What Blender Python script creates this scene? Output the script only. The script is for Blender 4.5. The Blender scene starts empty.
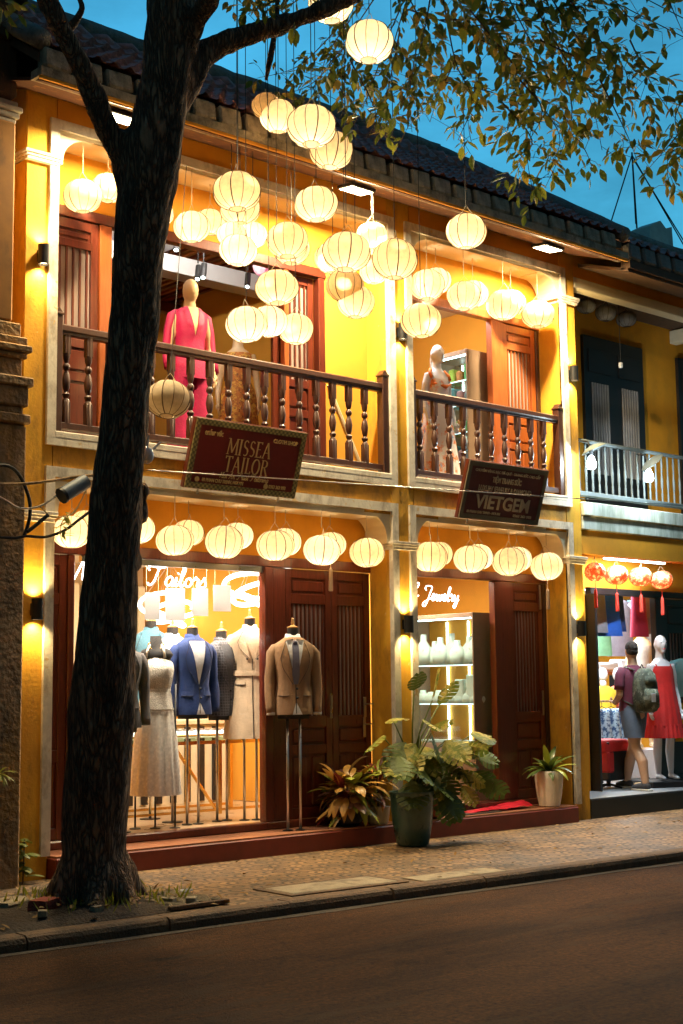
SUN_EL = 15.0; SUN_ROT = 215.0; SKY_TINT = (.27, .92, .88); SKY_STR = .145; EXPOSURE = 0.25; GLOW = (.10, 1.08)
FREE_LANTERNS = [((1.148, -1.0, 6.67), 0.127, 1, 'cream silk lantern tucked behind the leaves, leftmost of the four high ones under the bough'), ((1.23, -1.07, 6.576), 0.163, 1, 'cream lantern second from the left in the high row of four under the leaves'), ((0.387, -2.483, 5.819), 0.185, 1, 'largest cream lantern in the high row under the leaves, just below the branch'), ((1.807, -1.11, 6.4), 0.197, 1, 'cream lantern overlapped by the largest one, lowest of the high row of four'), ((0.138, -1.887, 5.416), 0.185, 1, 'big cream lantern right of the trunk with a second lantern half hidden beneath it'), ((1.248, -0.5, 5.893), 0.18, 1, 'cream lantern peeking out directly under the big one beside the trunk'), ((1.152, -0.5, 5.631), 0.134, 1, 'small cream lantern behind, left in the knot of three below the big one'), ((1.395, -0.5, 5.682), 0.131, 1, 'small cream lantern behind, right in the knot of three below the big one'), ((0.751, -1.11, 5.26), 0.159, 1, 'cream lantern in front, lowest of the knot of three right of the trunk'), ((1.273, -1.13, 5.449), 0.181, 1, 'cream lantern in front of the door opening with a twin glowing below its rim'), ((1.848, -0.5, 5.644), 0.171, 1, 'cream lantern whose lower rim alone shows beneath its twin in front of the door opening'), ((1.176, -1.103, 5.018), 0.185, 1, 'cream lantern hanging alone just above the low cluster of three'), ((1.302, -1.48, 5.686), 0.185, 1, 'cream lantern hanging in front of the eaves flood lamp'), ((0.801, -2.404, 4.942), 0.185, 1, 'large cream lantern in front of the yellow wall, topmost of its stack of four'), ((2.361, -0.5, 5.66), 0.18, 1, 'cream lantern hidden behind the left side of the large stack lantern'), ((2.009, -1.05, 5.204), 0.171, 1, 'cream lantern in the middle of the stack before the yellow wall'), ((2.125, -1.07, 5.068), 0.17, 1, 'cream lantern lowest in the stack before the yellow wall'), ((1.579, -2.141, 5.102), 0.185, 1, 'cream lantern in front of the centre pillar between the two balconies'), ((2.874, -0.5, 5.983), 0.156, 1, 'small bright lantern half hidden behind the one at the centre pillar'), ((2.894, -0.5, 5.625), 0.141, 1, 'small bright lantern below and behind the one at the centre pillar'), ((2.949, -1.678, 5.748), 0.185, 1, 'cream lantern hanging alone just under the roof edge'), ((2.613, -1.407, 4.909), 0.185, 1, 'cream lantern hanging low before the narrow balcony, beside the wall lamp'), ((0.851, -1.09, 4.644), 0.174, 1, 'cream lantern at the left of the low cluster above the wide balcony'), ((1.08, -1.11, 4.704), 0.158, 1, 'cream lantern in the middle of the low cluster above the wide balcony'), ((1.36, -1.13, 4.681), 0.153, 1, 'cream lantern at the right of the low cluster above the wide balcony'), ((1.031, -1.999, 7.199), 0.185, 1, 'cream lantern at the top edge of the picture beside the bough'), ((0.812, -2.684, 6.548), 0.185, 1, 'cream lantern hanging highest over the street, amid the leaves')]
ARCH_LANTERNS = [((-0.042, 0.06, 5.868), 0.17, 0, 'cream lantern leftmost under the upper arch, left of the tree'), ((0.265, 0.14, 6.036), 0.151, 0, 'cream lantern half covered by the left edge of the trunk under the upper arch'), ((0.784, 0.1, 5.901), 0.136, 0, 'cream lantern hidden behind the trunk with its right rim showing under the upper arch'), ((1.063, -0.02, 5.81), 0.168, 0, 'cream front lantern of the pair just right of the trunk under the upper arch'), ((1.404, 0.16, 5.976), 0.151, 0, 'cream rear lantern of the pair just right of the trunk under the upper arch'), ((4.118, -0.02, 5.829), 0.186, 0, 'cream front lantern of the first pair under the narrow upper arch'), ((4.442, 0.16, 5.974), 0.168, 0, 'cream rear lantern of the first pair under the narrow upper arch'), ((4.687, -0.02, 5.812), 0.187, 0, 'cream front lantern of the second pair under the narrow upper arch'), ((5.028, 0.16, 5.936), 0.17, 0, 'cream rear lantern of the second pair under the narrow upper arch'), ((5.326, -0.02, 5.821), 0.193, 0, 'cream front lantern of the third pair under the narrow upper arch'), ((5.662, 0.16, 5.945), 0.171, 0, 'cream rear lantern of the third pair under the narrow upper arch'), ((6.0, 0.05, 5.847), 0.193, 0, 'cream single lantern at the right end of the narrow upper arch'), ((-0.161, -0.02, 2.923), 0.163, 0, 'cream lantern left of the tree at the street floor, behind the black cables'), ((0.09, 0.16, 3.024), 0.137, 0, 'cream lantern behind the leftmost street floor lantern, touching the trunk'), ((0.545, 0.05, 3.002), 0.148, 0, 'cream street floor lantern mostly hidden by the right side of the trunk'), ((0.885, -0.02, 2.916), 0.167, 0, 'cream front lantern of the pair nearest the trunk above the tailor window'), ((1.163, 0.16, 3.017), 0.145, 0, 'cream rear lantern of the pair nearest the trunk above the tailor window'), ((1.429, -0.02, 2.934), 0.172, 0, 'cream front lantern of the middle pair above the tailor window'), ((1.728, 0.16, 3.025), 0.149, 0, 'cream rear lantern of the middle pair above the tailor window'), ((2.027, -0.02, 2.939), 0.178, 0, 'cream front lantern of the pair over the post between window and door'), ((2.301, 0.16, 3.004), 0.153, 0, 'cream rear lantern of the pair over the post between window and door'), ((2.603, -0.02, 2.926), 0.179, 0, 'cream front lantern of the pair above the double door'), ((2.876, 0.16, 3.009), 0.157, 1, 'cream rear lantern of the pair above the double door, with a hanging tassel'), ((3.263, 0.05, 2.946), 0.177, 0, 'cream single lantern at the right end of the wide street floor arch'), ((4.085, -0.02, 2.941), 0.178, 0, 'cream front lantern of the first pair above the jewellery room'), ((4.389, 0.16, 3.003), 0.163, 0, 'cream rear lantern of the first pair above the jewellery room'), ((4.694, -0.02, 2.948), 0.183, 0, 'cream front lantern of the second pair above the jewellery room'), ((5.017, 0.16, 3.005), 0.163, 0, 'cream rear lantern of the second pair above the jewellery room'), ((5.316, -0.02, 2.955), 0.19, 0, 'cream front lantern of the third pair above the jewellery room'), ((5.648, 0.16, 3.016), 0.167, 0, 'cream rear lantern of the third pair above the jewellery room'), ((6.027, 0.05, 2.942), 0.189, 1, 'cream single lantern at the right end above the jewellery room door, with a tassel')]
DARK_LANTERN = (0.509, -0.45, 4.064)
RED_LANTERNS = [((7.276, 0.35, 2.96), 0.126, 'leftmost red patterned lantern, half behind the yellow pillar'), ((7.69, 0.35, 2.942), 0.143, 'second red patterned lantern from the left under the tube light'), ((8.175, 0.35, 2.944), 0.143, 'third red patterned lantern from the left under the tube light'), ((8.616, 0.35, 2.921), 0.142, 'rightmost red patterned lantern at the neighbouring clothes shop')]
UNLIT_LANTERNS = [((7.338, 0.4, 6.254), 0.123, 'leftmost unlit grey lantern, half behind the yellow pillar'), ((7.73, 0.4, 6.232), 0.134, 'middle unlit grey lantern under the beam of the neighbouring house'), ((8.149, 0.4, 6.224), 0.132, 'rightmost unlit grey lantern under the beam of the neighbouring house')]
TRUNK = [((-0.811, -1.496, 0.051), 0.294), ((-0.832, -1.513, 0.225), 0.235), ((-0.856, -1.534, 0.434), 0.221), ((-0.885, -1.586, 0.851), 0.228), ((-0.903, -1.669, 1.405), 0.227), ((-0.917, -1.746, 1.89), 0.211), ((-0.935, -1.841, 2.513), 0.191), ((-0.948, -1.93, 3.065), 0.178), ((-0.951, -2.027, 3.617), 0.169), ((-0.954, -2.124, 4.169), 0.168), ((-0.962, -2.194, 4.581), 0.175), ((-0.968, -2.248, 4.89), 0.188), ((-0.953, -2.332, 5.267), 0.201), ((-0.94, -2.409, 5.609), 0.181), ((-0.933, -2.469, 5.882), 0.174), ((-0.941, -2.526, 6.224), 0.168), ((-0.955, -2.579, 6.565), 0.155), ((-0.963, -2.648, 6.975), 0.129), ((-0.966, -2.733, 7.453), 0.097)]
BRANCHES = {'left': [((-0.956, -2.192, 4.98), 0.13), ((-1.113, -2.2, 5.266), 0.09), ((-1.271, -2.202, 5.527), 0.083), ((-1.406, -2.221, 5.757), 0.083), ((-1.54, -2.231, 5.928), 0.076), ((-1.66, -2.247, 6.062), 0.075), ((-1.777, -2.272, 6.228), 0.075), ((-1.904, -2.291, 6.423), 0.062), ((-2.086, -2.278, 6.713), 0.043)], 'stub': [((-1.579, -2.216, 6.05), 0.038), ((-1.543, -2.283, 6.122), 0.025), ((-1.527, -2.332, 6.194), 0.02), ((-1.556, -2.339, 6.254), 0.016)], 'right': [((-0.857, -2.385, 5.603), 0.13), ((-0.761, -2.443, 5.838), 0.124), ((-0.682, -2.476, 6.013), 0.112), ((-0.561, -2.538, 6.139), 0.086), ((-0.405, -2.626, 6.231), 0.076), ((-0.22, -2.739, 6.315), 0.073), ((-0.034, -2.854, 6.407), 0.07), ((0.152, -2.971, 6.514), 0.067), ((0.363, -3.119, 6.665), 0.061), ((0.628, -3.322, 6.853), 0.054), ((0.977, -3.601, 7.056), 0.041), ((1.388, -3.926, 7.186), 0.034), ((1.864, -4.296, 7.243), 0.028)], 'mid': [((-0.828, -2.463, 5.915), 0.091), ((-0.849, -2.634, 6.104), 0.077), ((-0.853, -2.814, 6.253), 0.07), ((-0.836, -3.017, 6.43), 0.063), ((-0.754, -3.294, 6.7), 0.05), ((-0.553, -3.677, 6.96), 0.037), ((-0.257, -4.133, 7.145), 0.024)]}
TWIGS = [[(1.495, -1.659, 7.328), (1.39, -1.179, 7.056), (1.273, -0.734, 7.054)], [(1.657, -1.544, 7.238), (1.582, -1.09, 6.957), (1.421, -0.607, 6.959)], [(1.716, -1.606, 7.142), (1.706, -1.218, 6.903), (1.607, -0.78, 6.849)], [(1.368, -1.861, 7.212), (1.394, -1.508, 6.988), (1.534, -1.25, 6.714)], [(1.735, -1.966, 7.2), (1.81, -1.627, 6.796), (1.88, -1.312, 6.566)], [(1.476, -2.349, 6.977), (1.593, -2.038, 6.51), (1.664, -1.723, 6.274)], [(1.68, -2.379, 7.03), (1.825, -2.105, 6.641), (2.034, -1.912, 6.384)], [(1.957, -2.223, 6.996), (1.96, -1.848, 6.765), (1.81, -1.366, 6.716)], [(1.391, -2.209, 7.351), (1.394, -1.83, 7.098), (1.416, -1.481, 6.914)], [(1.947, -1.878, 7.483), (1.981, -1.516, 7.161), (1.936, -1.095, 6.914)], [(1.541, -2.409, 7.323), (1.628, -2.071, 6.861), (1.803, -1.815, 6.416)], [(0.841, -3.0, 6.937), (1.216, -2.941, 6.596), (1.479, -2.811, 6.432), (1.608, -2.543, 6.161)], [(0.388, -3.849, 6.446), (0.681, -3.7, 6.007), (0.969, -3.59, 5.827), (1.092, -3.329, 5.636)], [(0.937, -3.429, 6.8), (1.324, -3.358, 6.319), (1.462, -3.097, 6.045), (1.684, -2.927, 5.862)], [(0.581, -4.045, 6.434), (0.9, -3.931, 6.065), (1.226, -3.844, 5.816)], [(0.413, -4.098, 6.141), (0.821, -4.088, 5.913), (1.198, -4.048, 5.667), (1.326, -3.793, 5.48), (1.592, -3.64, 5.166)], [(1.486, -3.438, 6.984), (1.876, -3.391, 6.637), (2.27, -3.358, 6.35), (2.593, -3.246, 5.964)], [(0.876, -4.152, 6.492), (1.308, -4.139, 6.116), (1.688, -4.099, 5.861), (1.976, -3.974, 5.59)], [(0.987, -4.24, 6.495), (1.416, -4.236, 6.189), (1.782, -4.221, 6.154), (2.168, -4.22, 6.097)], [(2.0, -3.583, 6.443), (2.289, -3.457, 6.156), (2.444, -3.22, 5.934), (2.552, -2.942, 5.716)], [(1.904, -3.645, 5.99), (2.263, -3.593, 5.777), (2.508, -3.467, 5.726)], [(1.436, -4.385, 5.845), (1.791, -4.323, 5.59), (2.072, -4.216, 5.465)], [(2.161, -3.872, 7.042), (2.567, -3.865, 6.847), (2.953, -3.876, 6.864)], [(1.869, -4.341, 6.291), (2.234, -4.287, 6.03), (2.636, -4.274, 5.811)], [(2.411, -4.463, 5.787), (2.492, -4.176, 5.661), (2.566, -3.883, 5.539)], [(1.84, -4.83, 5.3), (1.94, -4.575, 5.268), (2.178, -4.438, 5.198)], [(2.483, -4.2, 7.021), (2.873, -4.152, 6.671)], [(2.41, -4.475, 6.017), (2.548, -4.239, 5.895), (2.867, -4.142, 5.619)], [(1.086, -2.858, 6.831), (1.621, -2.993, 6.786), (2.119, -3.105, 6.799), (2.704, -3.282, 6.741)], [(1.167, -2.98, 6.243), (1.757, -3.17, 6.226), (2.318, -3.308, 6.06)], [(0.932, -3.891, 5.718), (1.307, -3.858, 5.531), (1.424, -3.61, 5.444), (1.719, -3.519, 5.345)], [(0.862, -3.779, 6.183), (1.322, -3.848, 6.147), (1.858, -3.972, 6.028), (2.182, -3.903, 5.903)], [(0.437, -3.795, 6.191), (0.926, -3.915, 6.303), (1.434, -4.046, 6.378), (1.969, -4.176, 6.304)], [(0.858, -4.142, 5.76), (1.189, -4.083, 5.653), (1.473, -3.981, 5.536), (1.616, -3.743, 5.375)], [(0.419, -4.005, 6.322), (0.914, -4.114, 6.335), (1.472, -4.291, 6.413), (1.998, -4.432, 6.453)], [(1.113, -4.119, 6.138), (1.639, -4.235, 6.03), (2.07, -4.265, 5.913), (2.377, -4.169, 5.713)], [(1.241, -3.631, 6.199), (1.551, -3.551, 6.081), (1.706, -3.331, 5.956), (1.857, -3.124, 5.938)], [(-0.455, -3.35, 6.356), (-0.42, -3.04, 6.345), (-0.405, -2.719, 6.368)], [(0.281, -2.718, 6.819), (0.278, -2.372, 6.793), (0.276, -2.032, 6.798)], [(-0.517, -2.656, 6.611), (-0.256, -2.555, 6.624), (-0.035, -2.419, 6.648)], [(-1.858, -1.506, 6.61), (-1.614, -1.377, 6.552), (-1.423, -1.208, 6.546)], [(-1.474, -0.849, 6.8), (-1.242, -0.73, 6.864), (-1.074, -0.538, 6.84)], [(0.298, -3.019, 6.131), (0.625, -2.931, 5.87), (0.787, -2.723, 5.782)], [(0.038, -3.091, 5.953), (0.294, -2.964, 5.844), (0.438, -2.749, 5.815)], [(0.698, -3.45, 6.557), (0.841, -3.198, 6.309), (0.932, -2.884, 5.969)], [(1.1, -3.309, 6.269), (1.207, -3.046, 6.152), (1.25, -2.728, 6.04)], [(0.973, -4.507, 6.24), (1.339, -4.471, 6.08), (1.682, -4.423, 5.978), (1.912, -4.272, 5.867)]]
ROPE = [(0.034, -2.524, 6.851), (0.051, -2.49, 6.555), (0.034, -2.425, 6.26), (0.023, -2.39, 6.112)]
CAM_C = (-6.3573, -10.2628, 1.6)
CAM_R = [(0.744057, -0.074242, -0.663978), (-0.66802, -0.099519, -0.737459), (-0.011328, 0.992262, -0.123643)]
FORMS = {'dress': (1.159, 0.66, 2.069), 'blue': (1.622, 0.72, 2.078), 'pale': (1.625, 1.05, 2.089), 'check': (2.025, 0.8, 2.038), 'trench': (2.26, 0.66, 2.037), 'brown': (2.319, 0.08, 2.067), 'dark': (0.74, 0.6, 1.927), 'bluetop': (1.677, 1.5, 2.104)}
PT = {'magenta': (1.507, 0.62, 5.34), 'orange': (2.619, 1.3, 5.36), 'b2up': (4.906, 0.62, 5.116), 'pink': (2.852, 1.2, 6.075), 'person': (8.174, 0.55, 1.981), 'redm': (9.05, 0.62, 1.989), 'boxa': (-0.681, -0.75, 3.111), 'boxb': (-0.477, -0.75, 3.238)}
CABLES = {'loop': [(-1.172, -0.5, 3.321), (-1.02, -0.5, 3.336), (-0.915, -0.5, 3.267), (-0.834, -0.5, 3.102), (-0.823, -0.5, 2.97), (-0.847, -0.5, 2.867), (-0.872, -0.5, 2.803)], 'main': [(-1.305, -0.6, 3.159), (-0.97, -0.6, 3.189), (-0.709, -0.6, 3.235), (-0.486, -0.6, 3.287), (-0.284, -0.6, 3.322)], 'low': [(-1.214, -0.6, 2.765), (-1.005, -0.6, 2.77), (-0.911, -0.6, 2.791), (-0.746, -0.6, 2.794), (-0.57, -0.6, 2.86), (-0.436, -0.6, 2.957), (-0.299, -0.6, 3.055)], 'thin': [(-1.221, -0.6, 3.105), (-1.095, -0.6, 3.055), (-0.966, -0.6, 3.003), (-0.794, -0.6, 3.032), (-0.619, -0.6, 3.148), (-0.566, -0.6, 3.185)], 'diag': [(-0.903, -0.6, 2.823), (-0.835, -0.6, 2.874), (-0.723, -0.6, 2.967)], 'drop': [(-0.794, -0.6, 3.032), (-0.705, -0.6, 2.961), (-0.616, -0.6, 2.959), (-0.482, -0.6, 3.017), (-0.348, -0.6, 3.259)], 'long': [(0.103, -0.75, 3.38), (1.717, -0.75, 3.444), (3.637, -0.75, 3.518), (5.992, -0.75, 3.61), (8.299, -0.75, 3.699)]}
SKYW = [[(14.77, 5.0, 11.416), (14.023, 5.0, 9.907)], [(14.77, 5.0, 11.416), (14.799, 5.0, 10.361)], [(14.77, 5.0, 11.416), (16.144, 5.0, 10.165)], [(14.827, 5.0, 11.333), (16.273, 5.0, 10.133)]]
MAN = [(0.523, -1.677, 0.12), (1.51, -1.985, 0.12), (1.442, -2.333, 0.12), (0.401, -2.153, 0.12)]
import bpy, bmesh, math, random
from mathutils import Vector, Matrix, Quaternion, noise
rnd = random.Random(11)
R_ = math.radians
PI = math.pi
scene = bpy.context.scene
COL = scene.collection

# ------------------------------------------------------------------ helpers
class MB:
    """collects verts / faces, links them as one mesh object"""
    def __init__(s): s.v = []; s.f = []
    def add(s, vs, fs):
        n = len(s.v); s.v += [tuple(p) for p in vs]; s.f += [tuple(i + n for i in f) for f in fs]; return s
    def box(s, x0, x1, y0, y1, z0, z1):
        vs = [(x0,y0,z0),(x1,y0,z0),(x1,y1,z0),(x0,y1,z0),(x0,y0,z1),(x1,y0,z1),(x1,y1,z1),(x0,y1,z1)]
        return s.add(vs, [(0,3,2,1),(4,5,6,7),(0,1,5,4),(1,2,6,5),(2,3,7,6),(3,0,4,7)])
    def bbox(s, x0, x1, y0, y1, z0, z1, b=.006):
        """box with chamfered vertical-front edges and horizontal edges"""
        bm = bmesh.new(); bmesh.ops.create_cube(bm, size=1)
        for v in bm.verts: v.co = Vector(((x0+x1)/2+v.co.x*(x1-x0), (y0+y1)/2+v.co.y*(y1-y0), (z0+z1)/2+v.co.z*(z1-z0)))
        b = min(b, .45*min(abs(x1-x0), abs(y1-y0), abs(z1-z0)))
        bmesh.ops.bevel(bm, geom=list(bm.edges), offset=b, segments=1, affect='EDGES')
        s.addbm(bm); return s
    def addbm(s, bm):
        bm.verts.ensure_lookup_table(); bm.verts.index_update()
        s.add([v.co[:] for v in bm.verts], [[v.index for v in f.verts] for f in bm.faces]); bm.free()
    def prism(s, pts, a, b, axis='y'):
        """pts polygon in the two other axes, extruded a..b along axis"""
        n = len(pts)
        def mk(p, t):
            if axis == 'y': return (p[0], t, p[1])
            if axis == 'x': return (t, p[0], p[1])
            return (p[0], p[1], t)
        vs = [mk(p, a) for p in pts] + [mk(p, b) for p in pts]
        fs = [tuple(range(n)), tuple(range(2*n-1, n-1, -1))] + [(i, i+n, (i+1) % n + n, (i+1) % n) for i in range(n)]
        return s.add(vs, fs)
    def lathe(s, prof, c=(0,0,0), n=16, sx=1, sy=1, cap=True):
        """prof list of (r,z)"""
        vs = []; fs = []
        for r, z in prof:
            for k in range(n):
                a = 2*PI*k/n; vs.append((c[0]+r*sx*math.cos(a), c[1]+r*sy*math.sin(a), c[2]+z))
        m = len(prof)
        for i in range(m-1):
            for k in range(n):
                a0 = i*n+k; a1 = i*n+(k+1) % n; fs.append((a0, a1, a1+n, a0+n))
        if cap:
            fs.append(tuple(range(n-1, -1, -1))); fs.append(tuple(range((m-1)*n, m*n)))
        return s.add(vs, fs)
    def tube(s, pts, r, n=8, cap=True, flat=1.0):
        pts = [Vector(p) for p in pts]; m = len(pts)
        if isinstance(r, (int, float)): r = [r]*m
        t0 = (pts[1]-pts[0]).normalized()
        up = Vector((0,0,1)) if abs(t0.z) < .9 else Vector((0,1,0))
        u = t0.cross(up).normalized(); vs = []; fs = []
        for i, p in enumerate(pts):
            t = (pts[min(i+1, m-1)] - pts[max(i-1, 0)]).normalized()
            u = (u - t*u.dot(t));
            if u.length < 1e-6: u = t.orthogonal()
            u.normalize(); w = t.cross(u)
            for k in range(n):
                a = 2*PI*k/n; q = p + (u*math.cos(a) + w*math.sin(a)*flat)*r[i]; vs.append(q[:])
        for i in range(m-1):
            for k in range(n):
                a0 = i*n+k; a1 = i*n+(k+1) % n; fs.append((a0, a0+n, a1+n, a1))
        if cap: fs.append(tuple(range(n))); fs.append(tuple(range(m*n-1, (m-1)*n-1, -1)))
        return s.add(vs, fs)
    def loft(s, secs, n=20, cap=(1,1), pw=2.0, mod=None):
        """secs: (cx,cy,z,rx,ry[,ryback])  superellipse rings, front is -y. mod(i,a,z)->radial factor"""
        vs = []; fs = []
        for i, q in enumerate(secs):
            cx_, cy_, z, rx, ry = q[:5]; rb = q[5] if len(q) > 5 else ry
            for k in range(n):
                a = 2*PI*k/n; c_, s_ = math.cos(a), math.sin(a)
                ex = 2.0/pw
                X = math.copysign(abs(c_)**ex, c_); Y = math.copysign(abs(s_)**ex, s_)
                f_ = mod(i, a, z) if mod else 1
                vs.append((cx_+X*rx*f_, cy_+Y*(ry if Y < 0 else rb)*f_, z))
        for i in range(len(secs)-1):
            for k in range(n):
                a0 = i*n+k; a1 = i*n+(k+1) % n; fs.append((a0, a1, a1+n, a0+n))
        m = len(secs)
        if cap[0]: fs.append(tuple(range(n-1, -1, -1)))
        if cap[1]: fs.append(tuple(range((m-1)*n, m*n)))
        return s.add(vs, fs)
    def ball(s, c, rx, ry, rz, n=14, m=9):
        prof = [(math.sin(PI*i/m), -math.cos(PI*i/m)) for i in range(m+1)]
        prof[0] = (.02, -1); prof[-1] = (.02, 1)
        vs = []
        k0 = len(s.v)
        s.lathe([(p[0], p[1]) for p in prof], (0,0,0), n)
        for i in range(k0, len(s.v)):
            x, y, z = s.v[i]; s.v[i] = (c[0]+x*rx, c[1]+y*ry, c[2]+z*rz)
        return s
    def xf(s, M, k0=0):
        for i in range(k0, len(s.v)): s.v[i] = tuple(M @ Vector(s.v[i]))
        return s
    def build(s, name, mat, parent=None, smooth=False, w=False, loc=None, **tg):
        me = bpy.data.meshes.new(name)
        vs = s.v
        if w and parent is not None:
            P0 = wloc(parent); vs = [(a-P0[0], b-P0[1], c-P0[2]) for a, b, c in vs]
        me.from_pydata(vs, [], s.f); me.validate(); me.update()
        bm = bmesh.new(); bm.from_mesh(me); bmesh.ops.recalc_face_normals(bm, faces=bm.faces); bm.to_mesh(me); bm.free()
        if smooth:
            me.polygons.foreach_set('use_smooth', [True]*len(me.polygons))
            if smooth != 1:
                try: me.set_sharp_from_angle(angle=R_(smooth))
                except Exception: pass
        if mat: me.materials.append(mat)
        o = bpy.data.objects.new(name, me); COL.objects.link(o)
        if parent: o.parent = parent
        if loc: o.location = loc
        if tg: tag(o, **tg)
        return o

def wloc(o):
    v = Vector(o.location); p = o.parent
    while p: v += p.location; p = p.parent
    return v
def tag(o, label=None, cat=None, group=None, kind=None):
    if label: o['label'] = label
    if cat: o['category'] = cat
    if group: o['group'] = group
    if kind: o['kind'] = kind
    return o
def thing(name, label, cat, loc=(0,0,0), rotz=0, group=None):
    o = bpy.data.objects.new(name, None); COL.objects.link(o); o.empty_display_size = .1
    o.location = loc; o.rotation_euler = (0,0,rotz); return tag(o, label, cat, group)
def copy_tree(o, parent=None):
    c = o.copy(); COL.objects.link(c); c.parent = parent
    for ch in list(o.children): copy_tree(ch, c)
    return c
def solid(mb_or_obj, voxel=.02, smooth_it=2, name=None):
    """voxel remesh of an object so its limbs form one continuous skin"""
    o = mb_or_obj
    m = o.modifiers.new('r', 'REMESH'); m.mode = 'VOXEL'; m.voxel_size = voxel; m.use_smooth_shade = True
    if smooth_it:
        m2 = o.modifiers.new('s', 'SMOOTH'); m2.iterations = smooth_it; m2.factor = .5
    dg = bpy.context.evaluated_depsgraph_get(); dg.update()
    me = bpy.data.meshes.new_from_object(o.evaluated_get(dg))
    o.modifiers.clear(); old = o.data; mats = list(old.materials); o.data = me
    if not me.materials:
        for k in mats: me.materials.append(k)
    me.polygons.foreach_set('use_smooth', [True]*len(me.polygons))
    return o

# ------------------------------------------------------------------ materials
MATS = {}
def mat(name, col, rough=.6, metal=0., var=.18, scale=6., bump=0., bscale=60., emis=None, estr=0., stain=None, coat=0., sscale=(1,1,1), thr=(.5,.7), spec=.5, transl=0., smix=.8, sheen=0):
    m = bpy.data.materials.new(name); m.use_nodes = True; nt = m.node_tree; N = nt.nodes; L = nt.links
    b = N['Principled BSDF']; tc = N.new('ShaderNodeTexCoord')
    b.inputs['Roughness'].default_value = rough; b.inputs['Metallic'].default_value = metal
    b.inputs['Specular IOR Level'].default_value = spec
    if coat: b.inputs['Coat Weight'].default_value = coat; b.inputs['Coat Roughness'].default_value = .15
    if sheen: b.inputs['Sheen Weight'].default_value = sheen
    c4 = (*col, 1)
    out = None
    if var:
        n = N.new('ShaderNodeTexNoise'); n.inputs['Scale'].default_value = scale; n.inputs['Detail'].default_value = 6; n.inputs['Roughness'].default_value = .65
        mp = N.new('ShaderNodeMapping'); mp.inputs['Scale'].default_value = sscale
        L.new(tc.outputs['Object'], mp.inputs[0]); L.new(mp.outputs[0], n.inputs['Vector'])
        r = N.new('ShaderNodeMapRange'); r.inputs[1].default_value = .25; r.inputs[2].default_value = .75; r.inputs[3].default_value = 1-var; r.inputs[4].default_value = 1+var
        L.new(n.outputs['Fac'], r.inputs[0])
        mx = N.new('ShaderNodeVectorMath'); mx.operation = 'SCALE'; mx.inputs[0].default_value = col; L.new(r.outputs[0], mx.inputs['Scale'])
        out = mx.outputs[0]
        rr = N.new('ShaderNodeMapRange'); rr.inputs[3].default_value = max(.03, rough-.12); rr.inputs[4].default_value = min(1, rough+.12); L.new(n.outputs['Fac'], rr.inputs[0]); L.new(rr.outputs[0], b.inputs['Roughness'])
    if stain:
        for scol, ssc, lo, hi, msc in stain:
            n2 = N.new('ShaderNodeTexNoise'); n2.inputs['Scale'].default_value = ssc; n2.inputs['Detail'].default_value = 8; n2.inputs['Roughness'].default_value = .7
            mp2 = N.new('ShaderNodeMapping'); mp2.inputs['Scale'].default_value = msc; mp2.inputs['Location'].default_value = (ssc*3.1, 1.7, .3)
            L.new(tc.outputs['Object'], mp2.inputs[0]); L.new(mp2.outputs[0], n2.inputs['Vector'])
            r2 = N.new('ShaderNodeMapRange'); r2.inputs[1].default_value = lo; r2.inputs[2].default_value = hi; r2.inputs[4].default_value = smix; L.new(n2.outputs['Fac'], r2.inputs[0])
            mm = N.new('ShaderNodeMix'); mm.data_type = 'RGBA'; L.new(r2.outputs[0], mm.inputs[0])
            if out: L.new(out, mm.inputs[6])
            else: mm.inputs[6].default_value = c4
            mm.inputs[7].default_value = (*scol, 1); out = mm.outputs[2]
    if out: L.new(out, b.inputs['Base Color'])
    else: b.inputs['Base Color'].default_value = c4
    if bump:
        n3 = N.new('ShaderNodeTexNoise'); n3.inputs['Scale'].default_value = bscale; n3.inputs['Detail'].default_value = 5
        mp3 = N.new('ShaderNodeMapping'); mp3.inputs['Scale'].default_value = sscale
        L.new(tc.outputs['Object'], mp3.inputs[0]); L.new(mp3.outputs[0], n3.inputs['Vector'])
        bp = N.new('ShaderNodeBump'); bp.inputs['Strength'].default_value = min(1, bump*2); bp.inputs['Distance'].default_value = .01*max(1, bump*4); L.new(n3.outputs['Fac'], bp.inputs['Height']); L.new(bp.outputs[0], b.inputs['Normal'])
    if emis: b.inputs['Emission Color'].default_value = (*emis, 1); b.inputs['Emission Strength'].default_value = estr
    if transl:
        o = N['Material Output']; t = N.new('ShaderNodeBsdfTranslucent')
        if out: L.new(out, t.inputs[0])
        else: t.inputs[0].default_value = c4
        ms = N.new('ShaderNodeMixShader'); ms.inputs[0].default_value = transl
        L.new(b.outputs[0], ms.inputs[1]); L.new(t.outputs[0], ms.inputs[2]); L.new(ms.outputs[0], o.inputs[0])
    MATS[name] = m; return m
def pattern(m, fn):
    """fn(nodes, links, texcoord, bsdf, base_socket) customises a material"""
    nt = m.node_tree; N = nt.nodes; L = nt.links; b = N['Principled BSDF']
    tc = [n for n in N if n.type == 'TEX_COORD'][0]
    src = b.inputs['Base Color'].links[0].from_socket if b.inputs['Base Color'].links else None
    fn(N, L, tc, b, src); return m
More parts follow.
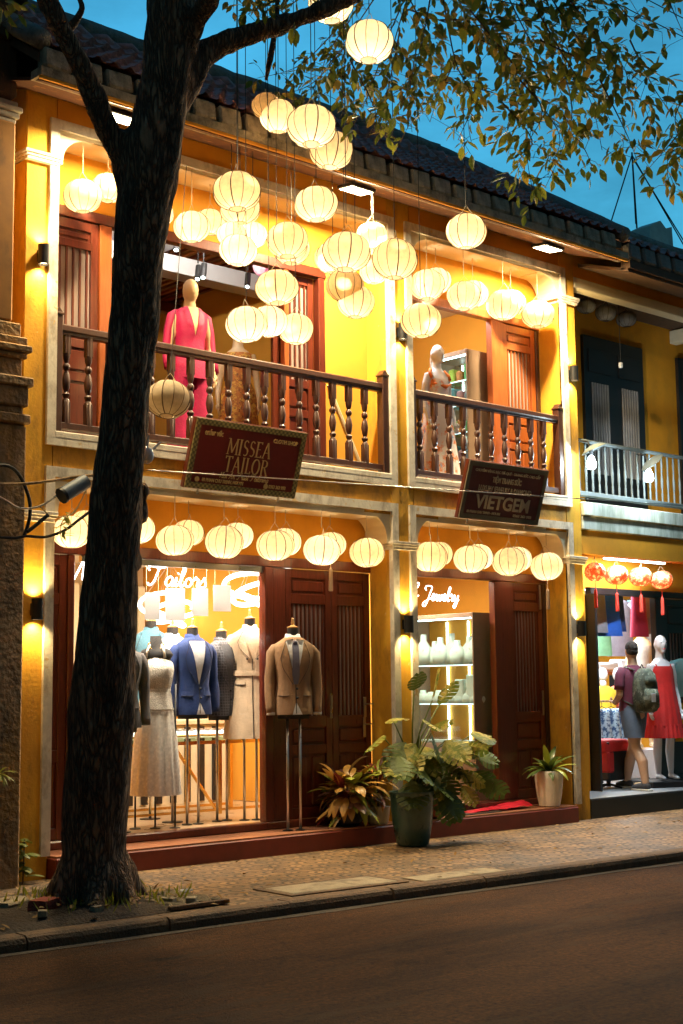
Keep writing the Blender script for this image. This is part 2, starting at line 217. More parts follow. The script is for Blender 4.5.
def glass(name, tint=(1,1,1), refl=1.0, rough=.02):
    m = bpy.data.materials.new(name); m.use_nodes = True; N = m.node_tree.nodes; L = m.node_tree.links
    N.remove(N['Principled BSDF']); o = N['Material Output']
    t = N.new('ShaderNodeBsdfTransparent'); t.inputs[0].default_value = (*tint, 1)
    g = N.new('ShaderNodeBsdfGlossy'); g.inputs['Roughness'].default_value = rough
    f = N.new('ShaderNodeFresnel'); gm_ = N.new('ShaderNodeNewGeometry'); ir = N.new('ShaderNodeMapRange'); ir.inputs[3].default_value = 1.45; ir.inputs[4].default_value = 1/1.45; L.new(gm_.outputs['Backfacing'], ir.inputs[0]); L.new(ir.outputs[0], f.inputs[0])
    k = N.new('ShaderNodeMath'); k.operation = 'MULTIPLY'; k.inputs[1].default_value = refl; L.new(f.outputs[0], k.inputs[0])
    ms = N.new('ShaderNodeMixShader'); L.new(k.outputs[0], ms.inputs[0]); L.new(t.outputs[0], ms.inputs[1]); L.new(g.outputs[0], ms.inputs[2]); L.new(ms.outputs[0], o.inputs[0])
    return m
def emit(name, col, s):
    m = bpy.data.materials.new(name); m.use_nodes = True; N = m.node_tree.nodes; L = m.node_tree.links
    b = N['Principled BSDF']; b.inputs['Base Color'].default_value = (.8,.8,.8,1); b.inputs['Emission Color'].default_value = (*col,1); b.inputs['Emission Strength'].default_value = s
    return m

OCH = (.76,.41,.03)
m_wall = mat('ochre_plaster', OCH, .85, var=.16, scale=3, bump=.12, bscale=35, stain=[((.45,.17,.025), 2.2, .44, .66, (1,1,.35)), ((.11,.06,.02), 4, .52, .66, (1,1,.3)), ((.80,.62,.35), 14, .66, .70, (1,1,1)), ((.12,.07,.03), 30, .66, .72, (1,1,1))], smix=.5)
m_walldirty = mat('stained_ochre_plaster', (.70,.34,.035), .9, var=.2, scale=3, bump=.2, bscale=30, stain=[((.22,.11,.03), 3, .45, .62, (1,1,.5)), ((.06,.04,.02), 7, .58, .72, (1,1,.3))], smix=.65)
m_wallin = mat('inner_ochre_wall', (.74,.34,.035), .8, var=.08, scale=2)
m_orange = mat('deep_orange_plaster', (.76,.34,.025), .85, var=.12, scale=3, bump=.08)
m_white = mat('old_white_moulding', (.72,.66,.56), .8, var=.15, scale=10, bump=.1, stain=[((.26,.20,.14), 6, .48, .66, (1,1,.5)), ((.60,.36,.08), 11, .60, .66, (1,1,1))], smix=.7)
m_cream = mat('cream_soffit_paint', (.80,.68,.46), .8, var=.08)
m_neigh = mat('neighbour_yellow_plaster', (.80,.34,.015), .85, var=.15, scale=3, bump=.1, stain=[((.3,.2,.05), 3, .55, .8, (1,1,.3))], smix=.5)
m_stone = mat('weathered_grey_plaster', (.33,.21,.115), .92, var=.4, scale=5, bump=.5, bscale=25, stain=[((.33,.18,.05), 2, .45, .6, (1,1,.4)), ((.03,.025,.02), 6, .5, .68, (1,1,.3))], smix=.9)
m_slab = mat('grimy_white_slab', (.62,.66,.58), .85, var=.15, scale=6, stain=[((.22,.27,.17), 9, .45, .65, (1,1,.15))], smix=.7)
m_wood = mat('red_brown_varnished_wood', (.115,.021,.009), .32, var=.35, scale=9, sscale=(6,6,.6), coat=.35, bump=.03, bscale=30)
m_woodo = mat('lit_orange_brown_wood', (.34,.085,.02), .35, var=.3, scale=9, sscale=(6,6,.6), coat=.3)  # lit copy of the wood: stronger upstairs light put into the colour
m_woodd = mat('dark_turned_wood', (.060,.019,.009), .45, var=.35, scale=14, sscale=(3,3,.6), coat=.3)
m_black = mat('black_painted_wood', (.014,.012,.012), .45, var=.3, scale=8)
m_tile = mat('old_purple_brown_tile', (.42,.19,.19), .75, var=.5, scale=7, bump=.3, bscale=50, stain=[((.42,.28,.30), 9, .55, .7, (1,1,1)), ((.03,.025,.03), 3, .5, .7, (1,1,1))], smix=.7)
m_eave = mat('mossy_lime_mortar', (.36,.30,.22), .9, var=.4, scale=8, bump=.4, stain=[((.06,.05,.035), 5, .45, .65, (1,1,.5))], smix=.85)
m_ridge = mat('dark_grey_ridge_mortar', (.22,.21,.20), .9, var=.35, scale=6, bump=.4, stain=[((.04,.045,.05), 4, .5, .7, (1,1,1))])
m_fascia = mat('old_dark_fascia', (.10,.055,.03), .85, var=.4, scale=7)
m_plat = mat('red_painted_step', (.22,.035,.02), .5, var=.25, scale=5, coat=.1)
m_plattop = mat('terracotta_step_top', (.40,.16,.08), .38, var=.25, scale=4, coat=.15)
m_inwall = mat('tan_interior_paint', (.60,.43,.24), .8, var=.06)
m_floor = mat('tan_tile_floor', (.55,.38,.22), .3, var=.12, scale=3)
m_grey = mat('grey_floor', (.28,.29,.31), .4, var=.15)
m_bark = mat('rough_bark', (.24,.135,.08), .92, var=.5, scale=9, sscale=(1,1,.35), bump=1., bscale=22, stain=[((.30,.25,.19), 16, .56, .66, (1,1,.35)), ((.02,.014,.01), 7, .5, .66, (1,1,.3))], smix=.75)
def fissures(N, L, tc, b, src):
    mp = N.new('ShaderNodeMapping'); mp.inputs['Scale'].default_value = (1,1,.16); L.new(tc.outputs['Object'], mp.inputs[0])
    nz = N.new('ShaderNodeTexNoise'); nz.inputs['Scale'].default_value = 9; nz.inputs['Detail'].default_value = 4; L.new(mp.outputs[0], nz.inputs['Vector'])
    sc_ = N.new('ShaderNodeVectorMath'); sc_.operation = 'SCALE'; sc_.inputs['Scale'].default_value = .22; L.new(nz.outputs['Color'], sc_.inputs[0])
    ad = N.new('ShaderNodeVectorMath'); ad.operation = 'ADD'; L.new(mp.outputs[0], ad.inputs[0]); L.new(sc_.outputs[0], ad.inputs[1])
    v = N.new('ShaderNodeTexVoronoi'); v.feature = 'DISTANCE_TO_EDGE'; v.inputs['Scale'].default_value = 26; L.new(ad.outputs[0], v.inputs['Vector'])
    r = N.new('ShaderNodeMapRange'); r.inputs[1].default_value = .0; r.inputs[2].default_value = .28; r.inputs[3].default_value = .35; r.inputs[4].default_value = 1.5; L.new(v.outputs['Distance'], r.inputs[0])
    s = N.new('ShaderNodeVectorMath'); s.operation = 'SCALE'; L.new(src, s.inputs[0]); L.new(r.outputs[0], s.inputs['Scale']); L.new(s.outputs[0], b.inputs['Base Color'])
    old = b.inputs['Normal'].links[0].from_socket
    bp = N.new('ShaderNodeBump'); bp.inputs['Strength'].default_value = 1; bp.inputs['Distance'].default_value = .02; L.new(r.outputs[0], bp.inputs['Height']); L.new(old, bp.inputs['Normal']); L.new(bp.outputs[0], b.inputs['Normal'])
pattern(m_bark, fissures)
m_bark2 = mat('branch_bark', (.12,.07,.04), .9, var=.45, scale=14, bump=.7, bscale=40)
m_pole = mat('brushed_steel_pole', (.55,.54,.52), .3, 1., var=.05)
m_dark = mat('dark_metal', (.03,.03,.032), .4, .6, var=.1)
m_formblk = mat('black_jersey_form', (.015,.015,.018), .8, var=.1)
m_finial = mat('pale_wood_finial', (.62,.36,.14), .35, var=.15, scale=20)
m_brass = mat('polished_brass', (.85,.55,.16), .25, 1., var=.05)
m_mangold = mat('cream_mannequin', (.72,.52,.30), .35, var=.04)
m_manwhite = mat('white_gloss_mannequin', (.80,.80,.82), .3, var=.02, coat=.3)
m_paper = mat('white_card', (.82,.82,.85), .7, var=.03, transl=.3)
m_rope = mat('black_cord', (.02,.018,.018), .7, var=0)
m_ropel = mat('pale_cord', (.45,.36,.22), .7, var=0)
m_glass = glass('shop_glass', refl=1.0)
m_glassd = glass('cabinet_glass', tint=(.9,.98,.98), refl=.8)
m_frame = mat('lantern_bamboo_rib', (.10,.05,.02), .6, var=0)
m_silk = None
def silk(name, col, tr=.62, em=None, es=0.):
    m = bpy.data.materials.new(name); m.use_nodes = True; N = m.node_tree.nodes; L = m.node_tree.links
    b = N['Principled BSDF']; o = N['Material Output']; b.inputs['Roughness'].default_value = .75; b.inputs['Specular IOR Level'].default_value = .2
    tc = N.new('ShaderNodeTexCoord'); w = N.new('ShaderNodeTexNoise'); w.inputs['Scale'].default_value = 26; w.inputs['Detail'].default_value = 4
    L.new(tc.outputs['Object'], w.inputs['Vector']); r = N.new('ShaderNodeMapRange'); r.inputs[1].default_value=.3; r.inputs[2].default_value=.7; r.inputs[3].default_value = .86; r.inputs[4].default_value = 1.1; L.new(w.outputs['Fac'], r.inputs[0])
    s = N.new('ShaderNodeVectorMath'); s.operation = 'SCALE'; s.inputs[0].default_value = col; L.new(r.outputs[0], s.inputs['Scale'])
    t = N.new('ShaderNodeBsdfTranslucent'); L.new(s.outputs[0], t.inputs[0]); L.new(s.outputs[0], b.inputs['Base Color'])
    if em: b.inputs['Emission Color'].default_value = (*em,1); b.inputs['Emission Strength'].default_value = es
    ms = N.new('ShaderNodeMixShader'); ms.inputs[0].default_value = tr; L.new(b.outputs[0], ms.inputs[1]); L.new(t.outputs[0], ms.inputs[2]); L.new(ms.outputs[0], o.inputs[0])
    return m
m_silk = silk('glowing_cream_silk', (.93,.75,.48), .6)
m_silkoff = silk('unlit_beige_silk', (.62,.50,.34), .35)
m_silkgrey = silk('grey_silk', (.33,.32,.31), .3)

# asphalt
m_road = mat('worn_asphalt', (.115,.048,.014), .86, var=.8, scale=34, bump=.9, bscale=90, stain=[((.24,.15,.08), 70, .62, .68, (1,1,1)), ((.028,.014,.006), .8, .44, .64, (.5,2.2,1)), ((.10,.055,.025), 1.9, .55, .62, (.4,1.5,1)), ((.012,.009,.006), 4.5, .62, .72, (.5,1,1))], smix=.75, spec=.2)
def cracks(N, L, tc, b, src):
    v = N.new('ShaderNodeTexVoronoi'); v.feature = 'DISTANCE_TO_EDGE'; v.inputs['Scale'].default_value = .45
    nz = N.new('ShaderNodeTexNoise'); nz.inputs['Scale'].default_value = 2.5; nz.inputs['Detail'].default_value = 6
    ad = N.new('ShaderNodeVectorMath'); ad.operation = 'ADD'; sc_ = N.new('ShaderNodeVectorMath'); sc_.operation = 'SCALE'; sc_.inputs['Scale'].default_value = .6
    L.new(tc.outputs['Object'], nz.inputs['Vector']); L.new(nz.outputs['Color'], sc_.inputs[0]); L.new(tc.outputs['Object'], ad.inputs[0]); L.new(sc_.outputs[0], ad.inputs[1]); L.new(ad.outputs[0], v.inputs['Vector'])
    r = N.new('ShaderNodeMapRange'); r.inputs[1].default_value = .002; r.inputs[2].default_value = .012; r.inputs[3].default_value = .8; r.inputs[4].default_value = 1; L.new(v.outputs['Distance'], r.inputs[0])
    s = N.new('ShaderNodeVectorMath'); s.operation = 'SCALE'; L.new(src, s.inputs[0]); L.new(r.outputs[0], s.inputs['Scale']); L.new(s.outputs[0], b.inputs['Base Color'])
pattern(m_road, cracks)
m_kerb = mat('dark_stone_kerb', (.15,.085,.042), .8, var=.35, scale=7, bump=.4, stain=[((.04,.03,.02), 4, .5, .7, (1,1,1))])
m_pave = mat('scallop_paving', (.33,.185,.072), .6, var=.4, scale=2.2, bump=.35, bscale=60, stain=[((.07,.045,.02), 1.6, .44, .66, (1,1,1)), ((.05,.035,.018), 7, .56, .68, (1,1,1))], smix=.75)
def scallop(N, L, tc, b, src):
    def vm(op, a, bb=None, sc=None):
        n = N.new('ShaderNodeVectorMath'); n.operation = op; L.new(a, n.inputs[0])
        if bb is not None:
            if isinstance(bb, tuple): n.inputs[1].default_value = bb
            else: L.new(bb, n.inputs[1])
        if sc is not None: n.inputs['Scale'].default_value = sc
        return n
    def ma(op, a, c=None, c2=None):
        n = N.new('ShaderNodeMath'); n.operation = op; L.new(a, n.inputs[0])
        if c is not None:
            if isinstance(c, float): n.inputs[1].default_value = c
            else: L.new(c, n.inputs[1])
        return n
    T = .30
    s1 = vm('MULTIPLY', tc.outputs['Object'], (1/T, 1/T, 0.0))
    fr = vm('FRACTION', s1.outputs[0])
    d1 = vm('SUBTRACT', fr.outputs[0], (.5, 0, 0)); l1 = vm('LENGTH', d1.outputs[0])
    d2 = vm('SUBTRACT', fr.outputs[0], (.0, .5, 0)); l2 = vm('LENGTH', d2.outputs[0])
    d3 = vm('SUBTRACT', fr.outputs[0], (1., .5, 0)); l3 = vm('LENGTH', d3.outputs[0])
    def ring(l):
        k = ma('MULTIPLY', l.outputs['Value'], 34.0); s_ = ma('SINE', k.outputs[0]); return s_
    # choose nearest centre
    mn = ma('MINIMUM', l1.outputs['Value'], l2.outputs['Value']); mn2 = ma('MINIMUM', mn.outputs[0], l3.outputs['Value'])
    k = ma('MULTIPLY', mn2.outputs[0], 27.0); sn = ma('SINE', k.outputs[0])
    r = N.new('ShaderNodeMapRange'); r.inputs[1].default_value = -1; r.inputs[2].default_value = .1; r.inputs[3].default_value = .22; r.inputs[4].default_value = 1; L.new(sn.outputs[0], r.inputs[0])
    # tile joints
    br = N.new('ShaderNodeTexBrick'); br.offset = 0; br.inputs['Scale'].default_value = 1; br.inputs['Mortar Size'].default_value = .006
    br.inputs['Brick Width'].default_value = T; br.inputs['Row Height'].default_value = T
    br.inputs['Color1'].default_value = (1,1,1,1); br.inputs['Color2'].default_value = (.72,.72,.72,1); br.inputs['Mortar'].default_value = (.35,.35,.35,1)
    L.new(tc.outputs['Object'], br.inputs['Vector'])
    s = N.new('ShaderNodeVectorMath'); s.operation = 'SCALE'; L.new(src, s.inputs[0]); L.new(r.outputs[0], s.inputs['Scale'])
    m2 = vm('MULTIPLY', s.outputs[0], br.outputs['Color']); L.new(m2.outputs[0], b.inputs['Base Color'])
    old = b.inputs['Normal'].links[0].from_socket
    bp = N.new('ShaderNodeBump'); bp.inputs['Strength'].default_value = .8; bp.inputs['Distance'].default_value = .006; L.new(r.outputs[0], bp.inputs['Height']); L.new(old, bp.inputs['Normal']); L.new(bp.outputs[0], b.inputs['Normal'])
pattern(m_pave, scallop)

def point_light(name, loc, col, power, size=.04, parent=None):
    l = bpy.data.lights.new(name, 'POINT'); l.color = col; l.energy = power; l.shadow_soft_size = size
    o = bpy.data.objects.new(name, l); COL.objects.link(o); o.location = loc
    if parent: o.parent = parent
    return o
def area_light(name, loc, col, power, sx, sy, rot=(0,0,0), parent=None, spread=None):
    l = bpy.data.lights.new(name, 'AREA'); l.shape = 'RECTANGLE'; l.size = sx; l.size_y = sy; l.color = col; l.energy = power
    if spread: l.spread = spread
    o = bpy.data.objects.new(name, l); COL.objects.link(o); o.location = loc; o.rotation_euler = rot
    if parent: o.parent = parent
    return o
def spot_light(name, loc, col, power, rot, ang, blend=.6, size=.03, parent=None):
    l = bpy.data.lights.new(name, 'SPOT'); l.color = col; l.energy = power; l.spot_size = ang; l.spot_blend = blend; l.shadow_soft_size = size
    o = bpy.data.objects.new(name, l); COL.objects.link(o); o.location = loc; o.rotation_euler = rot
    if parent: o.parent = parent
    return o
WARM = (1,.66,.30); WARM2 = (1,.74,.42); NEUT = (1,.88,.70); COOL = (.74,.92,1)
# ------------------------------------------------------------------ setting
def yk(x): return -2.40 - .045*x
mb = MB(); mb.add([(-300,-300,.035),(400,-300,.035),(400,500,.035),(-300,500,.035)], [(0,1,2,3)])
mb.build('road', m_road, kind='structure')
mb = MB(); xa, xb = -45, 70
mb.prism([(xa, yk(xa)+.15), (xb, yk(xb)+.15), (xb, 14), (xa, 14)], -.05, .12, 'z'); mb.build('pavement', m_pave, kind='structure')
mb = MB(); x = -12.
while x < 24:
    L_ = .95+rnd.random()*.2; j = (rnd.random()-.5)*.015
    prof = [(0,0),(0,.085),(.012,.112),(.035,.126),(.155,.126),(.155,0)]
    n = 6; a = []; 
    for xx in (x+.006, x+L_-.006):
        for py, pz in prof: a.append((xx, yk(xx)+py+j, pz+(rnd.random()-.5)*.004 if pz else -.02))
    fs = [(i, (i+1) % n, (i+1) % n+n, i+n) for i in range(n)] + [tuple(range(n)), tuple(range(2*n-1, n-1, -1))]
    mb.add(a, fs); x += L_
mb.build('kerb', m_kerb, kind='structure')
# dusty gutter strip
m_gut = mat('gutter_dirt', (.07,.052,.035), .9, var=.5, scale=20, bump=.5)
mb = MB(); pts = []
for i in range(60):
    xx = -12+i*.6; pts.append((xx, yk(xx)-.10-.05*noise.noise((xx*1.3,0,0))))
mb.add([(p[0], yk(p[0])+.02, .040) for p in pts]+[(p[0], p[1], .040) for p in pts], [(i, i+1, i+61, i+60) for i in range(59)])
mb.build('gutter_dirt', m_gut, kind='structure')
m_soil = mat('tree_pit_soil', (.055,.036,.022), .95, var=.5, scale=12, bump=1, bscale=40)
mb = MB(); nx, ny = 24, 22
vs = []
for j in range(ny):
    for i in range(nx):
        xx = -1.95+i*1.78/(nx-1); yy = -2.16+j*1.5/(ny-1)
        d = math.hypot(xx+.83, yy+1.5); e = min(i, nx-1-i, j, ny-1-j)
        vs.append((xx, yy, .124 + (0 if e == 0 else .012+.05*max(0, 1-d/.9)+.02*noise.noise((xx*5, yy*5, 1)))))
mb.add(vs, [(j*nx+i, j*nx+i+1, (j+1)*nx+i+1, (j+1)*nx+i) for j in range(ny-1) for i in range(nx-1)])
mb.build('tree_pit_soil', m_soil, smooth=True, kind='structure')

# manhole cover slab
t = thing('manhole_cover', 'flat pale concrete cover slab set in the paving beside the kerb', 'manhole cover', (.95,-1.99,.12))
m_conc = mat('pale_concrete', (.36,.29,.19), .8, var=.25, scale=8, bump=.3, stain=[((.12,.09,.06), 5, .5, .7, (1,1,1))])
mb = MB(); mb.bbox(-.50,.50,-.185,.185,.002,.014); mb.build('slab', m_conc, t)
mb = MB()
for a, b, c, d in ((-.56,.56,-.245,-.19),(-.56,.56,.19,.245),(-.56,-.505,-.19,.19),(.505,.56,-.19,.19)): mb.box(a,b,c,d,.001,.010)
mb.build('frame', m_kerb, t)
t.rotation_euler.z = -.06
# second lighter band right of it
mb = MB(); mb.bbox(-.45,.45,-.13,.13,0,.008); o = mb.build('paving_slab', m_conc, loc=(2.05,-2.23,.122), label='worn pale plain slab lying in the paving right of the cover', cat='paving slab'); o.rotation_euler.z = -.045

# ------------------------------------------------------------------ main shop house
H = thing('shop_house', 'two storey ochre yellow shop house with dark wooden balconies and lit tailor window', 'house', (3,0,.12))
def HB(mb, name, m, parent=H, smooth=False): return mb.build(name, m, parent, smooth, w=True)
WT = .34                       # depth of the reveals
# pilasters (full height)
for x0, x1, nm in ((-.63,-.335,'a'), (3.555,3.885,'b'), (6.335,6.61,'c')):
    HB(MB().bbox(x0,x1,0,WT-.004,.10,6.75,.012), 'pilaster', m_wall)
# spandrels between storeys and over the upper arches
for x0, x1 in ((-.333,3.553),(3.887,6.333)):
    HB(MB().box(x0,x1,.004,WT-.006,3.345,3.70), 'spandrel', m_walldirty)
    HB(MB().box(x0,x1,.004,WT-.006,6.375,6.74), 'upper_wall', m_orange)
    # ledge under the balcony + soffits
    HB(MB().box(x0,x1,.002,WT+.2,3.312,3.343), 'soffit', m_cream)
    HB(MB().box(x0,x1,.002,WT+.3,6.345,6.373), 'soffit', m_cream)
    HB(MB().bbox(x0,x1,-.03,WT+.02,3.703,3.76), 'sill', m_white)
# moulded frames with a curved ear in each upper corner
def opening_frame(x0, x1, z0, z1, zc, bottom):
    w = .085; y0, y1 = -.028, .03
    mb = MB()
    mb.box(x0, x0+w, y0, y1, z0+(w if bottom else 0), z1-w); mb.box(x1-w, x1, y0, y1, z0+(w if bottom else 0), z1-w)
    mb.box(x0, x1, y0, y1, z1-w, z1)
    if bottom: mb.box(x0, x1, y0, y1, z0, z0+w)
    HB(mb, 'opening_frame', m_white)
    # ears
    r = .30
    for s, xe in ((1, x0+w), (-1, x1-w)):
        top = z1-w; pts = [(xe, top), (xe, zc+.02)]
        pts += [(xe+s*.05, zc+.02), (xe+s*.05, zc+.06)]
        zz = zc+.06; R2 = top-.036-zz; RX = r-.05
        for k in range(9):
            a = PI - k*(PI/2)/8
            pts.append((xe+s*(.05+RX*(1+math.cos(a))), zz+R2*math.sin(a)))
        pts.append((xe+s*(r+.04), top-.036)); pts.append((xe+s*(r+.04), top))
        HB(MB().prism(pts, .005, .30, 'y'), 'arch_ear', m_cream)
    mb = MB(); mb.box(x0+w+.36, x1-w-.36, .003, .018, z1-w-.03, z1-w-.002); HB(mb, 'inner_bead', m_cream)
opening_frame(-.41, 3.635, .3, 3.46, 3.03, False)
opening_frame(-.41, 3.635, 3.64, 6.46, 6.06, True)
opening_frame(3.80, 6.42, .3, 3.46, 3.03, False)
opening_frame(3.80, 6.42, 3.64, 6.46, 6.06, True)
# capitals
for x0, x1 in ((-.63,-.335),(3.555,3.885),(6.335,6.61)):
    for zc in (3.0, 6.05):
        mb = MB()
        mb.bbox(x0-.03,x1+.03,-.055,WT-.05,zc+.045,zc+.075,.004); mb.bbox(x0-.02,x1+.02,-.045,WT-.052,zc+.02,zc+.045,.004); mb.bbox(x0-.008,x1+.008,-.036,WT-.054,zc-.01,zc+.02,.004)
        HB(mb, 'capital', m_white)
# floor between storeys, step, interior rooms
HB(MB().box(-.62,6.6,WT+.01,7.9,3.345,3.70), 'upper_floor', m_woodd)
HB(MB().bbox(-.33,6.24,-.13,.40,.10,.285,.01), 'step', m_plat)
HB(MB().box(-.32,6.23,-.12,.40,.286,.300), 'step_tread', m_plattop)
HB(MB().bbox(-.33,6.33,.30,.42,.300,.372,.01), 'threshold', m_wood)
HB(MB().box(-.33,6.4,.42,7.9,.30,.365), 'interior_floor', m_floor)
# side + back walls
HB(MB().box(-.63,-.40,WT,8,.1,6.9), 'side_wall', m_wallin)
HB(MB().box(6.42,6.61,WT,8,.1,6.9), 'side_wall', m_wallin)
HB(MB().box(3.68,3.80,.45,8,.37,3.34), 'dividing_wall', m_wallin)
HB(MB().box(3.68,3.80,.45,8,3.71,6.9), 'dividing_wall', m_wallin)
HB(MB().box(-.62,6.6,7.9,8.0,.1,6.9), 'back_wall', m_wallin)
m_ceil = mat('white_ceiling', (.78,.76,.72), .8, var=.05)
HB(MB().box(-.39,3.67,.42,7.89,3.14,3.20), 'ceiling', m_ceil)
HB(MB().box(3.81,6.41,.42,7.89,3.14,3.20), 'ceiling', m_ceil)
# transom walls on the door plane
for x0, x1 in ((-.40,3.68),(3.80,6.42)):
    HB(MB().box(x0,x1,WT,WT+.10,2.875,3.33), 'transom_wall', m_orange)
    HB(MB().bbox(x0,x1,WT-.03,WT+.07,2.775,2.873), 'lintel', m_wood)
    HB(MB().box(x0,x1,WT,WT+.10,5.86,6.90), 'transom_wall', m_orange)
# bay 1 upstairs timber header + yellow infill right of the doors
HB(MB().bbox(-.39,3.0,WT-.02,WT+.08,5.76,5.858), 'lintel', m_wood)
HB(MB().box(2.985,3.68,WT,WT+.10,3.71,5.858), 'infill_wall', m_wallin)
HB(MB().bbox(3.81,6.41,WT-.02,WT+.08,5.76,5.858), 'lintel', m_woodo)
# white handrail of the inner stair seen through the balusters on the yellow wall
HB(MB().tube([(3.02,WT-.012,4.66),(3.5,WT-.012,3.80)], .018, 6), 'wall_rail', m_cream)
# upper rooms: ceiling with timber rafters
m_ceilg = mat('pale_upper_ceiling', (.62,.62,.64), .8, var=.05)
HB(MB().box(-.39,2.2,.46,3.6,6.30,6.34), 'ceiling', m_ceilg)
HB(MB().bbox(-.39,3.67,1.9,2.15,6.05,6.24), 'ceiling_beam', m_ceilg)
mb = MB(); mb.box(-.39,3.67,3.601,7.8,6.50,6.54); mb.box(2.21,3.67,.46,3.6,6.5,6.54); HB(mb, 'ceiling', m_orange)
for k in range(13):
    x0 = 2.24+k*.11
    HB(MB().box(x0,x0+.05,.46,5.5,6.36,6.498), 'rafter', m_woodo if k % 2 else m_wood)
for yy in (1.2, 2.5, 3.8): HB(MB().bbox(2.21,3.67,yy,yy+.10,6.22,6.35), 'purlin', m_wood)
HB(MB().box(-.39,3.67,5.6,5.7,3.71,6.5), 'inner_wall', m_ceil)
HB(MB().box(3.81,6.41,.46,4.2,6.26,6.30), 'ceiling', m_cream)
HB(MB().box(3.81,6.41,4.2,4.3,3.71,6.3), 'inner_wall', m_cream)
HB(MB().box(3.81,6.41,4.2,4.3,.37,3.14), 'inner_wall', m_wallin)
HB(MB().box(-.39,3.67,4.6,4.7,.37,3.14), 'inner_wall', m_inwall)
for k in range(11):    # pleated cream wall panels at the back of the tailor shop
    HB(MB().bbox(2.2+k*.135,2.2+k*.135+.10,4.50,4.59,.37,2.9,.02), 'wall_panel', m_cream)

# ---------------- doors
def bars(mb, x0, x1, y0, y1, z0, z1, n, w=.018):
    for k in range(n):
        xc = x0+(k+.5)*(x1-x0)/n; mb.box(xc-w, xc+w, y0, y1, z0, z1)
def frame_rect(mb, x0, x1, z0, z1, y0, y1, w):
    mb.box(x0,x0+w,y0,y1,z0,z1); mb.box(x1-w,x1,y0,y1,z0,z1); mb.box(x0+w,x1-w,y0,y1,z0,z0+w); mb.box(x0+w,x1-w,y0,y1,z1-w,z1)
m_backglass = mat('reflection_toned_pane', (.33,.26,.24), .12, var=.35, scale=3, sscale=(4,4,.6), coat=.6)  # opaque pane; the reflection in the glass is put into its colour
def door_leaf(x0, x1, z0, z1, wood, rails, kinds, parent=H, y=WT, name='door', mid=False, nb=7):
    """rails: list of rail z intervals between openings; kinds per opening: 'p' panel, 'g' glazed with bars, '2' two narrow panels"""
    P = wloc(parent); st = .075
    mb = MB(); zs = [z0]+[a for r in rails for a in r]+[z1]
    mb.bbox(x0,x0+st,y,y+.045,z0,z1,.004); mb.bbox(x1-st,x1,y,y+.045,z0,z1,.004)
    segs = [(z0,z0+.10)]+list(rails)+[(z1-.09,z1)]
    for a, b in segs: mb.bbox(x0+st,x1-st,y+.002,y+.043,a,b,.004)
    d = mb.build(name, wood, parent, w=True)
    for k, kd in enumerate(kinds):
        a = segs[k][1]; b = segs[k+1][0]; xa_, xb_ = x0+st, x1-st
        if kd == 'p': MB().bbox(xa_+.02,xb_-.02,y+.006,y+.03,a+.02,b-.02,.012).build('panel', wood, d, w=True); MB().box(xa_,xb_,y+.022,y+.026,a,b).build('panel_field', wood, d, w=True)
        elif kd == '2':
            xm = (xa_+xb_)/2
            MB().bbox(xa_+.015,xm-.035,y+.006,y+.03,a+.02,b-.02,.012).build('panel', wood, d, w=True)
            MB().bbox(xm+.035,xb_-.015,y+.006,y+.03,a+.02,b-.02,.012).build('panel', wood, d, w=True)
            MB().box(xa_,xb_,y+.022,y+.026,a,b).build('panel_field', wood, d, w=True)
        else:
            MB().box(xa_,xb_,y+.03,y+.034,a,b).build('pane', m_backglass, d, w=True)
            mb = MB(); bars(mb, xa_, xb_, y+.012, y+.028, a, b, nb, .0085); mb.build('bar', wood, d, w=True)
    return d
def handle(d, x, z, y=WT):
    mb = MB(); mb.bbox(x-.018,x+.018,y-.012,y-.001,z-.10,z+.10,.003); mb.tube([(x,y-.012,z+.03),(x,y-.05,z+.03),(x+.07,y-.05,z+.03)], .008, 6)
    mb.build('handle', m_pole, d, w=True)
m_hdl = m_pole
# street floor, tailor bay
HB(MB().bbox(-.33,-.20,WT-.02,WT+.06,.372,2.773), 'door_post', m_wood)
d = door_leaf(-.195,.02,.374,2.77,m_wood,[(1.02,1.12),(2.34,2.44)],['p','g','p'],nb=3)
HB(MB().bbox(.024,.085,WT-.02,WT+.06,.372,2.773), 'door_post', m_wood)
HB(MB().bbox(2.17,2.27,WT-.03,WT+.07,.372,2.773), 'door_post', m_wood)
HB(MB().bbox(2.28,2.44,WT-.01,WT+.07,.372,2.773), 'door_post', m_wood)
d = door_leaf(2.445,3.035,.374,2.77,m_wood,[(.98,1.07),(1.24,1.345),(2.43,2.53)],['2','p','g','p'],nb=8); 
MB().tube([(3.0,WT-.03,1.32),(3.0,WT-.03,1.56)], .012, 8).build('handle', m_hdl, d, w=True)
d = door_leaf(3.045,3.56,.374,2.77,m_wood,[(.98,1.07),(1.24,1.345),(2.43,2.53)],['2','p','g','p'],nb=7); handle(d, 3.47, 1.42); handle(d, 3.46, 1.22)
# street floor, jewellery bay
HB(MB().bbox(5.44,5.70,WT-.02,WT+.07,.372,2.773), 'door_post', m_wood)
d = door_leaf(5.705,6.27,.374,2.77,m_wood,[(.92,1.02),(1.22,1.33),(2.45,2.55)],['2','p','g','p'],nb=8)
for zz in (1.42, 2.62):
    mb = MB(); mb.bbox(6.215,6.235,WT-.02,WT-.001,zz-.14,zz+.14,.003); mb.build('door_bolt', m_pole, d, w=True)
HB(MB().bbox(6.275,6.335,WT-.015,WT+.06,.372,2.773), 'door_post', m_woodd)
HB(MB().box(3.885,3.93,WT,WT+.06,.372,2.773), 'door_post', m_wallin)
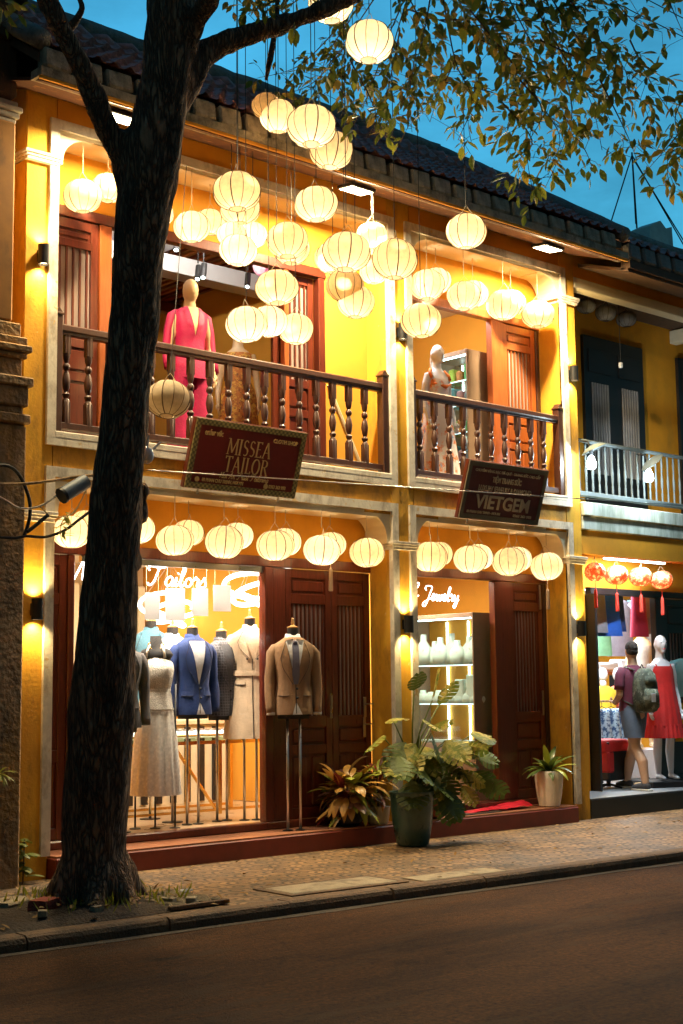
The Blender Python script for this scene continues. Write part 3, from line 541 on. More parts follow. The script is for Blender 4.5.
# upstairs, wide balcony
d = door_leaf(-.33,.30,3.765,5.755,m_wood,[(4.30,4.38),(4.60,4.68),(5.50,5.57)],['2','p','g','p'],nb=7)
HB(MB().bbox(.305,.43,WT-.02,WT+.07,3.765,5.757), 'door_post', m_woodo)
HB(MB().bbox(2.44,2.50,WT-.02,WT+.05,3.765,5.757), 'door_post', m_woodo)
d = door_leaf(2.36,2.89,3.765,5.755,m_wood,[(4.30,4.38),(4.60,4.68)],['2','p','g'],nb=6,y=WT+.06)
HB(MB().bbox(2.895,2.98,WT-.02,WT+.07,3.765,5.757), 'door_post', m_wood)
# upstairs, narrow balcony
HB(MB().bbox(3.89,4.20,WT,WT+.05,3.765,5.757), 'door_post', m_wood)
HB(MB().bbox(5.50,5.70,WT-.02,WT+.07,3.765,5.757), 'door_post', m_woodo)
d = door_leaf(5.705,6.27,3.765,5.755,m_woodo,[(4.30,4.38),(4.60,4.68),(5.46,5.54)],['2','p','g','p'],nb=7)
HB(MB().bbox(6.275,6.335,WT-.015,WT+.06,3.765,5.757), 'door_post', m_woodd)
# shop glass
HB(MB().box(.088,2.168,WT+.02,WT+.026,.374,2.772), 'window_pane', m_glass)
HB(MB().box(3.94,5.438,WT+.02,WT+.026,.374,2.772), 'window_pane', m_glass)
HB(MB().box(.165,2.165,WT+.0,WT+.05,2.72,2.772), 'window_head', m_pole)

# ---------------- balcony railings
BAL = [(.028,0),(.028,.20),(.018,.215),(.026,.235),(.03,.25),(.016,.27),(.024,.30),(.032,.36),(.024,.42),(.015,.45),(.028,.475),(.028,.50),(.015,.52),(.024,.55),(.028,.58),(.028,.76)]
bal_mesh = None
def railing(x0, x1, sp, newels, lab):
    global bal_mesh
    mb = MB(); mb.bbox(x0,x1,.0,.085,4.625,4.69,.012); mb.bbox(x0,x1,.012,.072,4.60,4.626,.004)
    r = mb.build('railing', m_woodd, H, w=True)
    MB().bbox(x0,x1,.012,.075,3.79,3.85,.006).build('bottom_rail', m_woodd, r, w=True)
    n = max(2, round((x1-x0)/sp)); 
    for k in range(n):
        xc = x0+(k+.62)*(x1-x0)/n
        if any(abs(xc-(a+b)/2) < .08 for a, b in newels): continue
        if bal_mesh is None:
            mb = MB(); mb.lathe([(a*1.15, b) for a, b in BAL], (0,0,0), 10)
            # squared top and bottom blocks
            mb.bbox(-.03,.03,-.03,.03,.0,.19,.004); mb.bbox(-.03,.03,-.03,.03,.60,.76,.004)
            o = mb.build('baluster', m_woodd, r, smooth=40); bal_mesh = o.data
        else:
            o = bpy.data.objects.new('baluster', bal_mesh); COL.objects.link(o); o.parent = r
        o.location = Vector((xc, .043, 3.845)) - wloc(r)
    for a, b in newels:
        mb = MB(); mb.bbox(a,b,-.005,.09,3.765,4.76,.006); mb.bbox(a-.008,b+.008,-.013,.098,4.762,4.785,.006); mb.prism([(a,4.786),(b,4.786),((a+b)/2,4.83)], .0, .085, 'y')
        mb.build('newel_post', m_woodd, r, w=True)
railing(-.325, 3.545, .215, ((-.325,-.255),(3.465,3.545)), 'a')
railing(3.895, 6.325, .215, ((3.895,3.945),(6.245,6.325)), 'b')

# ---------------- roof
rf = MB(); EY, EZ, RY, RZ = -.75, 6.66, 2.2, 8.54
SL = (RZ-EZ)/(RY-EY); nx = 7*24; rows = 15; per = .155
x0r, x1r = -.95, 6.62
def sag(x, t): return -.05*math.sin(PI*(x-x0r)/(x1r-x0r))*(.4+.6*t) + .012*noise.noise((x*1.3, t*6, 2))
vs = []; nxx = int((x1r-x0r)/(per/6)); sub = 3
rowp = []
for r in range(rows):
    for s_ in range(sub):
        rowp.append((r+s_*.98/(sub-1) if s_ < sub-1 else r+.98, s_))
for t_, s_ in rowp:
    t = t_/rows; r = int(t_)
    for i in range(nxx+1):
        x = x0r+(x1r-x0r)*i/nxx
        ph = 2*PI*x/per + .5*noise.noise((r*3.1, x*.8, 0))
        bar = max(0, math.sin(ph))**.6*.035
        lift = .045*(1-(t_-r)) + .014*noise.noise((math.floor(x/per)*3.3, r*2.7, 5))
        big = .10*math.exp(-((t-.57)/.035)**2) + .06*math.exp(-((t-.98)/.03)**2)*0
        y = EY+(RY-EY)*t; z = EZ+(RZ-EZ)*t + bar + lift + big + sag(x, t)
        vs.append((x, y-.03*(1-(t_-r)), z))
W_ = nxx+1
rf.add(vs, [(j*W_+i, j*W_+i+1, (j+1)*W_+i+1, (j+1)*W_+i) for j in range(len(rowp)-1) for i in range(nxx)])
roof = HB(rf, 'roof', m_tile)
mb = MB(); mb.prism([(EY+.04,EZ-.10),(RY,RZ-.08),(2*RY-EY,EZ-.1),(2*RY-EY,EZ-.0),(RY,RZ-.02),(EY+.04,EZ-.02)], x0r+.02, x1r-.02, 'x'); mb.build('roof_deck', m_fascia, roof, w=True)
# wavy lapped course across the middle
mb = MB(); 
for i in range(26):
    xx = x0r+.05+i*.29; t = .57
    mb.tube([(xx,EY+(RY-EY)*t,EZ+(RZ-EZ)*t+.10+sag(xx,t)),(xx+.15,EY+(RY-EY)*t-.02,EZ+(RZ-EZ)*t+.12+sag(xx,t)),(xx+.28,EY+(RY-EY)*t,EZ+(RZ-EZ)*t+.09+sag(xx,t))], [.05,.065,.04], 7)
mb.build('lapped_course', m_tile, roof, True, w=True)
mb = MB(); m_ = 40
mb.tube([(x0r+(x1r-x0r)*i/m_, RY, RZ+.06+.03*noise.noise((i*.7,0,0))) for i in range(m_+1)], .10, 8); mb.build('ridge', m_ridge, roof, True, w=True)
for xv, nm in ((x1r-.02,'verge'), (x0r+.02,'verge')):
    mb = MB(); mb.tube([(xv, EY-.02+(RY-EY+.02)*i/16, EZ+.06+(RZ-EZ)*i/16+.02*noise.noise((i*.9,xv,0))) for i in range(17)], .085, 8); mb.build('verge', m_ridge, roof, True, w=True)
# eave blocks
k = 0; xx = x0r+.03
while xx < x1r-.2:
    w_ = .235+.03*rnd.random(); dz = .012*rnd.random()
    mb = MB(); mb.bbox(-w_/2, w_/2, -.06, .07, 0, .185-.02*rnd.random(), .018)
    o = mb.build('eave_block', m_eave, roof); o.location = Vector((xx+w_/2, EY+.015, EZ-.155-dz+sag(xx,0)*.5)) - wloc(roof); o.rotation_euler = (R_(-6-5*rnd.random()), R_(3*(rnd.random()-.5)), R_(4*(rnd.random()-.5)))
    xx += w_+.045; k += 1
mb = MB(); mb.box(x0r,x1r,EY-.04,EY+.12,EZ-.235,EZ-.165); mb.build('gutter_board', m_eave, roof, w=True)
mb = MB(); mb.box(x0r,x1r,EY-.03,EY-.005,EZ-.262,EZ-.237); mb.build('eave_edge', m_wallin, roof, w=True)
# sloping soffit (peeling reddish boards)
m_soff = mat('peeling_red_soffit', (.085,.030,.012), .9, var=.5, scale=8, stain=[((.42,.20,.04), 5, .58, .66, (1,1,1))], smix=.8)
mb = MB(); mb.prism([(EY+.0,EZ-.27),(EY+.0,EZ-.24),(.35,EZ+.14),(.35,EZ+.11)], x0r+.03, x1r-.10, 'x'); mb.build('soffit_board', m_soff, roof, w=True)

# ---------------- left neighbour (only its end pier shows)
NL = thing('neighbour_pier_house', 'weathered grey plaster building end with stacked cornices, at the left edge', 'house', (-1.9,-.1,.12))
m_pierlow = m_stone; m_piery = mat('faded_brown_ochre', (.33,.15,.035), .9, var=.3, scale=3, stain=[((.10,.06,.03), 4, .5, .7, (1,1,.4))]); m_pierw = mat('dirty_white_capital', (.38,.33,.27), .85, var=.3, scale=9, bump=.2)
mb = MB(); mb.bbox(-3.2,-.74,-.29,6,.10,3.72,.02); mb.build('lower_wall', m_pierlow, NL, w=True)
mb = MB(); mb.bbox(-3.2,-.86,-.25,6,4.55,6.22,.02); mb.build('upper_wall', m_piery, NL, w=True)
for i, (e, a, b) in enumerate(((.045,3.722,3.80),(.0,3.802,3.86),(.03,3.862,4.02),(.06,4.022,4.10),(-.01,4.102,4.25),(.02,4.252,4.30),(.05,4.302,4.36),(.02,4.362,4.43),(-.02,4.432,4.548))):
    MB().bbox(-3.2,-.77+e,-.28-e,5.9,a,b,.012).build('cornice', m_stone, NL, w=True)
for e, a, b in ((-.05,6.222,6.26),(-.03,6.262,6.31),(-.01,6.312,6.36),(-.04,6.362,6.41)):
    MB().bbox(-3.2,-.79+e,-.26-e,5.9,a,b,.01).build('cornice', m_pierw, NL, w=True)
m_post = mat('rotten_dark_timber', (.10,.05,.022), .9, var=.5, scale=6, sscale=(4,4,.5), bump=.6)
MB().bbox(-1.15,-.85,-.24,.2,6.432,8.4,.02).build('parapet_post', m_post, NL, w=True)
mb = MB()
for k in range(5): mb.bbox(-1.3-.3*k*0,-.80,-.30,.3,6.9+k*.35,6.98+k*.35,.01)
mb.build('post_band', m_post, NL, w=True)
MB().box(-3.2,-1.2,-.1,5.9,6.432,7.2).build('parapet', m_stone, NL, w=True)

# ---------------- right neighbour
NR = thing('neighbour_shop_house', 'yellow neighbouring house with black shutters and pale balcony over a clothes shop', 'house', (9.5,0,.12))
def NB(mb, name, m, parent=NR, smooth=False): return mb.build(name, m, parent, smooth, w=True)
XL, XR = 6.615, 13.6; D2 = .78
NB(MB().bbox(XL,XR,-.04,D2+4,3.56,3.72,.01), 'balcony_slab', m_slab)
NB(MB().bbox(XL,XR,-.01,D2,3.40,3.558,.01), 'balcony_fascia', m_slab)
NB(MB().box(XL,XR,.02,.18,3.12,3.398), 'front_beam', m_neigh)
NB(MB().box(XL,XR,D2,D2+.12,2.82,3.398), 'front_wall', m_neigh)
NB(MB().box(XL,XR,.19,D2-.01,3.33,3.398), 'porch_ceiling', m_cream)
NB(MB().bbox(XL,XR,.0,.16,6.27,6.40,.01), 'upper_beam', m_cream)
NB(MB().box(XL,XR,.02,.17,6.402,6.75), 'upper_frieze', m_orange)
NB(MB().box(XL,XR,D2,D2+.12,3.722,6.75), 'upper_wall', m_neigh)
NB(MB().box(XL,XR,.18,D2-.01,6.40,6.45), 'balcony_ceiling', m_fascia)
NB(MB().bbox(9.6,9.75,.18,D2-.01,6.20,6.38,.01), 'cross_beam', m_cream)
NB(MB().box(XL,XR+1,5.5,5.6,.1,6.7), 'back_wall', m_ceil)
NB(MB().box(XR,XR+.2,0,5.6,.1,6.7), 'side_wall', m_neigh)
NB(MB().box(XL,XR,.95,5.5,.30,.34), 'shop_floor', m_grey)
NB(MB().bbox(XL,XR,.0,.96,.10,.335,.01), 'step', m_black)
NB(MB().box(XL+.005,XR,.005,.95,.336,.342), 'step_tread', m_grey)
NB(MB().box(XL,XR,.92,5.5,3.2,3.3), 'shop_ceiling', m_ceil)
# shop front posts and header
NB(MB().bbox(7.70,9.95,D2-.03,D2+.06,2.735,2.818), 'shop_lintel', m_black)
NB(MB().bbox(7.62,7.76,D2-.03,D2+.06,.343,2.733), 'shop_post', m_black)
NB(MB().bbox(9.02,9.24,D2-.03,D2+.06,.343,2.733), 'shop_post', m_black)
NB(MB().box(XL,7.61,D2,D2+.1,.343,2.818), 'front_wall', m_neigh)
mb = MB(); mb.bbox(7.60,7.64,D2-.16,D2-.04,.343,2.73,.004); NB(mb, 'folded_shutter', m_black)
# right door of the neighbour
d = door_leaf(9.245,9.9,.343,2.73,m_black,[(1.05,1.13),(2.28,2.38)],['p','g','p'],parent=NR,y=D2,nb=7,name='door')
NB(MB().box(9.95,XR,D2,D2+.1,.343,2.818), 'front_wall', m_neigh)
# upper shutters
m_slat = mat('grey_louvre_strip', (.28,.25,.24), .6, var=.2, scale=6)
def shutter(x0, x1):
    mb = MB(); mb.box(x0,x1,D2-.05,D2-.004,3.725,6.02); s_ = NB(mb, 'shutter', m_black)
    w2 = (x1-x0)/2
    for q in range(2):
        a = x0+q*w2+.13; b = x0+(q+1)*w2-.13
        for k in range(7):
            xc = a+(k+.5)*(b-a)/7; MB().box(xc-.014,xc+.014,D2-.062,D2-.051,4.25,5.42).build('louvre_slat', m_slat, s_, w=True)
        MB().bbox(x0+q*w2+.08,x0+(q+1)*w2-.08,D2-.066,D2-.051,5.55,5.85,.005).build('shutter_panel', m_black, s_, w=True)
shutter(7.68, 8.92); shutter(9.72, 10.96)
# balcony railing : pale turned balusters
m_palew = mat('pale_blue_grey_paint', (.12,.145,.15), .6, var=.25, scale=9)
r2 = NB(MB().bbox(XL,XR,.045,.10,4.44,4.48,.01), 'railing', m_palew)
MB().bbox(XL,XR,.035,.105,3.80,3.86,.01).build('bottom_rail', m_palew, r2, w=True)
for k in range(54):
    xc = XL+.07+k*.125
    o = bpy.data.objects.new('baluster', None)
    if k == 0:
        mb = MB(); mb.lathe([(.013,0),(.013,.1),(.009,.12),(.015,.18),(.017,.26),(.009,.36),(.013,.38),(.009,.40),(.013,.44),(.013,.57)], (0,0,0), 8); nb_mesh = mb.build('baluster', m_palew, r2, smooth=40)
        b_ = nb_mesh
    else:
        b_ = nb_mesh.copy(); COL.objects.link(b_)
    bpy.data.objects.remove(o)
    b_.location = Vector((xc, .07, 3.86)) - wloc(r2)
# neighbour roof
EY2, EZ2, RY2, RZ2 = -.70, 6.62, 2.4, 8.30
vs = []; rows2 = 12; x0n, x1n = 6.72, 15.0; per2 = .19; nxx = int((x1n-x0n)/(per2/5)); rowp = [(r+s_*.49, r) for r in range(rows2) for s_ in (0,1,2)]
for t_, r in rowp:
    t = t_/rows2
    for i in range(nxx+1):
        x = x0n+(x1n-x0n)*i/nxx; bar = max(0, math.sin(2*PI*x/per2+.5*noise.noise((r*3.1,x,3))))**.6*.04
        vs.append((x, EY2+(RY2-EY2)*t-.03*(1-(t_-r)), EZ2+(RZ2-EZ2)*t+bar+.05*(1-(t_-r))+.018*noise.noise((math.floor(x/per2)*3.3, r*2.7, 9))+.05*noise.noise((x*.5,t*3,4))))
W_ = nxx+1; mb = MB(); mb.add(vs, [(j*W_+i, j*W_+i+1, (j+1)*W_+i+1, (j+1)*W_+i) for j in range(len(rowp)-1) for i in range(nxx)])
m_tile2 = mat('pinkish_old_tile', (.40,.24,.25), .75, var=.5, scale=6, bump=.3, stain=[((.05,.04,.045), 4, .48, .62, (1,1,1))], smix=.8)
nr = NB(mb, 'roof', m_tile2)
MB().prism([(EY2+.04,EZ2-.08),(RY2,RZ2-.06),(7.5,EZ2-.1),(7.5,EZ2),(RY2,RZ2),(EY2+.04,EZ2)], x0n+.02, x1n-.02, 'x').build('roof_deck', m_fascia, nr, w=True)
MB().tube([(x0n+(x1n-x0n)*i/20, RY2, RZ2+.08+.03*noise.noise((i*.9,3,0))) for i in range(21)], .11, 8).build('ridge', m_ridge, nr, True, w=True)
xx = x0n
while xx < x1n-.3:
    w_ = .21+.04*rnd.random()
    o = MB().bbox(-w_/2, w_/2, -.05, .06, 0, .20, .02).build('eave_block', m_ridge, nr); o.location = Vector((xx+w_/2, EY2, EZ2-.16)) - wloc(nr); o.rotation_euler = (R_(-8), R_(4*(rnd.random()-.5)), 0); xx += w_+.06
MB().box(x0n,x1n,EY2-.03,EY2+.1,EZ2-.26,EZ2-.165).build('gutter_board', m_fascia, nr, w=True)
MB().prism([(EY2,EZ2-.30),(EY2,EZ2-.262),(.3,EZ2+.05),(.3,EZ2+.0)], x0n, x1n, 'x').build('soffit_board', m_fascia, nr, w=True)
# far ridge with end ornament behind the neighbour
FR = thing('far_roof', 'pale blue grey ridge with a curled end block rising behind the right roofs', 'roof', (12,3.0,8))
m_blue = mat('pale_blue_lime_ridge', (.48,.55,.57), .85, var=.3, scale=5, bump=.3)
MB().prism([(3.0,8.45),(3.5,8.75),(4.0,8.45),(4.0,7.2),(3.0,7.2)], 13.0, 19, 'x').build('wall', m_blue, FR, w=True)
MB().bbox(12.9,19,3.25,3.55,8.76,8.96,.03).build('ridge', m_blue, FR, w=True)
MB().bbox(12.8,19,3.15,3.65,8.60,8.74,.03).build('ridge_base', m_blue, FR, w=True)
MB().prism([(12.65,8.75),(13.35,8.75),(13.32,9.26),(13.15,9.20),(13.0,9.30),(12.72,9.16)], 3.2, 3.6, 'y').build('end_block', m_blue, FR, w=True)

# unseen house row added behind the viewer to block the dusk sky
OH = thing('added_opposite_house', 'unseen two storey ochre house row added across the street to block sky light', 'house', (2,-14.5,0))
MB().bbox(-26,30,-18,-13.6,0,6.4,.02).build('wall', m_walldirty, OH, w=True)
mb = MB(); mb.prism([(-13.0,6.3),(-15.8,8.3),(-18.6,6.3),(-18.6,6.2),(-15.8,8.2),(-13.0,6.2)], -26.5, 30.5, 'x'); mb.build('roof', m_tile, OH, w=True)
for k in range(14):
    x = -24+k*3.9
    MB().bbox(x,x+1.5,-13.62,-13.56,.12,2.6,.01).build('door', m_wood, OH, w=True); MB().bbox(x+.1,x+1.4,-13.62,-13.56,3.9,5.5,.01).build('shutter', m_black, OH, w=True)
MB().prism([(-30,-13.2),(34,-13.2),(34,-18),(-30,-18)], 0, .12, 'z').build('far_pavement', m_pave, kind='structure')
# ------------------------------------------------------------------ lanterns
def lantern_meshes(R, silkm, key, ribs=12, sq=.84, vis=8):
    prof = []; n = 12
    for i in range(n+1):
        a = -PI/2+PI*(.10+.80*i/n); prof.append((R*math.cos(a)**.92, R*sq*math.sin(a)))
    NK = ribs*4; vs = []; fs = []
    for r, z in prof:
        for k in range(NK):
            a = 2*PI*k/NK; g = 1-.028*abs(math.sin(a*ribs/2))**.8*(r/R)
            # cloth sinks slightly between ribs
            vs.append((r*g*math.cos(a), r*g*math.sin(a), z))
    for i in range(n):
        for k in range(NK):
            a0 = i*NK+k; a1 = i*NK+(k+1) % NK; fs.append((a0, a1, a1+NK, a0+NK))
    sh = MB().add(vs, fs).build('shade', silkm, None, True)
    fr = MB()
    for k in range(ribs):
        a = 2*PI*k/ribs
        fr.tube([(r*1.012*math.cos(a), r*1.012*math.sin(a), z) for r, z in prof], .0027 if k % 3 else .0048, 4)
    for z_, s_ in ((prof[0][1], 0), (prof[-1][1], -1)):
        rr = prof[s_][0]; fr.tube([(rr*math.cos(2*PI*k/20), rr*math.sin(2*PI*k/20), z_) for k in range(21)], .0035, 5, cap=False)
    fo = fr.build('rib', m_frame, None)
    hg = MB(); rr = prof[-1][0]; zt = prof[-1][1]
    hg.tube([(rr,0,zt),(0,0,zt+.085)], .0025, 4); hg.tube([(-rr,0,zt),(0,0,zt+.085)], .0025, 4)
    ho = hg.build('bail', m_ropel, None)
    m = (sh.data, fo.data, ho.data)
    for o in (sh, fo, ho): bpy.data.objects.remove(o)
    return m
LM = {}
lan_light = bpy.data.lights.new('lantern_bulb', 'POINT'); lan_light.color = (1,.85,.59); lan_light.energy = 3.2; lan_light.shadow_soft_size = .05
lan_set = [lan_light]
for e_, c_ in ((2.4,(1,.80,.52)),(4.0,(1,.88,.65)),(2.9,(1,.84,.57))):
    q_ = lan_light.copy(); q_.energy = e_; q_.color = c_; lan_set.append(q_)
def lantern(loc, R, label, cord_top, group, silkm=m_silk, lit=True, light=lan_light, name='silk_lantern', cat='lantern', cordm=m_rope, tassel=None, sq=.84, turn=0):
    key = (silkm.name, sq)
    if key not in LM: LM[key] = lantern_meshes(.185, silkm, key, sq=sq)
    t = thing(name, label, cat, loc, rnd.random()*6.28, group)
    s = R/.185; fz = 1+.12*(rnd.random()-.5); tl = (R_(rnd.uniform(-5,5)), R_(rnd.uniform(-5,5)), 0)
    for nm, me in zip(('shade', 'frame', 'bail'), LM[key]):
        o = bpy.data.objects.new(nm, me); COL.objects.link(o); o.parent = t; o.scale = (s, s, s*fz); o.rotation_euler = tl
    zt = .185*sq*.95*s+.082*s
    MB().tube([(0,0,zt),(0,0,max(zt+.02, cord_top-loc[2]))], .0035, 5).build('cord', cordm, t)
    if lit:
        l = bpy.data.objects.new('bulb', rnd.choice(lan_set) if light is lan_light else light); COL.objects.link(l); l.parent = t; l.location = (0,0,-.085*s)
    if tassel:
        mb = MB(); zb = -.185*sq*.95*s
        mb.tube([(0,0,zb),(0,0,zb-.10)], .004, 5); mb.lathe([(.008,zb-.10),(.018,zb-.12),(.02,zb-.15),(.024,zb-.32),(.02,zb-.33)], (0,0,0), 8); mb.build('tassel', tassel, t)
    if turn: t.rotation_euler.x = turn
    return t
def topz(p): return 9.2 if p[1] < -.8 else 6.72
for i, (p, R, k, lab) in enumerate(FREE_LANTERNS):
    lantern(p, R, lab, topz(p), 'silk lanterns hung over the street')
m_tass = mat('pale_tassel', (.62,.45,.30), .7)
for p, R, k, lab in ARCH_LANTERNS:
    lantern(p, R, lab, 6.36 if p[2] > 4 else 3.325, 'silk lanterns hung under the arches', cordm=m_ropel, tassel=m_tass if 'tassel' in lab else None)
dl = lantern(DARK_LANTERN, .188, 'unlit beige lantern hanging beside the trunk in front of the wide balcony rail', 6.42, 'silk lanterns hung over the street', m_silkoff, lit=False)
dl.rotation_euler.x = .25
m_redsilk = mat('red_patterned_silk', (.75,.10,.03), .7, var=0, stain=[((.95,.70,.35), 14, .50, .56, (1,1,1))], smix=1, transl=.55)
red_light = bpy.data.lights.new('red_bulb', 'POINT'); red_light.color = (1,.62,.35); red_light.energy = 1.6; red_light.shadow_soft_size = .04
m_redt = mat('red_tassel', (.65,.04,.02), .7)
for p, R, lab in RED_LANTERNS:
    lantern(p, R, lab, 3.33, 'red lanterns at the clothes shop', m_redsilk, True, red_light, 'red_lantern', tassel=m_redt)
for p, R, lab in UNLIT_LANTERNS:
    lantern(p, R, lab, 6.41, 'unlit lanterns under the neighbouring beam', m_silkgrey, False, name='grey_lantern', sq=.76)
# overhead carrier wires (above the picture) that the cords hang from
fl = sorted([Vector(p) for p, R, k, l in FREE_LANTERNS if p[1] < -.8], key=lambda v: v.y)
for q in range(3):
    sub = sorted(fl[q::3], key=lambda v: v.x)
    pts = [Vector((-4, sub[0].y, 9.2))]+[Vector((v.x, v.y, 9.2)) for v in sub]+[Vector((9, sub[-1].y, 9.2))]
    pts2 = [pts[0]]
    for v in pts[1:]:
        if (v-pts2[-1]).length > .05: pts2.append(v)
    MB().tube([v[:] for v in pts2], .006, 5).build('carrier_wire', m_rope, label='%s carrier wire strung above the lantern cords' % ('street side', 'middle', 'house side')[q], cat='wire')

# ------------------------------------------------------------------ lamps on the facade
m_lampin = emit('lamp_glow', (1,.72,.35), 14)
def sconce(x, z, lab):
    t = thing('wall_lamp', lab, 'wall lamp', (x,0,z), 0, 'black up and down wall lamps on the pillars')
    mb = MB(); mb.lathe([(.043,-.085),(.048,-.085),(.048,.085),(.043,.085),(.043,-.085)], (0,-.072,0), 18, cap=False); mb.build('shell', m_dark, t, smooth=40)
    MB().bbox(-.025,.025,-.03,-.001,-.05,.05,.003).build('bracket', m_dark, t)
    for s in (-1, 1):
        MB().lathe([(.0,s*.062),(.040,s*.062),(.040,s*.066),(.0,s*.066)], (0,-.072,0), 14, cap=False).build('lens', m_lampin, t)
        spot_light('beam', (0,-.055,s*.075), (1,.72,.30), 40, (PI if s > 0 else 0, 0, 0), R_(125), .8, .02, t)
    return t
sconce(-.49, 5.225, 'black wall lamp high on the left pillar, left of the tree')
sconce(3.70, 5.25, 'black wall lamp on the centre pillar between the two balconies')
sconce(6.47, 5.20, 'black wall lamp high on the right pillar above the narrow balcony end')
sconce(-.50, 2.27, 'black wall lamp low on the left pillar beside the tailor shop door')
sconce(3.71, 2.24, 'black wall lamp on the centre pillar between the two street floor bays')
sconce(6.46, 2.25, 'black wall lamp low on the right pillar beside the jewellery door')
m_flood = emit('flood_glow', (1,.80,.48), 16)
def flood(x, lab, pw=260, z=6.42):
    t = thing('flood_lamp', lab, 'flood lamp', (x,-.45,z), 0, 'flat flood lamps under the eaves')
    MB().bbox(-.16,.16,-.11,.11,-.0,.035,.006).build('housing', m_dark, t)
    MB().box(-.14,.14,-.09,.09,-.006,-.002).build('lens', m_flood, t)
    MB().bbox(-.02,.02,-.02,.02,.034,.10,.003).build('bracket', m_dark, t)
    area_light('beam', (0,.02,-.02), (1,.80,.46), pw, .26, .16, (R_(-14),0,0), t)
    t.rotation_euler.x = R_(6)
    return t
flood(.0, 'bright flood lamp under the eaves behind the tree fork', 150)
flood(2.72, 'bright flood lamp under the eaves behind the lanterns at the centre')
flood(5.60, 'bright flood lamp under the eaves over the narrow balcony')

# ------------------------------------------------------------------ text helpers
def text_mesh(txt, size, mat_, parent, loc, width=None, bold=0., name='lettering', shear=0, sx=1.):
    c = bpy.data.curves.new('t', 'FONT'); c.body = txt; c.size = size; c.align_x = 'CENTER'; c.align_y = 'CENTER'; c.extrude = .004; c.offset = bold; c.shear = shear; c.resolution_u = 3
    o = bpy.data.objects.new('t', c); COL.objects.link(o); dg = bpy.context.evaluated_depsgraph_get(); dg.update()
    me = bpy.data.meshes.new_from_object(o.evaluated_get(dg)); bpy.data.objects.remove(o)
    xs = [v.co.x for v in me.vertices]; w = max(xs)-min(xs); k = (width/w) if width else 1.; mid = (max(xs)+min(xs))/2
    for v in me.vertices:
        x, y, z = v.co; v.co = ((x-mid)*k*sx, -z*1.0, y)      # stands in XZ, faces -y
    me.name = name; me.materials.clear(); me.materials.append(mat_)
    q = bpy.data.objects.new(name, me); COL.objects.link(q); q.parent = parent; q.location = loc; return q
# narrow roman capitals drawn as strokes (thick, thin) with serifs
GL = {'M': (.95, [((.08,0),(.14,1),.05),((.14,1),(.46,.12),.11),((.46,.12),(.80,1),.05),((.80,1),(.86,0),.11)], [(.08,0),(.86,0),(.10,1),(.84,1)]),
 'I': (.40, [((.2,0),(.2,1),.12)], [(.2,0),(.2,1)]),
 'E': (.66, [((.18,0),(.18,1),.11),((.18,.03),(.56,.03),.06),((.18,.97),(.54,.97),.06),((.18,.52),(.46,.52),.05),((.56,.0),(.58,.16),.05),((.54,.86),(.54,1),.05)], [(.16,0),(.16,1)]),
 'A': (.80, [((.10,0),(.40,1),.05),((.40,1),(.70,0),.12),((.22,.36),(.58,.36),.05)], [(.10,0),(.70,0)]),
 'T': (.74, [((.37,0),(.37,1),.12),((.06,.97),(.68,.97),.06),((.07,.84),(.07,1),.05),((.67,.84),(.67,1),.05)], [(.37,0)]),
 'L': (.60, [((.18,0),(.18,1),.11),((.18,.03),(.54,.03),.06),((.54,0),(.56,.18),.05)], [(.16,0),(.18,1)]),
 'R': (.76, [((.18,0),(.18,1),.11),((.40,.5),(.70,0),.12)], [(.18,0),(.16,1),(.70,0)]),
 'S': (.58, [], []), 'O': (.86, [], []), ' ': (.3, [], [])}
def stroke_word(word, h, mat_, parent, cx_, z0, y, width):
    tot = sum(GL[c][0] for c in word)
    k = width/tot; mb = MB(); x = cx_-width/2; t = .005
    def seg(a, b, w):
        ax, az = x+a[0]*k, z0+a[1]*h; bx, bz = x+b[0]*k, z0+b[1]*h; d = Vector((bx-ax, 0, bz-az)); L_ = d.length
        if L_ < 1e-5: return
        d /= L_; nrm = Vector((-d.z, 0, d.x))*(w*k/2)
        ps = [Vector((ax,0,az))-nrm, Vector((bx,0,bz))-nrm, Vector((bx,0,bz))+nrm, Vector((ax,0,az))+nrm]
        mb.prism([(p.x, p.z) for p in ps], y-t-rnd.random()*.0015, y, 'y')
    for c in word:
        w_, st, se = GL[c]
        for a, b, q in st: seg(a, b, q)
        for sx_, sz in se:
            zz = .015 if sz == 0 else .985; seg((sx_-.11, zz), (sx_+.11, zz), .04)
        if c == 'S':
            pts = [(.27+.17*math.cos(a), .75+.22*math.sin(a)) for a in [R_(20+i*25) for i in range(8)]]; pts = pts[:8]
            p1 = [(.29+.17*math.cos(R_(a)), .745+.225*math.sin(R_(a))) for a in range(30, 250, 22)]
            p2 = [(.29+.19*math.cos(R_(a)), .265+.24*math.sin(R_(a))) for a in range(70, -150, -22)]
            pp = p1+p2
            for i in range(len(pp)-1):
                thick = .11 if abs(i-len(p1)) < 3 else .06; seg(pp[i], pp[i+1], thick)
        if c == 'O':
            pp = [(.43+.33*math.cos(R_(a)), .5+.48*math.sin(R_(a))) for a in range(0, 361, 18)]
            for i in range(20): seg(pp[i], pp[i+1], .06+.07*abs(math.cos(R_(i*18+9))))
        if c == 'R':
            pp = [(.22,.97),(.42,.97),(.56,.90),(.62,.75),(.56,.60),(.42,.53),(.22,.52)]
            for i in range(6): seg(pp[i], pp[i+1], .11 if i in (2,3) else .06)
        x += w_*k
    return mb.build('lettering', mat_, parent)
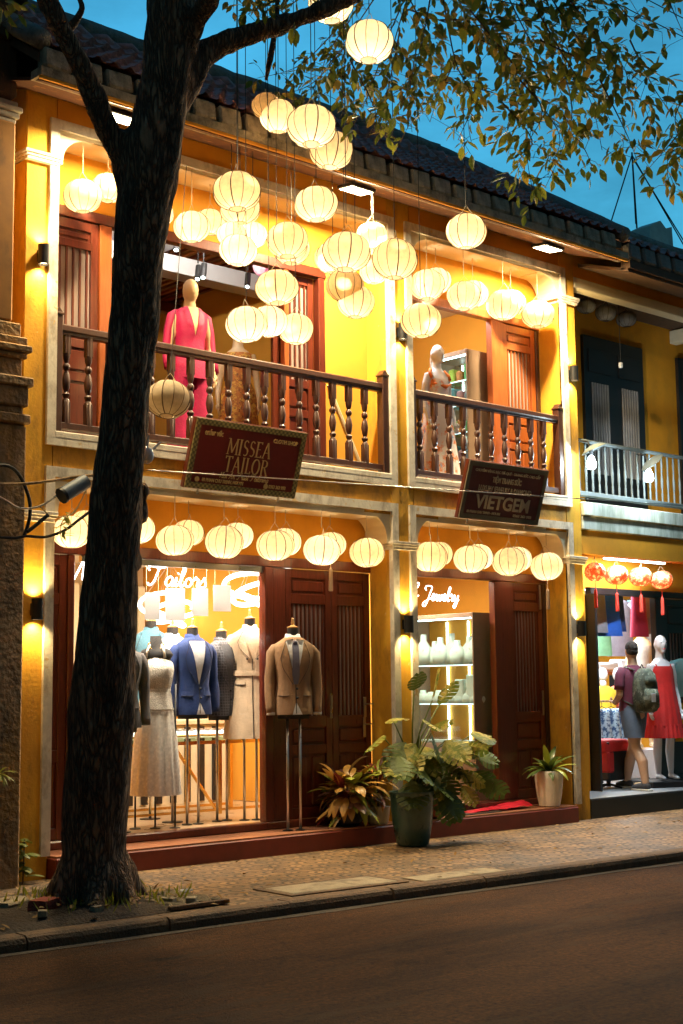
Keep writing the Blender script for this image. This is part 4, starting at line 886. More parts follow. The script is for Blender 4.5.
# cursive polylines
CUR = {
'T': (.95, [[(.12,.78),(.05,.88),(.12,1.0),(.35,1.0),(.6,.93),(.85,.98),(1.0,1.06)],[(.62,.95),(.52,.6),(.44,.25),(.30,.02),(.16,.02),(.12,.14)]]),
'J': (.80, [[(.30,.72),(.18,.86),(.30,1.02),(.62,1.02),(.80,.92),(.66,.5),(.48,-.1),(.30,-.42),(.12,-.38),(.14,-.2),(.5,.04),(.85,.18)]]),
'M': (1.1, [[(.05,.05),(.18,.45),(.34,.95),(.40,1.),(.40,.5),(.42,.1),(.56,.5),(.74,.96),(.80,.98),(.78,.5),(.82,.08),(.95,.05),(1.1,.22)]]),
'a': (.50, [[(.42,.42),(.26,.5),(.10,.32),(.10,.10),(.24,.0),(.38,.16),(.44,.42),(.40,.12),(.46,.0),(.56,.12)]]),
'i': (.26, [[(.02,.12),(.14,.46),(.10,.12),(.16,.0),(.28,.12)],[(.19,.66),(.21,.70)]]),
'l': (.30, [[(.0,.12),(.20,.6),(.28,.92),(.22,1.02),(.13,.8),(.10,.3),(.12,.04),(.20,.0),(.32,.12)]]),
'o': (.46, [[(.30,.46),(.14,.42),(.06,.2),(.14,.02),(.30,.02),(.40,.22),(.34,.42),(.26,.44),(.36,.36),(.50,.38)]]),
'r': (.36, [[(.0,.34),(.10,.46),(.14,.54),(.14,.42),(.28,.42),(.24,.2),(.26,.02),(.38,.10)]]),
's': (.40, [[(.0,.12),(.18,.42),(.22,.54),(.24,.40),(.34,.2),(.28,.02),(.10,.0),(.06,.08)]]),
'e': (.40, [[(.02,.12),(.22,.24),(.30,.40),(.20,.5),(.10,.34),(.10,.12),(.20,.0),(.42,.12)]]),
'w': (.62, [[(.0,.34),(.08,.46),(.10,.12),(.18,.0),(.28,.14),(.34,.44),(.34,.12),(.42,.0),(.54,.14),(.56,.44),(.66,.40)]]),
'y': (.48, [[(.0,.36),(.08,.46),(.10,.14),(.20,.02),(.34,.16),(.42,.46),(.34,-.1),(.20,-.44),(.06,-.40),(.10,-.22),(.3,-.02),(.50,.14)]]),
'n': (.52, [[(.0,.3),(.08,.46),(.10,.0),(.12,.28),(.26,.46),(.36,.40),(.36,.12),(.42,.0),(.54,.12)]]),
'H': (.85, [[(.12,.7),(.2,.95),(.22,.5),(.12,.0)],[(.7,1.),(.58,.5),(.56,.1),(.66,.0),(.8,.12)],[(.05,.5),(.4,.52),(.7,.55)]]),
'A': (.85, [[(.05,.05),(.2,.1),(.45,.8),(.55,1.),(.56,.5),(.62,.02),(.78,.1)],[(.2,.4),(.6,.45)]]),
'g': (.48, [[(.40,.42),(.24,.5),(.08,.30),(.12,.05),(.26,.02),(.40,.3),(.42,.46),(.34,-.1),(.20,-.42),(.06,-.36),(.12,-.18),(.5,.12)]]),
'u': (.50, [[(.0,.34),(.06,.46),(.08,.12),(.16,.0),(.30,.14),(.36,.46),(.36,.12),(.42,.0),(.54,.12)]]),
't': (.32, [[(.02,.12),(.16,.5),(.22,.9),(.16,.4),(.14,.08),(.22,.0),(.34,.12)],[(.04,.62),(.34,.64)]]),
' ': (.35, [])}
def cursive(word, h, r, mat_, parent, x0, z0, y, width, name='neon_tube', flat=1.0):
    tot = sum(CUR[c][0] for c in word); k = width/tot; mb = MB(); x = x0
    for c in word:
        w_, strokes = CUR[c]
        for st in strokes:
            P_ = [Vector((x+a*k+b*h*.18, y, z0+b*h)) for a, b in st]
            # Catmull-Rom smoothing
            Q = []
            for i in range(len(P_)-1):
                p0 = P_[max(0, i-1)]; p1 = P_[i]; p2 = P_[i+1]; p3 = P_[min(len(P_)-1, i+2)]
                for u in (0, .25, .5, .75):
                    Q.append(.5*((2*p1)+(p2-p0)*u+(2*p0-5*p1+4*p2-p3)*u*u+(3*p1-p0-3*p2+p3)*u**3))
            Q.append(P_[-1]); mb.tube([q[:] for q in Q], r, 6, flat=flat)
        x += w_*k
    return mb.build(name, mat_, parent, True)
m_gold = mat('dull_gold_lettering', (.60,.43,.18), .5, var=.1)
m_goldg = mat('pale_grey_gold_lettering', (.52,.43,.30), .5, var=.1)
m_maroon = mat('maroon_sign_panel', (.13,.011,.010), .45, var=.2, scale=3)
m_maroond = mat('dark_plum_sign_panel', (.12,.030,.030), .45, var=.2)
m_border = mat('patterned_olive_border', (.20,.17,.07), .55, var=.2)
def fret(N, L, tc, b, src):
    v = N.new('ShaderNodeTexChecker'); v.inputs['Scale'].default_value = 42; v.inputs[1].default_value = (.55,.55,.55,1); v.inputs[2].default_value = (1.4,1.35,1.2,1); L.new(tc.outputs['Object'], v.inputs[0])
    m = N.new('ShaderNodeVectorMath'); m.operation = 'MULTIPLY'; L.new(src, m.inputs[0]); L.new(v.outputs[0], m.inputs[1]); L.new(m.outputs[0], b.inputs['Base Color'])
pattern(m_border, fret)
m_bord2 = mat('grey_green_border', (.14,.12,.08), .55, var=.25)
def sign(x0, x1, z0, z1, ybot, ytop, lab, border, panel):
    h = math.hypot(z1-z0, ytop-ybot); w = x1-x0
    t = thing('shop_sign', lab, 'shop sign', ((x0+x1)/2, ybot, z0)); t.rotation_euler.x = math.atan2(-(ytop-ybot), z1-z0)
    MB().bbox(-w/2,w/2,-.02,.03,0,h,.006).build('backing', m_wood, t)
    mb = MB(); bw = .06
    mb.box(-w/2+.008,w/2-.008,-.034,-.0205,.008,bw); mb.box(-w/2+.008,w/2-.008,-.034,-.0205,h-bw,h-.008); mb.box(-w/2+.008,-w/2+bw,-.034,-.0205,bw,h-bw); mb.box(w/2-bw,w/2-.008,-.034,-.0205,bw,h-bw)
    mb.build('border', border, t); MB().box(-w/2+bw,w/2-bw,-.026,-.0205,bw,h-bw).build('panel', panel, t)
    for sx_ in (-.36*w, .36*w): MB().lathe([(.012,-.05),(.012,.0)], (sx_,0,0), 8).build('support_peg', m_pole, t)
    return t, w, h
s1, w, h = sign(.90, 2.18, 3.385, 3.99, -.10, -.30, 'maroon tailor sign with patterned gold border leaning out below the wide balcony', m_border, m_maroon)
stroke_word('MISSEA', .145, m_gold, s1, .0, .345, -.028, .50)
stroke_word('TAILOR', .145, m_gold, s1, .0, .185, -.028, .50)
cursive('Hoi An Trust Tailoring', .055, .0032, m_gold, s1, -.28, .125, -.030, .56, 'lettering', 1)
text_mesh('enfer vilc', .075, m_gold, s1, (-.42,-.028,.515), .20, .001)
text_mesh('CLOTH SHOP', .05, m_gold, s1, (.40,-.028,.515), .29, .002)
text_mesh('80 PHAN CHU TRINH, HOI AN', .045, m_gold, s1, (-.23,-.028,.09), .46, .001)
text_mesh('0363 363 993', .045, m_gold, s1, (.40,-.028,.09), .20, .001)
for xx in (-.515, .265): MB().lathe([(.024,-.004),(.024,.004)], (0,0,0), 10).xf(Matrix.Translation((xx,-.03,.09)) @ Matrix.Rotation(PI/2, 4, 'X')).build('sign_icon', m_gold, s1)
s2, w, h = sign(4.42, 5.70, 3.37, 3.97, -.08, -.27, 'dark plum jewellery sign with plain grey-green border leaning out below the narrow balcony', m_bord2, m_maroond)
text_mesh('VIETGEM', .20, m_goldg, s2, (.0,-.028,.195), .86, .005)
text_mesh('LUXURY JEWELRY & DIAMOND', .085, m_goldg, s2, (.0,-.028,.345), .84, .001, sx=1)
text_mesh('TIỆM TRANG SỨC', .08, m_goldg, s2, (.0,-.028,.445), .46, .002)
text_mesh('CHUYÊN VÀNG BẠC ĐÁ QUÝ - TRANG SỨC CAO CẤP', .04, m_goldg, s2, (.0,-.028,.53), 1.04, .001)
text_mesh('80 PHAN CHU TRINH - HOI AN', .04, m_goldg, s2, (-.27,-.028,.085), .52, .001)
text_mesh('0363 363 993', .04, m_goldg, s2, (.35,-.028,.085), .30, .001)
# neon window writing
m_neon = emit('white_neon', (1,.96,.92), 5)
t = thing('neon_sign', 'white cursive neon writing Missea Tailors across the tailor window', 'neon sign', (.2,WT+.06,2.55))
cursive('M', .20, .008, m_neon, t, -.095, -.0, 0, .26); 
cursive('a', .17, .0075, m_neon, t, .21, -.0, 0, .12)
cursive('Tailors', .17, .0075, m_neon, t, .66, .0, 0, .68)
t = thing('neon_sign', 'white cursive neon writing Jewelry in the jewellery room window', 'neon sign', (4.28,WT+.06,2.53))
cursive('Jewelry', .15, .006, m_neon, t, .10, .0, 0, .56); cursive('l', .15, .006, m_neon, t, -.06, .03, 0, .10)

# ------------------------------------------------------------------ cables
def cable(pts, r, lab, m=m_rope, name='cable', cat='cable', jit=.0):
    P_ = [Vector(p) for p in pts]; Q = []
    for i in range(len(P_)-1):
        p0 = P_[max(0, i-1)]; p1 = P_[i]; p2 = P_[i+1]; p3 = P_[min(len(P_)-1, i+2)]
        for u in (0, .2, .4, .6, .8): Q.append(.5*((2*p1)+(p2-p0)*u+(2*p0-5*p1+4*p2-p3)*u*u+(3*p1-p0-3*p2+p3)*u**3))
    Q.append(P_[-1]); return MB().tube([q[:] for q in Q], r, 6).build(name, m, None, True, label=lab, cat=cat)
cable(CABLES['loop'], .014, 'thick black cable curling down in a hoop over the left pier')
cable(CABLES['main'], .013, 'taped grey cable running level from the left edge to the trunk', m_stone)
cable(CABLES['low'], .012, 'black cable sagging under the leftmost street floor lantern')
cable(CABLES['thin'], .009, 'thin grey cable dipping from the left edge to the splice box', m_pole)
cable(CABLES['diag'], .016, 'short stiff black cable joining the hoop to the pillar')
cable(CABLES['drop'], .006, 'yellow wire drooping beneath the splice box', m_gold)
cable(CABLES['long'], .005, 'thin pale wire stretched right across the facade in front of both signs', m_pole)
t = thing('splice_box', 'blue-grey cylindrical cable splice box hung beside the trunk', 'cable box', PT['boxa'])
a = Vector(PT['boxa']); b_ = Vector(PT['boxb']); d = b_-a
MB().tube([(0,0,0), d[:]], [.062,.058], 10).build('body', mat('blue_grey_plastic', (.10,.14,.19), .5), t, smooth=40)
MB().tube([(-d*.08)[:], (d*.02)[:]], [.066,.066], 10).build('end_cap', m_dark, t, smooth=40)

# ------------------------------------------------------------------ tree
TREE = thing('street_tree', 'tall street tree with a dark rough trunk forking above the balcony', 'tree', (-.82,-1.52,.12))
mb = MB()
def cr(pts, rs, n=3):
    Q = []; RR = []
    P_ = [Vector(p) for p in pts]
    for i in range(len(P_)-1):
        p0 = P_[max(0, i-1)]; p1 = P_[i]; p2 = P_[i+1]; p3 = P_[min(len(P_)-1, i+2)]
        for j in range(n):
            u = j/n; Q.append(.5*((2*p1)+(p2-p0)*u+(2*p0-5*p1+4*p2-p3)*u*u+(3*p1-p0-3*p2+p3)*u**3)); RR.append(rs[i]*(1-u)+rs[i+1]*u)
    Q.append(P_[-1]); RR.append(rs[-1]); return Q, RR
Q, RR = cr([p for p, r in TRUNK], [r for p, r in TRUNK]); mb.tube([q[:] for q in Q], RR, 22)
# buttress roots
for ang in (-.25, .45, 1.3, 2.3, 3.2, 4.1, 4.9):
    c_, s_ = math.cos(ang), math.sin(ang); L_ = .27+.09*rnd.random()
    mb.tube([(-.84+.05*c_,-1.52+.05*s_,.55),(-.83+.20*c_,-1.52+.20*s_,.32),(-.82+(L_)*c_,-1.51+L_*s_,.155),(-.82+(L_+.18)*c_,-1.51+(L_+.18)*s_,.06)], [.14,.11,.075,.03], 10)
# low scars and knots
for p, r in (((-.70,-1.86,3.02),.05),((-.69,-1.83,2.86),.06),((-.71,-1.80,2.66),.045),((-.70,-1.78,2.52),.05),((-.80,-1.80,3.05),.055),((-.82,-1.78,2.75),.05),((-.83,-2.05,4.35),.07)):
    mb.ball(p, r, r, r*1.6)
for key in ('left', 'right', 'mid'):
    Q, RR = cr([p for p, r in BRANCHES[key]], [r for p, r in BRANCHES[key]]); 
    RR = [r for r in RR]; mb.tube([q[:] for q in Q], RR, 14)
tr = mb.build('trunk', m_bark, TREE, w=True); solid(tr, .032, 3)
for v in tr.data.vertices:
    c = v.co; wz = Vector((c.x*7, c.y*7, c.z*1.6)); nn = noise.noise(wz)+.5*noise.noise(wz*2.7)+.35*noise.noise(Vector((c.x*24, c.y*24, c.z*5)))
    v.co = c + v.normal*(.022*nn)
Q, RR = cr([p for p, r in BRANCHES['stub']], [r for p, r in BRANCHES['stub']]); MB().tube([q[:] for q in Q], RR, 8).build('branch_stub', m_bark2, TREE, True, w=True)
# crown : leafy twigs
lv = [MB(), MB(), MB()]; tw_mb = MB()
def leaf(mb, p, d, up, L_, W):
    """folded pointed leaf"""
    d = d.normalized(); s = d.cross(up)
    if s.length < .05: s = d.orthogonal()
    s.normalize(); nrm = s.cross(d)
    P_ = lambda a, b, c: (p + d*a*L_ + s*b*W + nrm*c*W)[:]
    vs = [P_(0,0,0),P_(.25,.40,.10),P_(.55,.5,.12),P_(.8,.27,.04),P_(1,0,-.12),P_(.8,-.27,.04),P_(.55,-.5,.12),P_(.25,-.40,.10),P_(.5,0,-.05)]
    mb.add(vs, [(0,1,2,8),(8,2,3,4),(8,4,5,6),(0,8,6,7)])
def grow(poly, dens=1.0, spread=.10, L0=.106):
    P_, _ = cr(poly, [1]*len(poly), 6)
    tw_mb.tube([q[:] for q in P_], [max(.0025, .007*(1-i/len(P_))) for i in range(len(P_))], 5)
    acc = 0
    for i in range(len(P_)-1):
        a, b = P_[i], P_[i+1]; seg = (b-a).length; t_ = (b-a).normalized()
        acc += seg
        while acc > .062/dens:
            acc -= .062/dens
            p = a.lerp(b, rnd.random()); off = Vector((rnd.gauss(0,1), rnd.gauss(0,1), rnd.gauss(0,.7)))*spread*(.5+.8*i/len(P_)); q0 = p+off
            tw_mb.tube([p[:], (p+off*.6+Vector((0,0,.02)))[:], q0[:]], .0022, 3)
            ax = (off.normalized()*.8+t_*.7+Vector((0,0,-.25))).normalized()
            for j in range(rnd.choice((2,3,4,5))):
                q = q0-ax*.035*j+Vector((rnd.gauss(0,.010), rnd.gauss(0,.010), rnd.gauss(0,.010)))
                sd = ax.cross(Vector((rnd.uniform(-1,1), rnd.uniform(-1,1), rnd.uniform(-1,1)))).normalized()
                d = (ax*(.5+.6*rnd.random())+sd*(0 if j == 0 else .9)+Vector((0,0,-.25))).normalized()
                L_ = L0*(.5+.75*rnd.random()); leaf(lv[rnd.choice((0,0,1,1,1,2))], q, d, Vector((rnd.uniform(-.7,.7), rnd.uniform(-.7,.7), 1)).normalized(), L_, L_*.46)
for poly in TWIGS: grow(poly, 1.0)
# the rest of the crown, above the picture
cr_pts = []
for key in ('left', 'right', 'mid'): cr_pts += [Vector(p) for p, r in BRANCHES[key][-4:]]
cr_pts.append(Vector(TRUNK[-1][0]))
for k in range(95):
    a = rnd.choice(cr_pts)+Vector((rnd.uniform(-.6,.6), rnd.uniform(-.6,.6), rnd.uniform(-.1,.5)))
    if a.z < 8.7: a.z = 8.7+rnd.random()*.8
    b = a+Vector((rnd.uniform(-1.3,1.3), rnd.uniform(-1.3,1.3), rnd.uniform(.1,.9))); c = b+Vector((rnd.uniform(-.8,.8), rnd.uniform(-.8,.8), rnd.uniform(-.3,.5)))
    grow([a[:], b[:], c[:]], .7, .17)
m_leaf = [mat('olive_green_leaf', (.30,.30,.035), .5, var=.3, scale=4, transl=.4), mat('deep_green_leaf', (.14,.17,.025), .5, var=.3, scale=4, transl=.35), mat('yellowing_leaf', (.50,.33,.05), .55, var=.3, scale=4, transl=.35)]
allv = MB(); me = bpy.data.meshes.new('crown'); vs = []; fs = []; mi = []
for k, L_ in enumerate(lv):
    n0 = len(vs); vs += L_.v; fs += [tuple(i+n0 for i in f) for f in L_.f]; mi += [k]*len(L_.f)
P0 = wloc(TREE); me.from_pydata([(a-P0[0], b-P0[1], c-P0[2]) for a, b, c in vs], [], fs)
for m in m_leaf: me.materials.append(m)
me.polygons.foreach_set('material_index', mi); me.polygons.foreach_set('use_smooth', [True]*len(mi))
o = bpy.data.objects.new('crown', me); COL.objects.link(o); o.parent = TREE
tw_mb.build('twigs', m_bark2, TREE, w=True)
MB().tube(ROPE, [.012,.02,.026,.012], 6).build('dead_twig', m_bark2, TREE, True, w=True)

# concrete lattice over the tree pit
t = thing('tree_grate', 'concrete lattice grate right of the tree foot', 'tree grate', (-.42,-1.62,.150))
mb = MB(); X0, X1, Y0, Y1 = -.20,.24,-.50,.46
for k in range(-8, 14):
    for sg in (1, -1):
        # diagonal bars clipped to the frame
        pts = []
        c = X0+k*.11
        for u in [i*.02 for i in range(60)]:
            x = c+sg*u*.62 if sg > 0 else c+.55-u*.62; y = Y0+u
            if X0 <= x <= X1 and Y0 <= y <= Y1: pts.append((x, y, 0 if sg > 0 else .004))
        if len(pts) > 2: mb.tube([pts[0], pts[-1]], .014, 4)
mb.build('lattice', m_conc, t)
mb = MB(); frame = ((X0-.03,X1+.03,Y0-.04,Y0),(X0-.03,X1+.03,Y1,Y1+.04))
for a, b, c, d in frame: mb.bbox(a,b,c,d,-.02,.008,.004)
mb.bbox(X1,X1+.04,Y0,Y1,-.02,.008,.004)
mb.build('frame', m_kerb, t)
# stones and bricks by the tree
def rock(nm, loc, sx, sy, sz, m, lab, rz=0., cat=None):
    bm = bmesh.new(); bmesh.ops.create_cube(bm, size=1); bmesh.ops.subdivide_edges(bm, edges=list(bm.edges), cuts=3, use_grid_fill=True)
    for v in bm.verts:
        q = v.co.copy(); l_ = max(abs(q.x), abs(q.y), abs(q.z)); q = q*(1-.12*(q.length-.5)); v.co = Vector((q.x*sx, q.y*sy, q.z*sz))+Vector(noise.noise_vector(q*2.3+Vector(loc)))*.05*min(sx, sy)
    mb = MB(); mb.addbm(bm); o = mb.build(nm, m, None, 40, loc=loc, label=lab, cat=cat or nm.replace('_', ' ')); o.rotation_euler.z = rz; return o
m_brick = mat('old_red_brick', (.30,.06,.035), .85, var=.4, scale=14, bump=.4)
rock('brick', (-1.30,-1.62,.175), .21, .14, .10, m_brick, 'broken red brick lying left of the tree foot', .5)
rock('stone_slab', (-1.33,-1.22,.155), .34, .26, .06, m_conc, 'flat pale stone lying between the brick and the pillar', .3)
rock('stone_slab', (-1.72,-.95,.18), .55, .42, .12, m_kerb, 'dark stone slab at the left edge beside the wall foot', .1)
rock('pebble', (-.40,-2.05,.17), .10, .07, .03, m_conc, 'small tan stone chip on the grate edge', .8, 'stone')
for i, (x, y) in enumerate(((-1.1,-1.95),(-1.45,-1.85),(-.55,-1.98))):
    rock('pebble', (x,y,.17), .07+.02*i, .06, .04, m_conc, ('pebble in the soil right below the brick','pebble in the soil near the scallop paving, left of the tree','pebble against the root at the tree front')[i], i, 'stone')
# white ring-shaped litter by the root
mb = MB(); mb.tube([(.045*math.cos(a), .045*math.sin(a), 0) for a in [R_(k*20) for k in range(14)]], .008, 6)
mb.build('paper_ring', m_paper, loc=(-.30,-1.86,.20), label='small white curled strip of litter at the right root of the tree', cat='litter')
# white camera-like gadget on the trunk
t = thing('white_bracket', 'small white swivel bracket fixed to the right side of the trunk', 'bracket', (-.66,-1.86,3.28))
MB().ball((.0,0,0), .05,.05,.065).build('body', m_manwhite, t, True)
mb = MB(); mb.tube([(.03,-.0,.03),(.10,-.02,.10)], .010, 6); mb.tube([(.0,0,.04),(-.0,-.01,.14)], .010, 6); mb.build('arm', m_manwhite, t)
# fallen leaves
mb = MB()
for k in range(230):
    if k < 120: x, y = -.9+rnd.gauss(0,.5), -1.55+rnd.gauss(0,.35)
    else: x = rnd.uniform(-2,8); y = rnd.uniform(yk(x)-.45, -.25)
    z = .185 if math.hypot(x+.85, y+1.5) < .6 else .135 if y > yk(x)+.16 else .012
    if -.13 < y: continue
    leaf(mb, Vector((x,y,z)), Vector((rnd.uniform(-1,1), rnd.uniform(-1,1), .15)), Vector((rnd.uniform(-.3,.3),rnd.uniform(-.3,.3),1)), .045+.04*rnd.random(), .03)
mb.build('fallen_leaves', mat('dry_fallen_leaf', (.30,.17,.05), .8, var=.5, scale=9), kind='stuff')
mb = MB()
for k in range(160):
    a = rnd.uniform(0, 6.28); r_ = .30+.35*rnd.random()**2; x = -.82+r_*math.cos(a); y = -1.52+r_*math.sin(a)
    leaf(mb, Vector((x,y,.15)), Vector((rnd.uniform(-.6,.6), rnd.uniform(-.6,.6), 1)), Vector((rnd.uniform(-1,1),rnd.uniform(-1,1),.1)), .06+.06*rnd.random(), .016)
mb.build('weeds', m_leaf[0], kind='stuff')
# ------------------------------------------------------------------ garments on dress forms
def interp(secs, z):
    if z <= secs[0][0]: return secs[0][1:]
    for i in range(len(secs)-1):
        a, b = secs[i], secs[i+1]
        if z <= b[0]:
            u = (z-a[0])/(b[0]-a[0]); return tuple(a[k]*(1-u)+b[k]*u for k in range(1, len(a)))
    return secs[-1][1:]
def front(secs, x, z, e=.004, pw=2.3):
    rx, ry = interp(secs, z)[:2]; q = min(.999, abs(x)/rx); return -ry*(1-q**pw)**(1/pw)-e
def patch(mb, secs, z0, z1, xl, xr, e=.006, nz=10, nx=5):
    """strip laid on the garment front between x limits xl(u), xr(u)"""
    vs = []; fs = []
    for j in range(nz+1):
        u = j/nz; z = z0+(z1-z0)*u
        for i in range(nx+1):
            x = xl(u)+(xr(u)-xl(u))*i/nx; vs.append((x, front(secs, x, z, e), z))
    W_ = nx+1; fs = [(j*W_+i, j*W_+i+1, (j+1)*W_+i+1, (j+1)*W_+i) for j in range(nz) for i in range(nx)]
    mb.add(vs, fs)
CL = {}
def cloth(name, col, rough=.8, check=None, **k):
    m = mat(name, col, rough, var=.22, scale=6, bump=.22, bscale=45, sheen=.04, **k)
    if check:
        def fn(N, L, tc, b, src):
            mp = N.new('ShaderNodeVectorMath'); mp.operation = 'MULTIPLY'; mp.inputs[1].default_value = (check, 0, check); L.new(tc.outputs['Object'], mp.inputs[0])
            fr = N.new('ShaderNodeVectorMath'); fr.operation = 'FRACTION'; L.new(mp.outputs[0], fr.inputs[0])
            sp = N.new('ShaderNodeSeparateXYZ'); L.new(fr.outputs[0], sp.inputs[0])
            a = N.new('ShaderNodeMath'); a.operation = 'GREATER_THAN'; a.inputs[1].default_value = .80; L.new(sp.outputs[0], a.inputs[0])
            c = N.new('ShaderNodeMath'); c.operation = 'GREATER_THAN'; c.inputs[1].default_value = .80; L.new(sp.outputs[2], c.inputs[0])
            mx = N.new('ShaderNodeMath'); mx.operation = 'MAXIMUM'; L.new(a.outputs[0], mx.inputs[0]); L.new(c.outputs[0], mx.inputs[1])
            r = N.new('ShaderNodeMapRange'); r.inputs[3].default_value = 1; r.inputs[4].default_value = 2.6; L.new(mx.outputs[0], r.inputs[0])
            s = N.new('ShaderNodeVectorMath'); s.operation = 'SCALE'; L.new(src, s.inputs[0]); L.new(r.outputs[0], s.inputs['Scale']); L.new(s.outputs[0], b.inputs['Base Color'])
        pattern(m, fn)
    return m
c_shirt = cloth('white_shirt_cotton', (.78,.78,.80))
c_tie = cloth('grey_blue_tie_silk', (.16,.16,.24), .45)
JS = [(-.02,.190,.130),(.02,.188,.130),(.14,.172,.120),(.26,.155,.110),(.36,.165,.115),(.46,.185,.122),(.54,.198,.118),(.60,.198,.105),(.635,.180,.09),(.665,.135,.078),(.70,.080,.062)]
def folds(k, amp, ph=0.): return lambda i, a, z: 1+amp*math.sin(k*a+ph+z*6)+.030*noise.noise((a*2.2, z*5, ph))+.014*noise.noise((a*6, z*14, ph))
def jacket(t, m, coat=False, shirt=True, tie=False, buttons=2, double=False, hem=0., lining=None, z0=0.):
    """children of t; z0 = hem height of a short jacket"""
    S = [(a+z0, b, c) for a, b, c in JS]
    if hem: S = [(z0-hem,.265,.18),(z0-hem*.5,.245,.16)]+S[1:]
    k0 = z0
    mb = MB(); mb.loft([(0,0,z,rx,ry) for z, rx, ry in S], 40, (0,1), 2.3, folds(7, .012))
    jk = mb.build('coat_body' if hem else 'jacket_body', m, t, True)
    # sleeves
    for s in (-1, 1):
        mb = MB(); P_ = [(s*.130,.0,z0+.618),(s*.172,.0,z0+.598),(s*.200,.006,z0+.545),(s*.214,.012,z0+.44),(s*.224,.014,z0+.32),(s*.230,-.006,z0+.18),(s*.226,-.03,z0+.05),(s*.224,-.034,z0+.0)]
        mb.tube(P_, [.040,.054,.060,.055,.050,.046,.044,.046], 12); 
        for i in range(len(mb.v)):
            q = Vector(mb.v[i]); mb.v[i] = (q+Vector(noise.noise_vector(q*11))*.014)[:]
        mb.build('sleeve', m, t, True)
        if tie: MB().tube([(s*.224,-.034,z0+.0),(s*.224,-.036,z0-.022)], [.042,.040], 12).build('shirt_cuff', c_shirt, t, True)
    vz0 = z0+(.40 if double else .26); vz1 = z0+.665
    if shirt:
        mb = MB(); patch(mb, S, vz0, vz1, lambda u: -.085*u-.002, lambda u: .085*u+.002, .004); mb.build('shirt_front', c_shirt if shirt is True else shirt, t, True)
        if not hem: 
            mb = MB(); patch(mb, S, z0-.02, z0+.10, lambda u: -.035*(1-u), lambda u: .06*(1-u), .003); mb.build('shirt_tail', c_shirt if shirt is True else shirt, t, True)
    for s in (-1, 1):
        mb = MB(); f0 = lambda u: s*(.02+.075*u); f1 = lambda u: s*(.02+.075*u+(.075 if u < .62 else .075-.1*(u-.62)*2.2)*min(1, u*2.4+.12))
        patch(mb, S, vz0, vz1+.005, (f0 if s > 0 else f1), (f1 if s > 0 else f0), .017, 12)
        mb.build('lapel', m, t, True)
        ed = [(f1(u), front(S, f1(u), vz0+(vz1-vz0)*u, .019), vz0+(vz1-vz0)*u) for u in [i/10 for i in range(11)]]; MB().tube(ed, .0020, 4).build('lapel_shade_line', m_formblk, t)  # dark tube draws the shadow line along the lapel edge
        mb = MB(); patch(mb, S, z0+.155, z0+.195, lambda u: min(s*.07, s*.16), lambda u: max(s*.07, s*.16), .009, 2); mb.build('pocket_flap', m, t, True); xa_ = min(s*.07, s*.16); MB().tube([(x_, front(S, x_, z0+.153, .011), z0+.153) for x_ in [xa_+.09*i/5 for i in range(6)]], .0028, 4).build('flap_outline', m_formblk, t)  # dark line drawn along the lower edge of the flap
    mb = MB(); patch(mb, S, z0-.01 if not hem else z0-hem, vz0, lambda u: -.004, lambda u: .004, .006, 6, 1); mb.build('front_seam', m_formblk, t, True)
    # collar + neck block + finial
    mb = MB(); mb.loft([(0,.012,z0+.655,.098,.078),(0,.016,z0+.70,.080,.066),(0,.02,z0+.735,.068,.060),(0,.02,z0+.70,.066,.056)], 20, (0,0)); mb.build('collar', c_shirt if (shirt is True and tie) else m, t, True)
    MB().loft([(0,.01,z0+.60,.06,.06),(0,.01,z0+.70,.056,.056),(0,.01,z0+.79,.052,.052)], 16).build('neck', m_formblk, t, 40)
    if tie:
        mb = MB(); patch(mb, S, vz0, vz1-.03, lambda u: -.030-.008*(1-u), lambda u: .030+.008*(1-u), .013); mb.build('tie', c_tie, t, True)
        MB().ball((0,front(S,0,vz1-.02)-.008,vz1-.015), .026,.016,.024).build('tie_knot', c_tie, t, True)
        for s in (-1, 1):
            MB().prism([(s*.01,vz1+.02),(s*.085,vz1+.005),(s*.06,vz1-.06)], front(S,.04,vz1)-.014, front(S,.04,vz1)-.010, 'y').build('shirt_collar_tip', c_shirt, t)
    for b in range(buttons):
        for x in ((-.05,.05) if double else (0.012,)):
            zz = z0+(.22 if not double else .40)-b*(.085 if not double else .14)
            mb = MB(); mb.lathe([(.011,0),(.011,.006)], (0,0,0), 10); mb.xf(Matrix.Translation((x, front(S, x, zz)-.002, zz)) @ Matrix.Rotation(PI/2, 4, 'X')); mb.build('button', m_formblk, t, True)
    return S
def stand(t, z, base=-1.0, poles=1, m=m_pole, sp=.06, r=.013):
    for k in range(poles):
        x = (k-(poles-1)/2)*sp*2
        MB().tube([(x,0,base+.01),(x,0,z)], r, 10).build('pole', m, t, True)
        MB().lathe([(.10 if poles == 1 else .05,base),(.10 if poles == 1 else .05,base+.008),(.02,base+.014)], (x,0,0), 18).build('base_plate', m_dark, t)
def finial(t, z):
    MB().lathe([(.054,z),(.056,z+.010),(.030,z+.018),(.014,z+.03),(.018,z+.05),(.012,z+.07),(.014,z+.085),(.006,z+.095)], (0,.01,0), 14).build('neck_cap', m_finial, t, 40)
GRP = 'dress forms in the tailor window'
def form(key, lab, hemz, floor, face, m, poles=2, **k):
    x, y, _ = FORMS[key]; t = thing('dress_form', lab, 'dress form', (x,y,floor), face, GRP)
    z0 = hemz-floor
    jacket(t, m, z0=z0, **k)
    MB().loft([(0,0,z0-.06,.15,.10),(0,0,z0+.06,.16,.105)], 18).build('form_hip', m_formblk, t, True)
    stand(t, z0-.05, 0.0, poles); finial(t, z0+.79)
    return t
fa = R_(-36)     # turn towards the camera side
